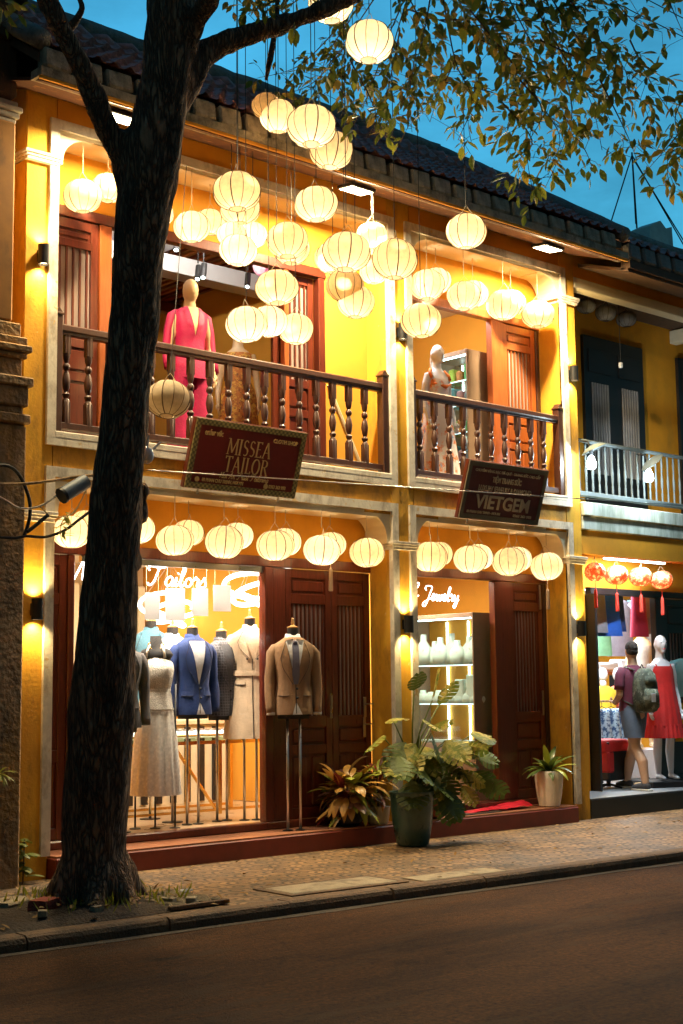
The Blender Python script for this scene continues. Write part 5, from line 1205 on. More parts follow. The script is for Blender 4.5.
form('brown', 'dress form in light brown suit jacket and grey tie standing before the double door', 1.39, .30, fa+R_(8), cloth('light_brown_wool', (.32,.19,.10)), tie=True)
form('blue', 'dress form in bright blue blazer, second to the right of the white lace dress', 1.40, .365, R_(-6), cloth('bright_blue_wool', (.010,.036,.16)))
form('check', 'dress form in dark grey checked blazer between the blue blazer and the trench coat', 1.38, .365, R_(2), cloth('dark_grey_check_wool', (.055,.055,.065), check=38), shirt=cloth('dark_shirt', (.06,.06,.07)))
form('trench', 'dress form in beige double breasted trench coat with a belt', 1.50, .365, fa+R_(8), cloth('beige_trench_cotton', (.66,.50,.34), .6), shirt=False, double=True, buttons=2, hem=.36)
form('pale', 'dress form in pale blue-grey jacket just behind the white lace dress', 1.42, .365, R_(-8), cloth('pale_blue_grey_linen', (.42,.50,.55)), poles=1)
form('dark', 'dress form in charcoal jacket half hidden behind the trunk', 1.30, .365, R_(-15), cloth('charcoal_wool', (.05,.045,.045)), poles=1)
form('bluetop', 'dress form in teal blue top at the back, behind the lace dress neck', 1.50, .365, fa, cloth('teal_blue_cotton', (.08,.22,.32)), poles=1, shirt=False)
tcoat = [o for o in bpy.data.objects if o.name.startswith('coat_body')][0].parent
z0 = 1.50-.365; S_ = [(a+z0, b, c) for a, b, c in JS]
mb = MB(); mb.loft([(0,0,z0+.24,.19,.128),(0,0,z0+.29,.188,.126)], 36, (0,0), 2.3); mb.build('belt', MATS['beige_trench_cotton'], tcoat, True)
# white lace dress
c_lace = mat('ivory_lace', (.93,.87,.76), .85, var=.12, scale=30, bump=.4, bscale=120)
def lace(N, L, tc, b, src):
    v = N.new('ShaderNodeTexVoronoi'); v.inputs['Scale'].default_value = 32; L.new(tc.outputs['Object'], v.inputs['Vector'])
    r = N.new('ShaderNodeMapRange'); r.inputs[2].default_value = .6; r.inputs[3].default_value = 1.05; r.inputs[4].default_value = .82; L.new(v.outputs['Distance'], r.inputs[0])
    s = N.new('ShaderNodeVectorMath'); s.operation = 'SCALE'; L.new(src, s.inputs[0]); L.new(r.outputs[0], s.inputs['Scale']); L.new(s.outputs[0], b.inputs['Base Color'])
pattern(c_lace, lace)
x, y, _ = FORMS['dress']; t = thing('dress_form', 'dress form in a long ivory lace halter dress right beside the trunk', 'dress form', (x,y,.365), fa, GRP)
MB().loft([(0,0,z,rx,ry) for z, rx, ry in ((.30,.225,.21),(.50,.210,.195),(.80,.190,.165),(1.05,.160,.13),(1.20,.145,.11),(1.235,.132,.10))], 56, (0,0), 2, lambda i, a, z: 1+(.075*math.sin(13*a+.6*math.sin(3*a))+.03*math.sin(29*a))*min(1, max(0, (1.2-z)/.5))).build('skirt', c_lace, t, True)
MB().loft([(0,0,z,rx,ry) for z, rx, ry in ((1.06,.163,.133),(1.07,.168,.138),(1.085,.163,.132))], 40, (0,0)).build('tier_seam', c_lace, t, True)
MB().loft([(0,0,z,rx,ry) for z, rx, ry in ((1.225,.134,.102),(1.245,.138,.106),(1.265,.132,.10))], 40, (0,0)).build('waistband', c_lace, t, True)
MB().loft([(0,0,z,rx,ry) for z, rx, ry in ((1.255,.134,.102),(1.34,.155,.125),(1.43,.165,.135),(1.49,.155,.115),(1.53,.12,.09),(1.57,.095,.075))], 40, (0,1), 2, folds(9,.012)).build('bodice', c_lace, t, True)
mb = MB()
for s in (-1, 1): mb.tube([(s*.085,-.085,1.54),(s*.07,-.075,1.62),(s*.045,.01,1.67)], .012, 6)
mb.build('halter_strap', c_lace, t, True)
MB().loft([(0,0,1.50,.12,.09),(0,0,1.57,.16,.085),(0,0,1.61,.13,.075),(0,.01,1.64,.06,.055),(0,.01,1.74,.052,.05)], 24, (1,1)).build('form_torso', m_formblk, t, True)
mb = MB(); mb.tube([(.07*math.cos(a), .01+.065*math.sin(a), 1.655-.04*math.sin(-a)) for a in [R_(k*24) for k in range(16)]], .010, 6); mb.build('necklace', m_brass, t, True)
stand(t, 1.3, 0, 3, m_dark, .09, .009)
# hanging cards in the window
c_card = m_paper
for i, (px0, w_, zt, zb) in enumerate(((1.00,.15,2.50,2.25),(1.23,.20,2.55,2.25),(1.53,.17,2.56,2.30),(1.78,.19,2.60,2.35))):
    t = thing('hanging_card', '%s white blank card hanging under the neon writing' % ('narrow first', 'wide second', 'third', 'highest and last')[i], 'card', (px0+w_/2,.60,zb), R_(-10), 'white cards hung in the tailor window')
    MB().box(-w_/2,w_/2,-.002,.002,0,zt-zb).build('sheet', c_card, t)
    for s in (-1,1): MB().tube([(s*w_*.4,0,zt-zb),(s*w_*.4,0,3.13-zb)], .0025, 4).build('thread', m_ropel, t)
# ring chandelier
m_ring = emit('ring_lamp_glow', (1,.93,.80), 5)
def chandelier(loc, R, n, lab):
    t = thing('ring_chandelier', lab, 'chandelier', loc, 0, 'glowing ring chandeliers')
    MB().lathe([(.12,.0),(.12,.03)], (0,0,3.135-loc[2]-.03), 18).build('ceiling_plate', m_pole, t)
    for k in range(n):
        r = R*(1-.24*k); zz = -.085*k; M_ = Matrix.Translation((0,0,zz)) @ Matrix.Rotation(R_(24*(-1)**k), 4, 'X') @ Matrix.Rotation(R_(14*(k-1)), 4, 'Y')
        mb = MB(); mb.tube([(r*math.cos(a), r*math.sin(a), 0) for a in [2*PI*q/36 for q in range(37)]], .026, 6, cap=False); mb.xf(M_); mb.build('ring', m_ring, t, True)
        mb = MB()
        for q in range(3):
            p = M_ @ Vector((r*math.cos(2.1*q), r*math.sin(2.1*q), 0)); mb.tube([p[:], (0,0,3.12-loc[2])], .002, 4)
        mb.build('suspension_wire', m_pole, t)
chandelier((3.05,1.55,2.70), .34, 3, 'large glowing three ring chandelier at the right of the tailor shop window')
chandelier((3.45,3.7,2.62), .36, 3, 'smaller yellowish ring chandelier deeper in the tailor shop')
# display table with brass legs, cases on it
t = thing('display_table', 'brass framed display table with a glass top behind the dress forms', 'table', (2.55,1.75,.365))
mb = MB()
for x in (-1.25,-.05,.52):
    for y in (-.28,.28): mb.box(x-.018,x+.018,y-.018,y+.018,0,.735)
for y in (-.28,.28):
    mb.box(-1.232,.502,y-.015,y+.015,.70,.734); mb.box(-1.232,.502,y-.012,y+.012,.03,.054)
mb.tube([(-.62,-.28,.70),(-.10,-.28,.05)], .016, 6)
mb.build('frame', m_brass, t); MB().bbox(-1.30,.57,-.33,.33,.737,.765,.004).build('table_top', glass('green_glass', (.75,.95,.85), 1.2), t)
MB().box(-1.27,.54,-.31,.31,.766,.775).build('runner', mat('pale_green_runner', (.45,.55,.40), .5), t)
m_case = emit('tray_box_glow', (.85,1,.85), 1.3)  # emission puts the brightness into tray insets and some boxes
for i, x in enumerate((-.95,-.45,.05,.38)):
    tt = thing('display_tray', '%s lit tray of cufflinks on the brass table' % ('leftmost','second','third','rightmost')[i], 'display tray', (2.55+x,1.72,.365+.777), 0, 'lit trays on the brass table')
    w_ = .21 if i < 3 else .12
    MB().bbox(-w_,w_,-.20,.20,0,.02,.004).build('tray', m_brass, tt); MB().box(-w_+.02,w_-.02,-.18,.18,.021,.05).build('inset', m_case, tt)
    mb = MB()
    for q in range(5):
        for r in range(3): mb.bbox(-w_+.04+q*.35*w_, -w_+.04+q*.35*w_+.035, -.14+r*.11, -.10+r*.11, .051, .07, .004)
    mb.build('item', m_pole, tt)
# counter with dark slats further back
t = thing('slatted_counter', 'long counter with dark vertical slats at the back of the tailor shop', 'counter', (3.0,3.0,.365))
MB().bbox(-1.8,.62,-.25,.25,.86,.92,.01).build('counter_top', m_cream, t); MB().box(-1.78,.60,-.20,.2,.0,.855).build('counter_body', m_cream, t)
for k in range(12): MB().bbox(-1.70+k*.19,-1.70+k*.19+.07,-.24,-.205,.02,.84,.004).build('slat', m_black, t)
# jewellery cabinets
m_cabw = mat('grey_brown_laminate', (.27,.18,.12), .5, var=.15)
m_led = emit('cool_strip_light', (.80,1,1), 9)
m_edge = emit('shelf_edge_glow', (.80,1,1), 1.6)  # glass shelf edges glow by emission, though no lamp sits there
m_bust = mat('white_display_bust', (.72,.74,.68), .5, var=.03)
def bust(parent, x, y, z, h, name='necklace_bust'):
    mb = MB(); mb.loft([(0,0,0,.10,.06),(0,0,.35*h,.115,.06),(0,0,.58*h,.105,.055),(0,0,.70*h,.07,.045),(0,0,.78*h,.042,.035),(0,0,h,.036,.032)], 14); mb.xf(Matrix.Translation((x,y,z)) @ Matrix.Rotation(-PI/2, 4, 'Z')); o = mb.build(name, m_bust, parent, True)
    if name == 'necklace_bust':
        q = MB(); q.tube([(.075*h*2.4*math.cos(a)*.8, -.052, .56*h+.13*h*math.sin(a)) for a in [R_(200+14*i) for i in range(11)]], .004, 4); q.xf(Matrix.Translation((x,y,z)) @ Matrix.Rotation(-PI/2, 4, 'Z')); q.build('necklace', m_brass, parent, True)
    return o
def cabinet(z0, z1, lab, shelves, ylen, kind):
    x0 = 5.27; y0 = .52; t = thing('display_cabinet', lab, 'display cabinet', (x0,y0,z0)); h = z1-z0; W2 = .42
    MB().bbox(.0,W2,-.02,.0,0,h,.004).build('end_panel', m_cabw, t); MB().bbox(.0,W2,ylen,ylen+.02,0,h,.004).build('end_panel', m_cabw, t)
    MB().box(W2-.02,W2,.0,ylen,0,h).build('back_panel', m_cabw if kind else m_wallin, t)
    MB().bbox(0,W2-.021,.001,ylen-.001,h-.05,h,.004).build('top_panel', m_cabw, t)
    MB().bbox(0,W2-.021,.001,ylen-.001,0,.62 if not kind else .1,.004).build('drawer_base', m_cabw, t)
    MB().box(.004,.010,.002,ylen-.002,.62 if not kind else .1,h-.055).build('front_pane', m_glassd, t)
    MB().box(.03,.05,.02,ylen-.02,h-.065,h-.052).build('light_strip', m_led, t)
    for yy in (.02, ylen*.36, ylen*.68): MB().box(W2-.045,W2-.03,yy+.02,yy+.035,.64,h-.07).build('light_strip', m_led, t)
    for i, zz in enumerate(shelves):
        s = MB().box(.02,W2-.05,.005,ylen-.005,zz,zz+.012).build('shelf', m_glassd, t); MB().box(.012,.019,.005,ylen-.005,zz,zz+.012).build('shelf_edge', m_edge, s)
    return t, x0, y0, W2
t, x0, y0, W2 = cabinet(.365, 2.43, 'glass fronted jewellery cabinet with lit shelves of necklace busts at street level', (1.05,1.48), 1.05, 0)
for k in range(7): bust(t, .16+.05*(k % 2), .10+k*.135, 1.493, .36-.04*(k % 3))
for k in range(8): bust(t, .15, .08+k*.12, 1.063, .13+.02*(k % 2), 'ring_stand')
mb = MB(); mb.bbox(.10,.20,.05,.20,1.063,1.38,.01); mb.build('earring_panel', m_bust, t); MB().bbox(.10,.20,.24,.38,1.063,1.33,.01).build('earring_panel', m_bust, t)
for k in range(4): 
    mb = MB(); mb.bbox(.06,.22,.08+k*.22,.24+k*.22,.63,.655,.004)
    mb.xf(Matrix.Identity(4)); mb.build('tray', m_bust, t)
m_cols = [mat('fabric_roll_%s' % n, c, .7) for n, c in (('green', (.10,.35,.12)), ('teal', (.08,.25,.28)), ('orange', (.55,.18,.05)), ('grey', (.25,.27,.30)), ('lime', (.35,.45,.06)), ('pink', (.6,.25,.25)))]
t, x0, y0, W2 = cabinet(3.78, 5.42, 'glass fronted cabinet of colourful goods behind the narrow balcony', (.35,.68,1.0,1.28), .55, 1)
for i, zz in enumerate((.11,.365,.695,1.015,1.295)):
    for k in range(4):
        h_ = .14+.10*rnd.random(); yy = .05+k*.12; 
        MB().bbox(.10,.28,yy,yy+.09,zz,zz+h_,.02).build('folded_cloth', m_cols[(i*3+k*2) % 6], t)
# tiny pile of boxes left of cabinet
t = thing('box_stack', 'stack of pale jewellery boxes on the floor left of the lit cabinet', 'boxes', (4.95,1.25,.365))
for k in range(5): MB().bbox(-.12+.01*(k%2),.12,-.10,.10,.5+k*.06,.555+k*.06,.004).build('box', m_paper if k % 2 else m_case, t)  # every other box glows by emission, with no lamp in it
MB().bbox(-.15,.15,-.13,.13,0,.498,.01).build('plinth', m_cabw, t)

# ------------------------------------------------------------------ full mannequins
def body(mat_, name='body', H_=1.75, arms=((.0,.0),(.0,.0)), legs=True, step=0., fem=True, parent=None, voxel=.014, face=True, headturn=0., armpose=None):
    k = H_/1.75; mb = MB()
    sh = .158 if fem else .19; hip = .165 if fem else .155; wa = .112 if fem else .14; ch = .140 if fem else .165
    mb.loft([(0,.01,.86,.13,.09),(0,.015,.93,hip,.11),(0,.01,1.0,hip*.95,.11),(0,0,1.10,wa,.085),(0,-.005,1.20,ch*.92,.10),(0,-.01,1.29,ch,.118 if fem else .11),(0,0,1.38,sh*.95,.09),(0,.005,1.44,sh*.75,.07),(0,.01,1.48,.065,.058),(0,.005,1.58,.052,.052)], 24)
    k0 = len(mb.v)
    mb.ball((0,-.01,1.655), .074,.092,.115, 20, 14)
    if face:
        mb.ball((0,-.098,1.645), .012,.022,.028, 8, 6); mb.ball((0,-.085,1.60), .026,.018,.012, 8, 6); mb.ball((0,-.07,1.565), .032,.03,.022, 8, 6)
        for s in (-1, 1): mb.ball((s*.074,.01,1.65), .010,.020,.030, 8, 6); mb.ball((s*.03,-.082,1.685), .022,.014,.008, 8, 6)
    M_ = Matrix.Rotation(headturn, 4, 'Z')
    mb.xf(M_, k0)
    for s in (-1, 1):
        P_ = armpose[0 if s < 0 else 1] if armpose else [(s*sh*.86,.0,1.405),(s*(sh+.020),.01,1.28),(s*(sh+.045),.02,1.12),(s*(sh+.060),-.02,.98),(s*(sh+.060),-.06,.865)]
        mb.tube(P_, [.052,.047 if fem else .055,.037 if fem else .042,.033 if fem else .038,.022][:len(P_)], 12)
        a = Vector(P_[-1]); d = (a-Vector(P_[-2])).normalized()
        mb.tube([a[:], (a+d*.045)[:], (a+d*.09)[:]], [.022,.032,.028], 10, flat=.5)
    if legs:
        for s in (-1, 1):
            dy = step*s
            P_ = [(s*.085,.01,.92),(s*.09,dy*.22,.75),(s*.088,dy*.45-.01,.50),(s*.088,dy*.8+.012,.34),(s*.088,dy,.085)]
            mb.tube(P_, [.088,.078,.053,.055,.034] if fem else [.095,.088,.062,.066,.042], 14)
            mb.tube([(s*.088,dy+.035,.045),(s*.09,dy-.03,.045),(s*.095,dy-.10,.032),(s*.097,dy-.16,.024)], [.034,.038,.036,.022], 10, flat=.8)
    mb.xf(Matrix.Scale(k, 4))
    o = mb.build(name, mat_, parent); solid(o, voxel, 2)
    # separate fingers joined to the same mesh
    fm = MB()
    for s in (-1, 1):
        P_ = armpose[0 if s < 0 else 1] if armpose else [(s*(sh+.060),-.02,.98),(s*(sh+.060),-.06,.865)]
        a = Vector(P_[-1]); d = (a-Vector(P_[-2])).normalized(); u = d.cross(Vector((1,0,0))).normalized(); v = d.cross(u)
        for q, L_ in enumerate((.058,.070,.074,.066)):
            b0 = a+d*.075+u*(.012*(q-1.5)*1.35); fm.tube([b0[:], (b0+d*L_*.5+v*.004*s)[:], (b0+d*L_+v*.016*s)[:]], [.0085,.008,.006], 6)
        th = a+d*.03+u*.026; fm.tube([th[:], (th+d*.03+u*.016)[:], (th+d*.058+u*.014)[:]], [.010,.009,.007], 6)
    fm.xf(Matrix.Scale(k, 4))
    bm = bmesh.new(); bm.from_mesh(o.data); me2 = bpy.data.meshes.new('f'); me2.from_pydata(fm.v, [], fm.f); bm.from_mesh(me2)
    for f in bm.faces: f.smooth = True
    bm.to_mesh(o.data); bm.free(); bpy.data.meshes.remove(me2); return o
def base_disc(t, m=m_pole):
    MB().lathe([(.17,0),(.17,.008),(.0,.008)], (0,0,0), 24, cap=False).build('base_plate', m, t)
UF = 3.705
# magenta suit
x, y, _ = PT['magenta']; t = thing('mannequin', 'faceless cream mannequin in a magenta trouser suit behind the wide balcony rail', 'mannequin', (x,y,UF+.02), R_(-12), 'mannequins in view')
body(m_mangold, parent=t, H_=1.80, face=False)
c_mag = cloth('magenta_crepe', (.42,.0,.07), .6)
S_ = [(.80,.20,.14),(.88,.20,.14),(.98,.19,.13),(1.10,.150,.11),(1.20,.155,.12),(1.30,.178,.135),(1.40,.190,.11),(1.45,.165,.09),(1.49,.09,.07)]
k = 1.80/1.75; S_ = [(a*k, b*k*.92, c*k) for a, b, c in S_]
MB().loft([(0,0,z,rx,ry) for z, rx, ry in S_], 40, (0,0), 2.2, folds(6,.012)).build('jacket', c_mag, t, True)
mb = MB(); patch(mb, S_, 1.20*k, 1.485*k, lambda u: -.055*u, lambda u: .055*u, .004); mb.build('neckline', m_mangold, t, True)
for s in (-1, 1):
    mb = MB(); f0 = lambda u: s*(.004+.055*u); f1 = lambda u: s*(.004+.055*u+.055*min(1, u*2+.1)*(1 if u < .7 else 1-(u-.7)*1.6)); patch(mb, S_, 1.18*k, 1.48*k, (f0 if s > 0 else f1), (f1 if s > 0 else f0), .012, 12); mb.build('lapel', c_mag, t, True)
    mb = MB(); mb.tube([(s*.125*k,0,1.435*k),(s*.172*k,.01,1.40*k),(s*.205*k,.015,1.27*k),(s*.225*k,.02,1.12*k),(s*.24*k,-.01,.99*k),(s*.238*k,-.045,.885*k)], [.040,.054,.048,.043,.038,.038], 12); mb.build('sleeve', c_mag, t, True)
    MB().loft([(s*.10,0,z,rx,ry) for z, rx, ry in ((.10,.125,.125),(.5,.105,.11),(.80,.10,.115),(.95,.098,.12))], 20, (0,0), 2, folds(5,.02)).build('trouser_leg', c_mag, t, True)
base_disc(t)
# orange patterned dress (headless form)
c_or = mat('orange_floral_print', (.50,.17,.03), .7, var=.1, stain=[((.75,.45,.08), 22, .5, .56, (1,1,1)), ((.16,.05,.02), 28, .55, .6, (1,1,1))], smix=1)
x, y, _ = PT['orange']; t = thing('mannequin', 'mannequin in a long orange printed dress beside the magenta suit', 'mannequin', (x,y,UF+.02), fa, 'mannequins in view')
body(m_mangold, parent=t, H_=1.70, face=False)
MB().loft([(0,0,z,rx,ry) for z, rx, ry in ((.12,.25,.22),(.6,.21,.17),(.95,.185,.14),(1.08,.128,.10),(1.28,.160,.13),(1.38,.15,.09))], 44, (0,0), 2, lambda i, a, z: 1+.06*math.sin(11*a)*max(0, min(1, (1.0-z)/.5))).build('dress', c_or, t, True); base_disc(t)
# white / orange dress behind the narrow balcony
c_fl = mat('white_orange_floral', (.80,.76,.74), .7, var=.05, stain=[((.80,.22,.03), 8, .50, .58, (1,1,.7)), ((.25,.40,.65), 9, .60, .65, (1,1,.7))], smix=1)
x, y, _ = PT['b2up']; t = thing('mannequin', 'white mannequin in a long white and orange floral dress behind the narrow balcony', 'mannequin', (x,y,UF+.02), fa+R_(35), 'mannequins in view')
body(m_manwhite, parent=t, H_=1.68)
MB().loft([(0,0,z,rx,ry) for z, rx, ry in ((.10,.27,.24),(.6,.21,.17),(.92,.175,.135),(1.06,.118,.09),(1.22,.150,.13),(1.29,.145,.11))], 44, (0,0), 2, lambda i, a, z: 1+.07*math.sin(10*a)*max(0, min(1, (1.0-z)/.5))).build('dress', c_fl, t, True)
c_scarf = cloth('orange_scarf', (.75,.20,.03)); mb = MB()
for s in (-1,1): mb.tube([(s*.14,-.06,1.30),(s*.15,-.03,1.36),(s*.10,.0,1.41)], .02, 8)
mb.tube([(-.14,-.05,1.24),(0,-.13,1.20),(.15,-.05,1.25)], .022, 8); mb.build('shoulder_band', c_scarf, t, True)
base_disc(t)
# red dress mannequin at neighbour shop
x, y, _ = PT['redm']; 
t = thing('mannequin', 'white bald mannequin in a red strappy sundress at the clothes shop entrance', 'mannequin', (8.85,.58,.42), fa+R_(14), 'mannequins in view')
body(m_manwhite, parent=t, H_=1.80)
c_red = cloth('bright_red_cotton', (.55,.012,.008), .65)
k = 1.8/1.75
def ruf(i, a, z): return 1+.05*math.sin(15*a+math.sin(4*a))*max(.0, min(1, (1.25-z)/.5))
MB().loft([(0,0,z*k,rx,ry) for z, rx, ry in ((.66,.25,.21),(.9,.215,.18),(1.1,.18,.15),(1.28,.160,.135),(1.345,.158,.132),(1.385,.142,.118))], 60, (0,0), 2, ruf).build('dress', c_red, t, True)
MB().loft([(0,0,z*k,rx,ry) for z, rx, ry in ((.51,.275,.235),(.60,.262,.222),(.675,.247,.207))], 90, (0,0), 2, lambda i, a, z: 1+.05*math.sin(26*a)).build('hem_ruffle', c_red, t, True)
mb = MB()
for s in (-1,1): mb.tube([(s*.085,-.105,1.35),(s*.105,-.06,1.44),(s*.10,.02,1.49),(s*.09,.08,1.38)], .007, 6)
mb.build('strap', c_red, t, True)
mb = MB()
for s in (-1,1): mb.ball((s*.031,-.088,1.720), .014,.008,.006, 8, 6)
mb.build('eye', m_dark, t, True); mb = MB(); mb.ball((0,-.098,1.642), .022,.01,.007, 8, 6); mb.build('mouth', c_red, t, True)
MB().bbox(-.35,.35,-.28,.30,-.08,-.002,.01).build('plinth', m_black, t)
# ------------------------------------------------------------------ the shopper
m_skin = mat('tanned_skin', (.58,.34,.22), .55, var=.08)
m_hair = mat('short_dark_hair', (.025,.017,.012), .8, var=.3, scale=40, bump=.5)
P = thing('person', 'person in a maroon t-shirt and dark shorts with a camouflage backpack, seen from behind', 'person', (8.14,.50,.342), R_(170))
ap = ([(-.175,.0,1.405),(-.225,.02,1.28),(-.245,.03,1.13),(-.20,-.10,1.08),(-.12,-.20,1.10)], [(.175,.0,1.405),(.225,.01,1.28),(.245,.03,1.13),(.21,-.09,1.04),(.16,-.19,1.05)])
body(m_skin, 'body', 1.78, parent=P, fem=False, step=.25, armpose=ap, headturn=R_(-28)); k = 1.78/1.75
c_mar = cloth('maroon_cotton', (.14,.02,.045)); c_sho = cloth('faded_navy_denim', (.10,.125,.17)); c_camo = mat('camouflage_canvas', (.12,.13,.08), .8, var=.1, stain=[((.05,.055,.035), 9, .45, .5, (1,1,1)), ((.26,.26,.20), 11, .56, .6, (1,1,1))], smix=1, bump=.3)
tsh = MB(); tsh.loft([(0,0,z*k,rx,ry) for z, rx, ry in ((.93,.198,.142),(1.05,.190,.135),(1.2,.195,.135),(1.32,.205,.135),(1.41,.185,.105),(1.45,.14,.085),(1.485,.078,.07))], 36, (0,0), 2.2, folds(5,.015)); tsh.build('t_shirt', c_mar, P, True)
for s in (-1,1): MB().tube([(s*.16*k,0,1.43*k),(s*.215*k,.01,1.36*k),(s*.243*k,.02,1.24*k),(s*.25*k,.02,1.19*k)], [.058,.062,.058,.058], 14).build('shirt_sleeve', c_mar, P, True)
for s in (-1,1): MB().loft([(s*(.088+.03*(1-z)), .105*s*(1-(z-.62)/.4), z*k, rx, ry) for z, rx, ry in ((.62,.118,.120),(.70,.116,.122),(.80,.118,.130),(.93,.110,.130),(1.02,.095,.125))], 22, (0,0), 2, folds(5,.02)).build('shorts_leg', c_sho, P, True)
hb = MB(); hb.ball((0,.012,1.700*k), .079,.094,.084, 18, 12); 
for i in range(len(hb.v)):
    q = Vector(hb.v[i]); hb.v[i] = (q+Vector(noise.noise_vector(q*60))*.006)[:]
hb.v = [(a, b if not (b < -.03 and c < 1.70*k) else -.03, c) for a, b, c in hb.v]
hb.ball((0,.030,1.655*k), .074,.072,.062, 14, 9); hb.xf(Matrix.Rotation(R_(-28), 4, 'Z')); hb.build('hair', m_hair, P, True)
be = MB(); be.ball((0,-.045,1.60*k), .060,.056,.040, 14, 9); be.xf(Matrix.Rotation(R_(-28), 4, 'Z')); be.build('beard', m_hair, P, True)
m_shoe = cloth('dark_trainer', (.05,.05,.06)); m_sole = mat('white_rubber_sole', (.65,.63,.58), .7)
for s in (-1,1):
    dy = .25*s
    sh_ = MB().tube([(s*.09,dy+.06,.052),(s*.09,dy,.062),(s*.095,dy-.09,.045),(s*.097,dy-.19,.034)], [.036,.047,.045,.030], 12).build('shoe', m_shoe, P, True)
    MB().bbox(s*.093-.046,s*.093+.046,dy-.20,dy+.09,.0,.022,.008).build('sole', m_sole, sh_)
bp = thing('backpack', 'green and grey camouflage backpack worn by the shopper', 'backpack', P.location, P.rotation_euler.z)
bp.rotation_euler = P.rotation_euler
mb = MB(); mb.loft([(0,.215,z,rx,ry) for z, rx, ry in ((.93,.10,.06),(.96,.15,.10),(1.10,.165,.115),(1.28,.160,.110),(1.40,.135,.09),(1.47,.07,.05))], 24, (1,1), 2.8, folds(4,.02)); mb.build('main_bag', c_camo, bp, True)
mb = MB(); mb.loft([(0,.31,z,rx,ry) for z, rx, ry in ((.97,.09,.03),(1.0,.12,.055),(1.14,.12,.06),(1.22,.10,.04))], 20, (1,1), 2.6); mb.build('front_pocket', c_camo, bp, True)
mb = MB(); mb.loft([(0,.305,z,rx,ry) for z, rx, ry in ((1.25,.08,.02),(1.30,.10,.04),(1.38,.08,.03))], 20, (1,1), 2.6); mb.build('top_pocket', c_camo, bp, True)
for s in (-1,1): MB().tube([(s*.09,.13,1.45),(s*.11,.0,1.49),(s*.125,-.12,1.38),(s*.15,-.12,1.22),(s*.18,.02,1.08),(s*.13,.14,1.02)], .022, 8, flat=.4).build('shoulder_strap', c_camo, bp, True)
MB().tube([(-.03,.17,1.47),(0,.17,1.52),(.03,.17,1.47)], .008, 6).build('grab_loop', m_dark, bp, True)
MB().bbox(-.02,.05,.368,.374,1.06,1.16,.002).build('pale_patch', m_paper, bp)

# ------------------------------------------------------------------ clothes shop goods
def hung_garment(x, y, ztop, w_, h_, m, lab, rz=0., sleeves=True, kind='hanging_shirt', cat='garment'):
    t = thing(kind, lab, cat, (x,y,ztop), rz, 'garments hung in the clothes shop')
    mb = MB(); n = 12; vs = []; fs = []
    sec = [(0,.12*w_,.015),(-.03,.40*w_,.03),(-.10,.46*w_,.04),(-.5*h_,.44*w_,.05),(-h_,.52*w_,.055)] if sleeves else [(0,.30*w_,.03),(-.06,.36*w_,.04),(-.5*h_,.42*w_,.05),(-h_,.52*w_,.06)]
    mb.loft([(0,0,z,rx,ry) for z, rx, ry in sec][::-1], 26, (0,1), 2.6, folds(6,.03, x)); mb.build('cloth', m, t, True)
    if sleeves:
        for s in (-1,1): MB().tube([(s*.34*w_,0,-.05),(s*.52*w_,0,-.14),(s*.60*w_,0,-.26)], [.05,.055,.055], 8).build('sleeve', m, t, True)
    MB().tube([(-.3*w_,0,-.01),(0,0,.03),(.3*w_,0,-.01)], .005, 5).build('hanger', m_dark, t)
    mb = MB(); mb.tube([(0,0,.03),(0,0,.09),(.02,0,.11),(.03,0,.09)], .004, 5); mb.build('hook', m_dark, t); return t
gm = {n: cloth('garment_'+n, c) for n, c in (('grey', (.22,.22,.26)), ('navy', (.02,.06,.22)), ('blue', (.02,.13,.65)), ('mauve', (.30,.25,.31)), ('mint', (.22,.50,.28)), ('crimson', (.45,.02,.05)), ('tan', (.32,.18,.11)), ('aqua', (.20,.50,.56)), ('yellow', (.75,.50,.03)), ('coral', (.80,.16,.08)), ('white', (.7,.7,.7)))}
def rail(x0, x1, y, z, lab, posts=False):
    t = thing('clothes_rail', lab, 'clothes rail', (x0,y,z)); MB().tube([(0,0,0),(x1-x0,0,0)], .014, 8).build('bar', m_pole, t)
    if posts:
        for xx in (0, x1-x0): 
            MB().tube([(xx,0,0),(xx,0,-(z-.345))], .014, 8).build('upright', m_dark, t); MB().tube([(xx,-.22,-(z-.36)),(xx,.22,-(z-.36))], .014, 8).build('foot', m_dark, t)
    else:
        for xx in (.1, x1-x0-.1): MB().tube([(xx,0,0),(xx,0,3.2-z)], .008, 6).build('drop_rod', m_pole, t)
rail(8.0, 10.4, 1.3, 2.98, 'high steel rail of bright garments across the clothes shop entrance')
for i, (x, w_, h_, c, nm) in enumerate(((8.56,.18,.60,'grey','grey'),(8.74,.30,.64,'blue','bright blue'),(8.90,.20,.58,'navy','navy'),(9.36,.22,.64,'crimson','crimson'),(9.55,.20,.60,'tan','tan'))):
    hung_garment(x, 1.3-.012*i, 2.89, w_*1.15, h_, gm[c], '%s garment on the high front rail of the clothes shop' % nm, R_(-35), False)
rail(9.8, 12.6, 3.1, 3.02, 'second steel rail deeper in the clothes shop')
for x, w_, h_, c, nm in ((10.95,.26,.86,'mint','mint green'),(11.38,.42,.86,'mauve','mauve'),(11.68,.34,.55,'aqua','aqua'),(12.1,.40,.9,'white','white')):
    hung_garment(x, 3.1, 2.91, w_, h_, gm[c], '%s garment on the deeper rail of the clothes shop' % nm, R_(-35))
t = thing('wall_shelf', 'long pale shelf with red edge at the back of the clothes shop', 'shelf', (11.0,3.3,1.80)); MB().bbox(-1.4,2.4,-.2,.2,-.03,.02,.004).build('board', m_woodo, t)
for xx in (-1.2,.6,2.2): MB().bbox(xx-.02,xx+.02,-.18,.2,-.22,-.032,.004).build('bracket', m_dark, t)
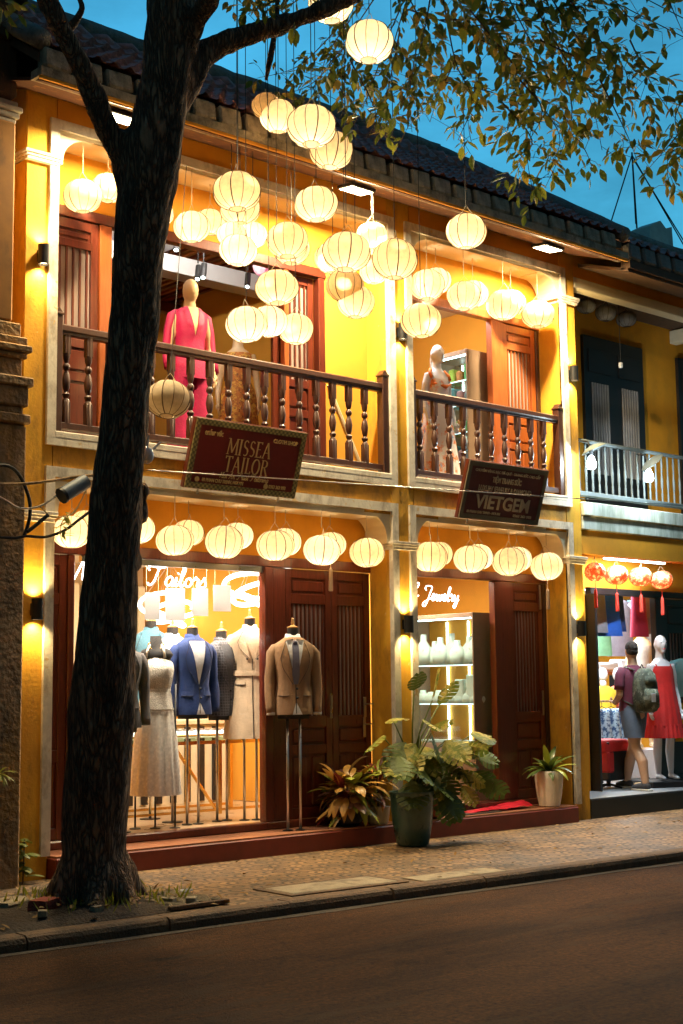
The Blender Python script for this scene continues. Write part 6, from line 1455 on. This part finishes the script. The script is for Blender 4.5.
for k in range(6): MB().bbox(-1.3+k*.6,-.8+k*.6,-.15,.15,.022,.16+.05*(k%2),.03).build('folded_stack', m_manwhite, t)
for x, c, nm in ((10.14,'yellow','yellow'),(10.48,'coral','coral')):
    t = thing('half_form', 'white half mannequin in a %s top beside the shelf' % nm, 'mannequin', (x,2.5,.345), R_(-30), 'mannequins in view')
    MB().loft([(0,0,z,rx,ry) for z, rx, ry in ((.82,.20,.12),(.95,.18,.11),(1.12,.20,.12),(1.20,.19,.10),(1.26,.07,.055))], 24, (1,1)).build('top', gm[c], t, True)
    MB().ball((0,0,1.42), .07,.08,.10).build('head', m_manwhite, t, True); MB().lathe([(.05,1.24),(.045,1.34)], (0,0,0), 12).build('neck', m_manwhite, t, True)
    stand(t, .84, 0, 1)
t = thing('mannequin', 'tall beige faceless mannequin in a pale vest behind the shopper', 'mannequin', (10.0,1.7,.75), fa, 'mannequins in view')
body(m_mangold, parent=t, H_=1.78, face=False)
MB().loft([(0,0,z,rx,ry) for z, rx, ry in ((.85,.19,.14),(1.0,.175,.13),(1.12,.13,.10),(1.30,.165,.135),(1.40,.15,.10))], 36, (0,0), 2, folds(7,.02)).build('vest', cloth('pale_sand_jersey', (.50,.42,.34)), t, True)
MB().bbox(-.3,.3,-.25,.25,-.40,-.002,.01).build('plinth', m_manwhite, t)
rail(8.75, 9.75, 1.7, 1.40, 'low rail of folded prints left of the shopper', True)
m_print = mat('blue_white_print', (.45,.62,.72), .7, var=.1, stain=[((.04,.10,.22), 18, .48, .54, (1,1,1))], smix=1)
for k in range(5): hung_garment(8.86+k*.20, 1.7, 1.30, .26, .42, m_print, ('%s blue and white printed garment on the low rail' % ('first','second','third','fourth','fifth')[k]), R_(-60), False)
t = thing('pedestal_table', 'low black pedestal table draped with a red cloth just inside the clothes shop', 'table', (8.14,.92,.342))
MB().lathe([(.03,.015),(.03,.12)], (0,0,0), 10).build('pedestal', m_dark, t)
mb = MB()
for a in (0,1.57,3.14,4.71): mb.tube([(0,0,.05),(.20*math.cos(a),.20*math.sin(a),.012)], .014, 6)
mb.build('foot', m_dark, t); MB().bbox(-.22,.22,-.18,.18,.10,.58,.02).build('box', m_black, t)
mb = MB(); mb.loft([(0,0,z,rx,ry) for z, rx, ry in ((.46,.255,.215),(.54,.25,.21),(.585,.235,.195),(.60,.22,.18))], 40, (0,1), 4, lambda i, a, z: 1+.05*math.sin(14*a)*max(0, (.59-z)*6)); mb.build('cloth', c_red, t, True)
MB().bbox(-.24,-.12,-.20,.18,.20,.46,.02).build('cloth_fall', c_red, t)
# pair of sandals / shoes on the step
for i, (x, y) in enumerate(((8.42,.62),(8.55,.70),(9.25,.45))):
    mb = MB(); mb.tube([(0,.1,.03),(0,0,.035),(0,-.1,.025)], [.03,.04,.03], 8, flat=.6); mb.build('shoe', [m_finial, m_finial, c_red][i], None, True, loc=(x,y,.345), label=('tan shoe on the clothes shop floor by the mannequin plinth','second tan shoe just behind the first one','red shoe right of the white mannequin feet')[i], cat='shoe').rotation_euler.z = .6
# aqua top peeking at the right edge
hung_garment(9.40, .62, 1.95, .36, .5, gm['aqua'], 'aqua top hanging at the right edge beside the red dress', R_(-35))
hung_garment(9.42, .60, 1.38, .34, .5, gm['yellow'], 'yellow black top hanging below the aqua one at the right edge', R_(-35))
# tube light
t = thing('tube_light', 'white tube light on the beam above the red lanterns', 'tube light', (7.9,.22,3.12))
MB().bbox(-.62,.62,-.03,.03,.02,.05,.004).build('batten', m_manwhite, t); mb = MB(); mb.tube([(-.60,0,0),(.60,0,0)], .018, 10); mb.build('tube', emit('tube_glow', (.85,.97,1), 14), t, True)
area_light('glow', (0,-.0,-.03), COOL, 75, 1.2, .04, (R_(12),0,0), t)
for xx in (-.4,.4): MB().tube([(xx,0,.05),(xx,0,.21)], .006, 5).build('hanger', m_pole, t)
# two bright bulbs with tin reflectors on the neighbour balcony
m_bulb = emit('cool_bulb_glow', (.80,.97,1), 22)
for i, (x, y, z) in enumerate(((6.62,-.16,4.17),(7.72,-.16,4.12))):
    t = thing('bulb_lamp', ('bright bulb lamp with tin reflector beside the yellow pillar end', 'bright bulb lamp with tilted tin reflector at the middle of the pale railing')[i], 'lamp', (x,y,z), 0, 'bulb lamps with tin reflectors on the neighbouring balcony')
    mb = MB(); mb.lathe([(.018,.07),(.03,.05),(.042,.02),(.052,-.01),(.052,-.06),(.04,-.085),(.0,-.09)], (0,0,0), 14, cap=False); mb.build('bulb', m_bulb, t, True)
    MB().lathe([(.02,.07),(.022,.14)], (0,0,0), 10).build('socket', m_dark, t)
    mb = MB(); mb.lathe([(.03,.0),(.10,-.02),(.155,-.055),(.16,-.062),(.10,-.028),(.03,-.008)], (0,0,0), 20, cap=False); mb.xf(Matrix.Translation((0,-.02,.19)) @ Matrix.Rotation(R_(-18-20*i), 4, 'Y') @ Matrix.Rotation(R_(-15), 4, 'X')); mb.build('reflector', m_palew, t, True)
    MB().tube([(0,0,.14),(.0,.04,.24),(0,.17,.27)], .010, 6).build('arm', m_dark, t)
    point_light('glow', (0,-.10,-.02), COOL, 45, .05, t)
# small tag hanging in front of the black shutter
t = thing('pull_switch', 'small white pull switch on a thin cord before the black shutter', 'switch', (7.93,.35,5.55)); MB().bbox(-.02,.02,-.02,.02,0,.07,.005).build('body', m_manwhite, t); MB().tube([(0,0,.07),(0,0,.85)], .004, 5).build('cord', m_rope, t)

# ------------------------------------------------------------------ sky wires (mast stays)
t = thing('mast_stay', 'slender mast with stay wires above the far right roof', 'mast', SKYW[0][0])
P0 = Vector(SKYW[0][0]); mb = MB()
for a, b in SKYW: 
    e = Vector(b); q = Vector(a); e = e+(e-q)*.25; mb.tube([(q-P0)[:], (e-P0)[:]], .013, 5)
mb.build('stay_wire', m_dark, t); MB().tube([(0,0,0.05),(.12,.0,-2.6)], .016, 6).build('pole', m_dark, t)
# upstairs track spotlights
for i, (x, y, z) in enumerate(((1.55,.9,5.98),(1.95,1.0,5.80),(2.1,1.3,5.88),(2.75,1.3,5.92))):
    t = thing('track_spotlight', '%s black track spotlight above the magenta suit' % ('first from the left,', 'second from the left,', 'third from the left,', 'rightmost')[i], 'spotlight', (x,y,z), 0, 'black track spotlights upstairs')
    d = Vector((-.03,-.03,-.08)); MB().tube([(-d)[:], d[:]], .032, 12).build('barrel', m_dark, t, 40); MB().tube([(0,0,.1),(0,0,.30)], .008, 6).build('stem', m_dark, t)
    mb = MB(); mb.tube([d[:], (d*1.02)[:]], .022, 12); mb.build('lens', m_led, t)
MB().tube([(1.2,.9,6.18),(3.4,1.35,6.20)], .02, 6).build('light_track', m_dark, label='black track rail that the upstairs spotlights hang from', cat='track rail')
t = thing('pink_paper_lantern', 'small pink faceted paper lantern hanging inside the upstairs room', 'lantern', PT['pink']); MB().ball((0,0,0), .09,.09,.11, 8, 6).build('shade', emit('pink_paper', (.9,.05,.3), .5), t); MB().tube([(0,0,.1),(0,0,.33)], .004, 4).build('cord', m_rope, t)
# green plant + pale lamp box seen under the upstairs rail
t = thing('leafy_bush', 'small green plant low behind the wide balcony balusters', 'plant', (2.35,.62,UF+.02)); mb = MB()
for k in range(70):
    a = rnd.uniform(0,6.28); leaf(mb, Vector((.10*math.cos(a)*rnd.random(), .1*math.sin(a)*rnd.random(), .22+.18*rnd.random())), Vector((math.cos(a), math.sin(a), .5)), Vector((0,0,1)), .12, .06)
mb.build('foliage', m_leaf[1], t); MB().lathe([(.08,0),(.10,.22)], (0,0,0), 14).build('pot', m_cream, t)
# ------------------------------------------------------------------ potted plants
def blade(mb, base, az, el, L_, W, droop=1.0, n=7, fold=.15, tip=1.0):
    p = Vector(base); rows = []; e = el
    for i in range(n+1):
        u = i/n; d = Vector((math.cos(az)*math.cos(e), math.sin(az)*math.cos(e), math.sin(e)))
        s = Vector((-math.sin(az), math.cos(az), 0)); nn = s.cross(d)
        w = W*(math.sin(PI*min(1, u*.96+.04))**.75)*(1-.15*u)
        rows.append((p-s*w/2+nn*fold*w, p.copy(), p+s*w/2+nn*fold*w)); p = p+d*L_/n; e -= droop/n
    vs = [q[:] for r in rows for q in r]; fs = []
    for i in range(n):
        for k in (0,1): a = i*3+k; fs.append((a, a+1, a+4, a+3))
    mb.add(vs, fs)
def pot(t, prof, m, soil_z, soil_r, nm='pot', flute=0):
    mb = MB(); n = 48 if flute else 28; mb.lathe(prof, (0,0,0), n, cap=True)
    if flute:
        for i in range(len(mb.v)):
            x, y, z = mb.v[i]; a = math.atan2(y, x); r = math.hypot(x, y)*(1+.018*math.cos(a*24)); mb.v[i] = (r*math.cos(a), r*math.sin(a), z)
    mb.build(nm, m, t, 40); MB().lathe([(soil_r,soil_z-.01),(soil_r,soil_z)], (0,0,0), 20).build('soil', m_soil, t)
m_potgreen = mat('teal_green_glaze', (.045,.11,.095), .3, var=.25, scale=6, coat=.4)
m_potwhite = mat('chalky_white_pot', (.80,.76,.70), .7, var=.12, scale=8, bump=.1)
m_potred = mat('dark_red_pot', (.20,.03,.02), .4, var=.2)
m_mon = mat('variegated_monstera_leaf', (.17,.21,.03), .5, var=.35, scale=3, spec=.3, stain=[((.62,.50,.12), 5, .47, .57, (1,1,1))], smix=.85, transl=.2)
m_mon2 = mat('dark_monstera_leaf', (.09,.13,.025), .5, var=.35, scale=5, spec=.3, transl=.15)
def monstera(mb, base, tipdir, size, roll=0.):
    """broad split leaf: midrib + lobes"""
    d = Vector(tipdir).normalized(); s = d.cross(Vector((0,0,1)));
    if s.length < .1: s = Vector((1,0,0))
    s.normalize(); s = Quaternion(d, roll) @ s; nn = s.cross(d); p0 = Vector(base)
    N_ = 6
    for sg in (-1, 1):
        for k in range(N_):
            u0 = k/N_; u1 = u0+.62/N_; 
            def rim(u): return size*(.52*math.sin(PI*min(1, .12+.86*u))**.7)
            a = p0+d*size*u0; b = p0+d*size*(u0+.98/N_)
            sw = .16*size
            c = p0+d*(size*u1+sw)+s*sg*rim(u1)-nn*(.14*rim(u1)+.10*size*u1**2); e = p0+d*(size*u0+sw*.8)+s*sg*rim(u0)*.97-nn*(.14*rim(u0)+.10*size*u0**2)
            m1 = (a+e)/2+nn*.02*size; m2 = (b+c)/2+nn*.02*size
            a = a-nn*.10*size*u0**2; b = b-nn*.10*size*(u0+.13)**2
            mb.add([a[:], m1[:], e[:], c[:], m2[:], b[:]], [(0,1,4,5),(1,2,3,4)])
T1 = thing('potted_monstera', 'large variegated monstera in a tall fluted green pot standing before the centre pillar', 'potted plant', (3.33,-.46,.12))
pot(T1, [(.125,0),(.15,.02),(.185,.20),(.20,.38),(.205,.47),(.215,.485),(.215,.51),(.195,.51),(.19,.46)], m_potgreen, .465, .19, flute=1)
ml = [MB(), MB()]; st = MB()
specs = []
for k_, (x_, z_) in enumerate([(-0.07,1.47),(0.16,1.37),(0.44,1.32),(-0.19,0.95),(-0.47,1.02),(-0.39,0.82),(-0.26,0.77),(0.08,1.04),(0.36,1.08),(0.56,0.92),(0.85,0.87),(1.14,0.79),(0.7,0.73),(0.91,0.62),(0.48,0.59),(0.21,0.65),(-0.06,0.71),(0.34,0.46),(0.62,0.39),(0.98,0.52),(-0.02,1.18),(0.24,0.84),(0.76,0.48),(-0.25,1.19)]+[(rnd.uniform(-.3,.9), rnd.uniform(.5,1.0)) for q in range(20)]):
    z_ = z_*.93+.03; x_ *= .82
    dx = x_-.15; sz_ = rnd.uniform(.19,.29) if z_ > 1.15 else rnd.uniform(.22,.32)
    specs.append(((x_-.04*dx, rnd.uniform(-.22,.06), z_+.06), (dx*1.3+rnd.uniform(-.3,.3), rnd.uniform(-.9,.1), (z_-.95)*1.6+rnd.uniform(-.5,.2)), sz_, 0 if (z_ > .8 and rnd.random() < .75) or rnd.random() < .3 else 1))
for (ox, oy, oz), d, sz, w_ in specs:
    st.tube([(0,0,.46),(ox*.35,oy*.4,.46+(oz-.46)*.65),(ox,oy,oz)], [.010,.008,.006], 6); monstera(ml[w_], (ox,oy,oz), d, sz, rnd.uniform(-.9,.9))
st.build('stem', m_leaf[1], T1, True); ml[0].build('leaves', m_mon, T1); ml[1].build('leaves', m_mon2, T1)
# croton
m_cr = [mat('croton_'+n, c, .4, var=.35, scale=6, coat=.2, transl=.15) for n, c in (('ochre', (.55,.30,.06)), ('crimson', (.20,.03,.02)), ('lime', (.34,.38,.04)), ('bronze', (.12,.045,.025)))]
def croton(t, n, R, z0, L_, W):
    mm = [MB() for _ in m_cr]
    for k in range(n):
        az = rnd.uniform(0,6.28); el = rnd.uniform(-.5,1.3); r = R*rnd.random()*.6
        blade(mm[rnd.choice((0,0,0,2,2,1,3))], (r*math.cos(az), r*math.sin(az), z0+rnd.random()*.16+.12*el), az, el, L_*(.7+.6*rnd.random()), W*(.7+.6*rnd.random()), rnd.uniform(.8,1.7))
    for k, q in enumerate(mm): q.build('leaves', m_cr[k], t, True)
    MB().tube([(0,0,z0-.12),(0,.01,z0+.2)], .012, 6).build('stem', m_bark2, t)
T2 = thing('potted_croton', 'croton with orange, crimson and lime leaves in a low dark pot before the double door', 'potted plant', (2.98,.06,.30))
pot(T2, [(.09,0),(.13,.03),(.15,.15),(.14,.17)], m_dark, .15, .13); croton(T2, 150, .24, .18, .25, .095)
T3 = thing('potted_croton', 'small dark red croton in a squat white pot beside the green pot', 'potted plant', (3.30,-.02,.30))
pot(T3, [(.085,0),(.10,.02),(.115,.15),(.12,.165),(.105,.165)], m_potwhite, .15, .10); croton(T3, 80, .12, .24, .20, .05)
T4 = thing('potted_seedling', 'round dark red pot with thin yellowish leaves right of the green pot', 'potted plant', (4.02,-.02,.30))
pot(T4, [(.06,0),(.12,.05),(.14,.12),(.11,.19),(.10,.2)], m_potred, .18, .09)
mb = MB()
for k in range(26): blade(mb, (0,0,.18), rnd.uniform(0,6.28), rnd.uniform(.4,1.4), .30*(.6+.6*rnd.random()), .022, rnd.uniform(.6,1.6))
mb.build('leaves', m_cr[2], T4, True)
T5 = thing('potted_dracaena', 'green plant with drooping yellow-edged leaves in a tall chalky white pot by the jewellery door', 'potted plant', (5.93,.03,.30))
pot(T5, [(.10,0),(.115,.01),(.14,.14),(.155,.30),(.155,.37),(.145,.385),(.135,.37)], m_potwhite, .355, .135)
m_dr = mat('dracaena_leaf', (.09,.14,.025), .4, var=.3, scale=5, coat=.2, transl=.2); mb = MB(); mb2 = MB()
for k in range(26): blade(mb if k % 3 else mb2, (0,0,.36+.02*rnd.random()), k*2.4, rnd.uniform(.35,1.35), .38*(.65+.5*rnd.random()), .075, rnd.uniform(.9,1.9))
mb.build('leaves', m_dr, T5, True); mb2.build('leaves', m_cr[2], T5, True)
T6 = thing('wild_seedling', 'small leafy seedling growing in the corner at the foot of the left pillar', 'plant', (-.62,-.12,.12))
mb = MB(); 
for k in range(30): blade(mb, (rnd.uniform(-.05,.05),rnd.uniform(-.05,.05),.05+.28*rnd.random()), rnd.uniform(0,6.28), rnd.uniform(-.1,.7), .14, .07, .9, 5)
mb.build('foliage', m_leaf[1], T6, True); MB().tube([(0,0,0),(.01,0,.34)], .006, 5).build('stem', m_bark2, T6)
T7 = thing('wild_fern', 'tiny fern sprouting from the wall of the left pier', 'plant', (-.95,-.31,.98)); mb = MB()
for k in range(14): blade(mb, (0,0,0), -PI/2+rnd.uniform(-1.3,1.3), rnd.uniform(-.2,.9), .16, .02, 1.2, 5)
mb.build('foliage', m_leaf[0], T7, True)
T8 = thing('air_plant', 'pale green sprig of leaves dangling beneath the splice box', 'plant', (-.66,-.74,2.98)); mb = MB()
for k in range(16): blade(mb, (rnd.uniform(-.03,.03),0,-.02*k*.6), rnd.uniform(0,6.28), rnd.uniform(-1,.3), .09, .03, .6, 4)
mb.build('foliage', m_leaf[0], T8, True)
# red cloth lying on the step
mb = MB(); nx, ny = 26, 12; vs = []
for j in range(ny):
    for i in range(nx):
        u, v = i/(nx-1), j/(ny-1); x = -.52+1.04*u; y = (-.13+.26*v)*(.55+.45*u); vs.append((x, y, .012+.05*u*math.sin(PI*v)+.018*noise.noise((x*7, y*12, 2))+.012))
mb.add(vs, [(j*nx+i, j*nx+i+1, (j+1)*nx+i+1, (j+1)*nx+i) for j in range(ny-1) for i in range(nx-1)])
o = mb.build('red_cloth', mat('glossy_red_cloth', (.72,.02,.04), .35, var=.2, scale=8, coat=.3), None, True, loc=(5.12,.10,.302), label='crumpled shiny red cloth lying on the step before the jewellery door', cat='cloth'); o.rotation_euler.z = .12
t = thing('door_mat', 'worn brown mat on the step in front of the jewellery room', 'door mat', (4.75,.12,.302)); MB().bbox(-.42,.30,-.16,.16,0,.012,.004).build('pile', mat('coir_mat', (.14,.08,.05), .95, var=.3, scale=40, bump=.6), t); MB().bbox(-.435,.315,-.175,.175,-.001,.006,.003).build('edging', m_dark, t)

# ------------------------------------------------------------------ interior ceiling lights
def panel_light(x, y, z, sx, sy, col, pw, lab, es=8):
    t = thing('ceiling_light', lab, 'ceiling light', (x,y,z)); MB().bbox(-sx/2-.02,sx/2+.02,-sy/2-.02,sy/2+.02,.0,.03,.004).build('frame', m_manwhite, t)
    MB().box(-sx/2,sx/2,-sy/2,sy/2,-.006,-.002).build('diffuser', emit('diffuser_glow', col, es), t); area_light('beam', (0,0,-.02), col, pw, sx, sy, (0,0,0), t); return t
panel_light(1.1,.56,3.10,.9,.14,(1,.86,.66),105,'long ceiling light over the lace dress in the tailor shop')
panel_light(2.45,.56,3.10,.9,.14,(1,.86,.66),85,'long ceiling light over the trench coat in the tailor shop')
panel_light(2.3,2.8,3.10,1.2,.3,(1,.84,.60),42,'wide ceiling light over the back of the tailor shop')
panel_light(4.8,1.2,3.10,.6,.25,(1,.90,.72),70,'ceiling light over the jewellery room')
def added_wash(x, y, z, w_, col, pw, lab):  # added lamp kept out of view to brighten the upper rooms
    t = thing('added_wash_light', lab, 'added light', (x,y,z)); MB().bbox(-w_/2,w_/2,-.03,.0,-.05,.05,.006).build('housing', m_dark, t); MB().box(-w_/2+.02,w_/2-.02,.001,.006,-.04,.04).build('lens', emit('added_wash_glow', col, 6), t)
    area_light('beam', (0,.02,0), col, pw, w_-.04, .08, (R_(108),0,0), t)
added_wash(1.3,.475,6.05,1.6,(1,.92,.80),65,'long unseen light added above the wide balcony opening to brighten the ceiling')
added_wash(4.9,.475,6.02,.9,(1,.95,.88),34,'unseen light added above the narrow balcony opening to brighten the room')
panel_light(4.75,.95,6.22,.30,.22,(.95,.97,1),40,'small white ceiling light in the upper jewellery room')
panel_light(9.0,1.9,3.17,1.1,.2,(.85,.95,1),130,'bright ceiling light over the clothes shop entrance')
panel_light(10.8,3.3,3.17,1.1,.2,(.85,.95,1),110,'bright ceiling light over the back of the clothes shop')

# ------------------------------------------------------------------ world, sun, camera
w = bpy.data.worlds.new('World'); scene.world = w; w.use_nodes = True; N = w.node_tree.nodes; L = w.node_tree.links
bg = N['Background']; sky = N.new('ShaderNodeTexSky'); sky.sky_type = 'NISHITA'; sky.sun_disc = False
sky.sun_elevation = R_(SUN_EL); sky.sun_rotation = R_(SUN_ROT); sky.ozone_density = 3.0; sky.air_density = 1.0; sky.dust_density = .3
tcw = N.new('ShaderNodeTexCoord'); nz = N.new('ShaderNodeTexNoise'); nz.inputs['Scale'].default_value = 3.2; nz.inputs['Detail'].default_value = 7; nz.inputs['Roughness'].default_value = .6
mpw = N.new('ShaderNodeMapping'); mpw.inputs['Scale'].default_value = (1,1,2.5); L.new(tcw.outputs['Generated'], mpw.inputs[0]); L.new(mpw.outputs[0], nz.inputs['Vector'])
rr = N.new('ShaderNodeMapRange'); rr.inputs[1].default_value = .35; rr.inputs[2].default_value = .75; rr.inputs[3].default_value = .68; rr.inputs[4].default_value = 1.5; L.new(nz.outputs['Fac'], rr.inputs[0])
sc1 = N.new('ShaderNodeVectorMath'); sc1.operation = 'MULTIPLY'; L.new(sky.outputs[0], sc1.inputs[0]); sc1.inputs[1].default_value = SKY_TINT
sc2 = N.new('ShaderNodeVectorMath'); sc2.operation = 'SCALE'; L.new(sc1.outputs[0], sc2.inputs[0]); L.new(rr.outputs[0], sc2.inputs['Scale']); 
dt = N.new('ShaderNodeVectorMath'); dt.operation = 'DOT_PRODUCT'; L.new(tcw.outputs['Generated'], dt.inputs[0]); dt.inputs[1].default_value = (.55,.50,.62)
gl = N.new('ShaderNodeMapRange'); gl.inputs[1].default_value = -.1; gl.inputs[2].default_value = .95; gl.inputs[3].default_value = GLOW[0]; gl.inputs[4].default_value = GLOW[1]; L.new(dt.outputs['Value'], gl.inputs[0])
sc3 = N.new('ShaderNodeVectorMath'); sc3.operation = 'SCALE'; L.new(sc2.outputs[0], sc3.inputs[0]); L.new(gl.outputs[0], sc3.inputs['Scale']); L.new(sc3.outputs[0], bg.inputs[0])
bg.inputs[1].default_value = SKY_STR
sl = bpy.data.lights.new('dusk_sun', 'SUN'); sl.energy = .03; sl.angle = R_(12); sl.color = (.75,.85,1); so = bpy.data.objects.new('dusk_sun', sl); COL.objects.link(so)
el = R_(max(SUN_EL, 6)); az = R_(SUN_ROT); dv = Vector((math.sin(az)*math.cos(el), math.cos(az)*math.cos(el), math.sin(el))); so.rotation_euler = dv.to_track_quat('Z', 'Y').to_euler(); so.location = (0,-20,20)
cam = bpy.data.cameras.new('camera'); co = bpy.data.objects.new('camera', cam); COL.objects.link(co); scene.camera = co
cam.sensor_fit = 'VERTICAL'; cam.sensor_height = 36; cam.sensor_width = 24; cam.lens = 1422*36/1024; cam.clip_end = 2000; cam.clip_start = .05
Mc = Matrix([list(r) for r in CAM_R]).to_4x4(); Mc.translation = Vector(CAM_C); co.matrix_world = Mc
scene.view_settings.view_transform = 'Standard'; scene.view_settings.look = 'None'; scene.view_settings.exposure = EXPOSURE; scene.view_settings.gamma = 1
try: scene.view_settings.use_curve_mapping = False
except Exception: pass
cy = scene.cycles; cy.max_bounces = 6; cy.diffuse_bounces = 3; cy.glossy_bounces = 2; cy.transmission_bounces = 3; cy.transparent_max_bounces = 8
cy.sample_clamp_indirect = 4; cy.sample_clamp_direct = 0; cy.caustics_reflective = False; cy.caustics_refractive = False
cy.use_denoising = True; cy.use_light_tree = True; cy.use_adaptive_sampling = True; cy.adaptive_threshold = .02
try: cy.denoiser = 'OPENIMAGEDENOISE'
except Exception: pass
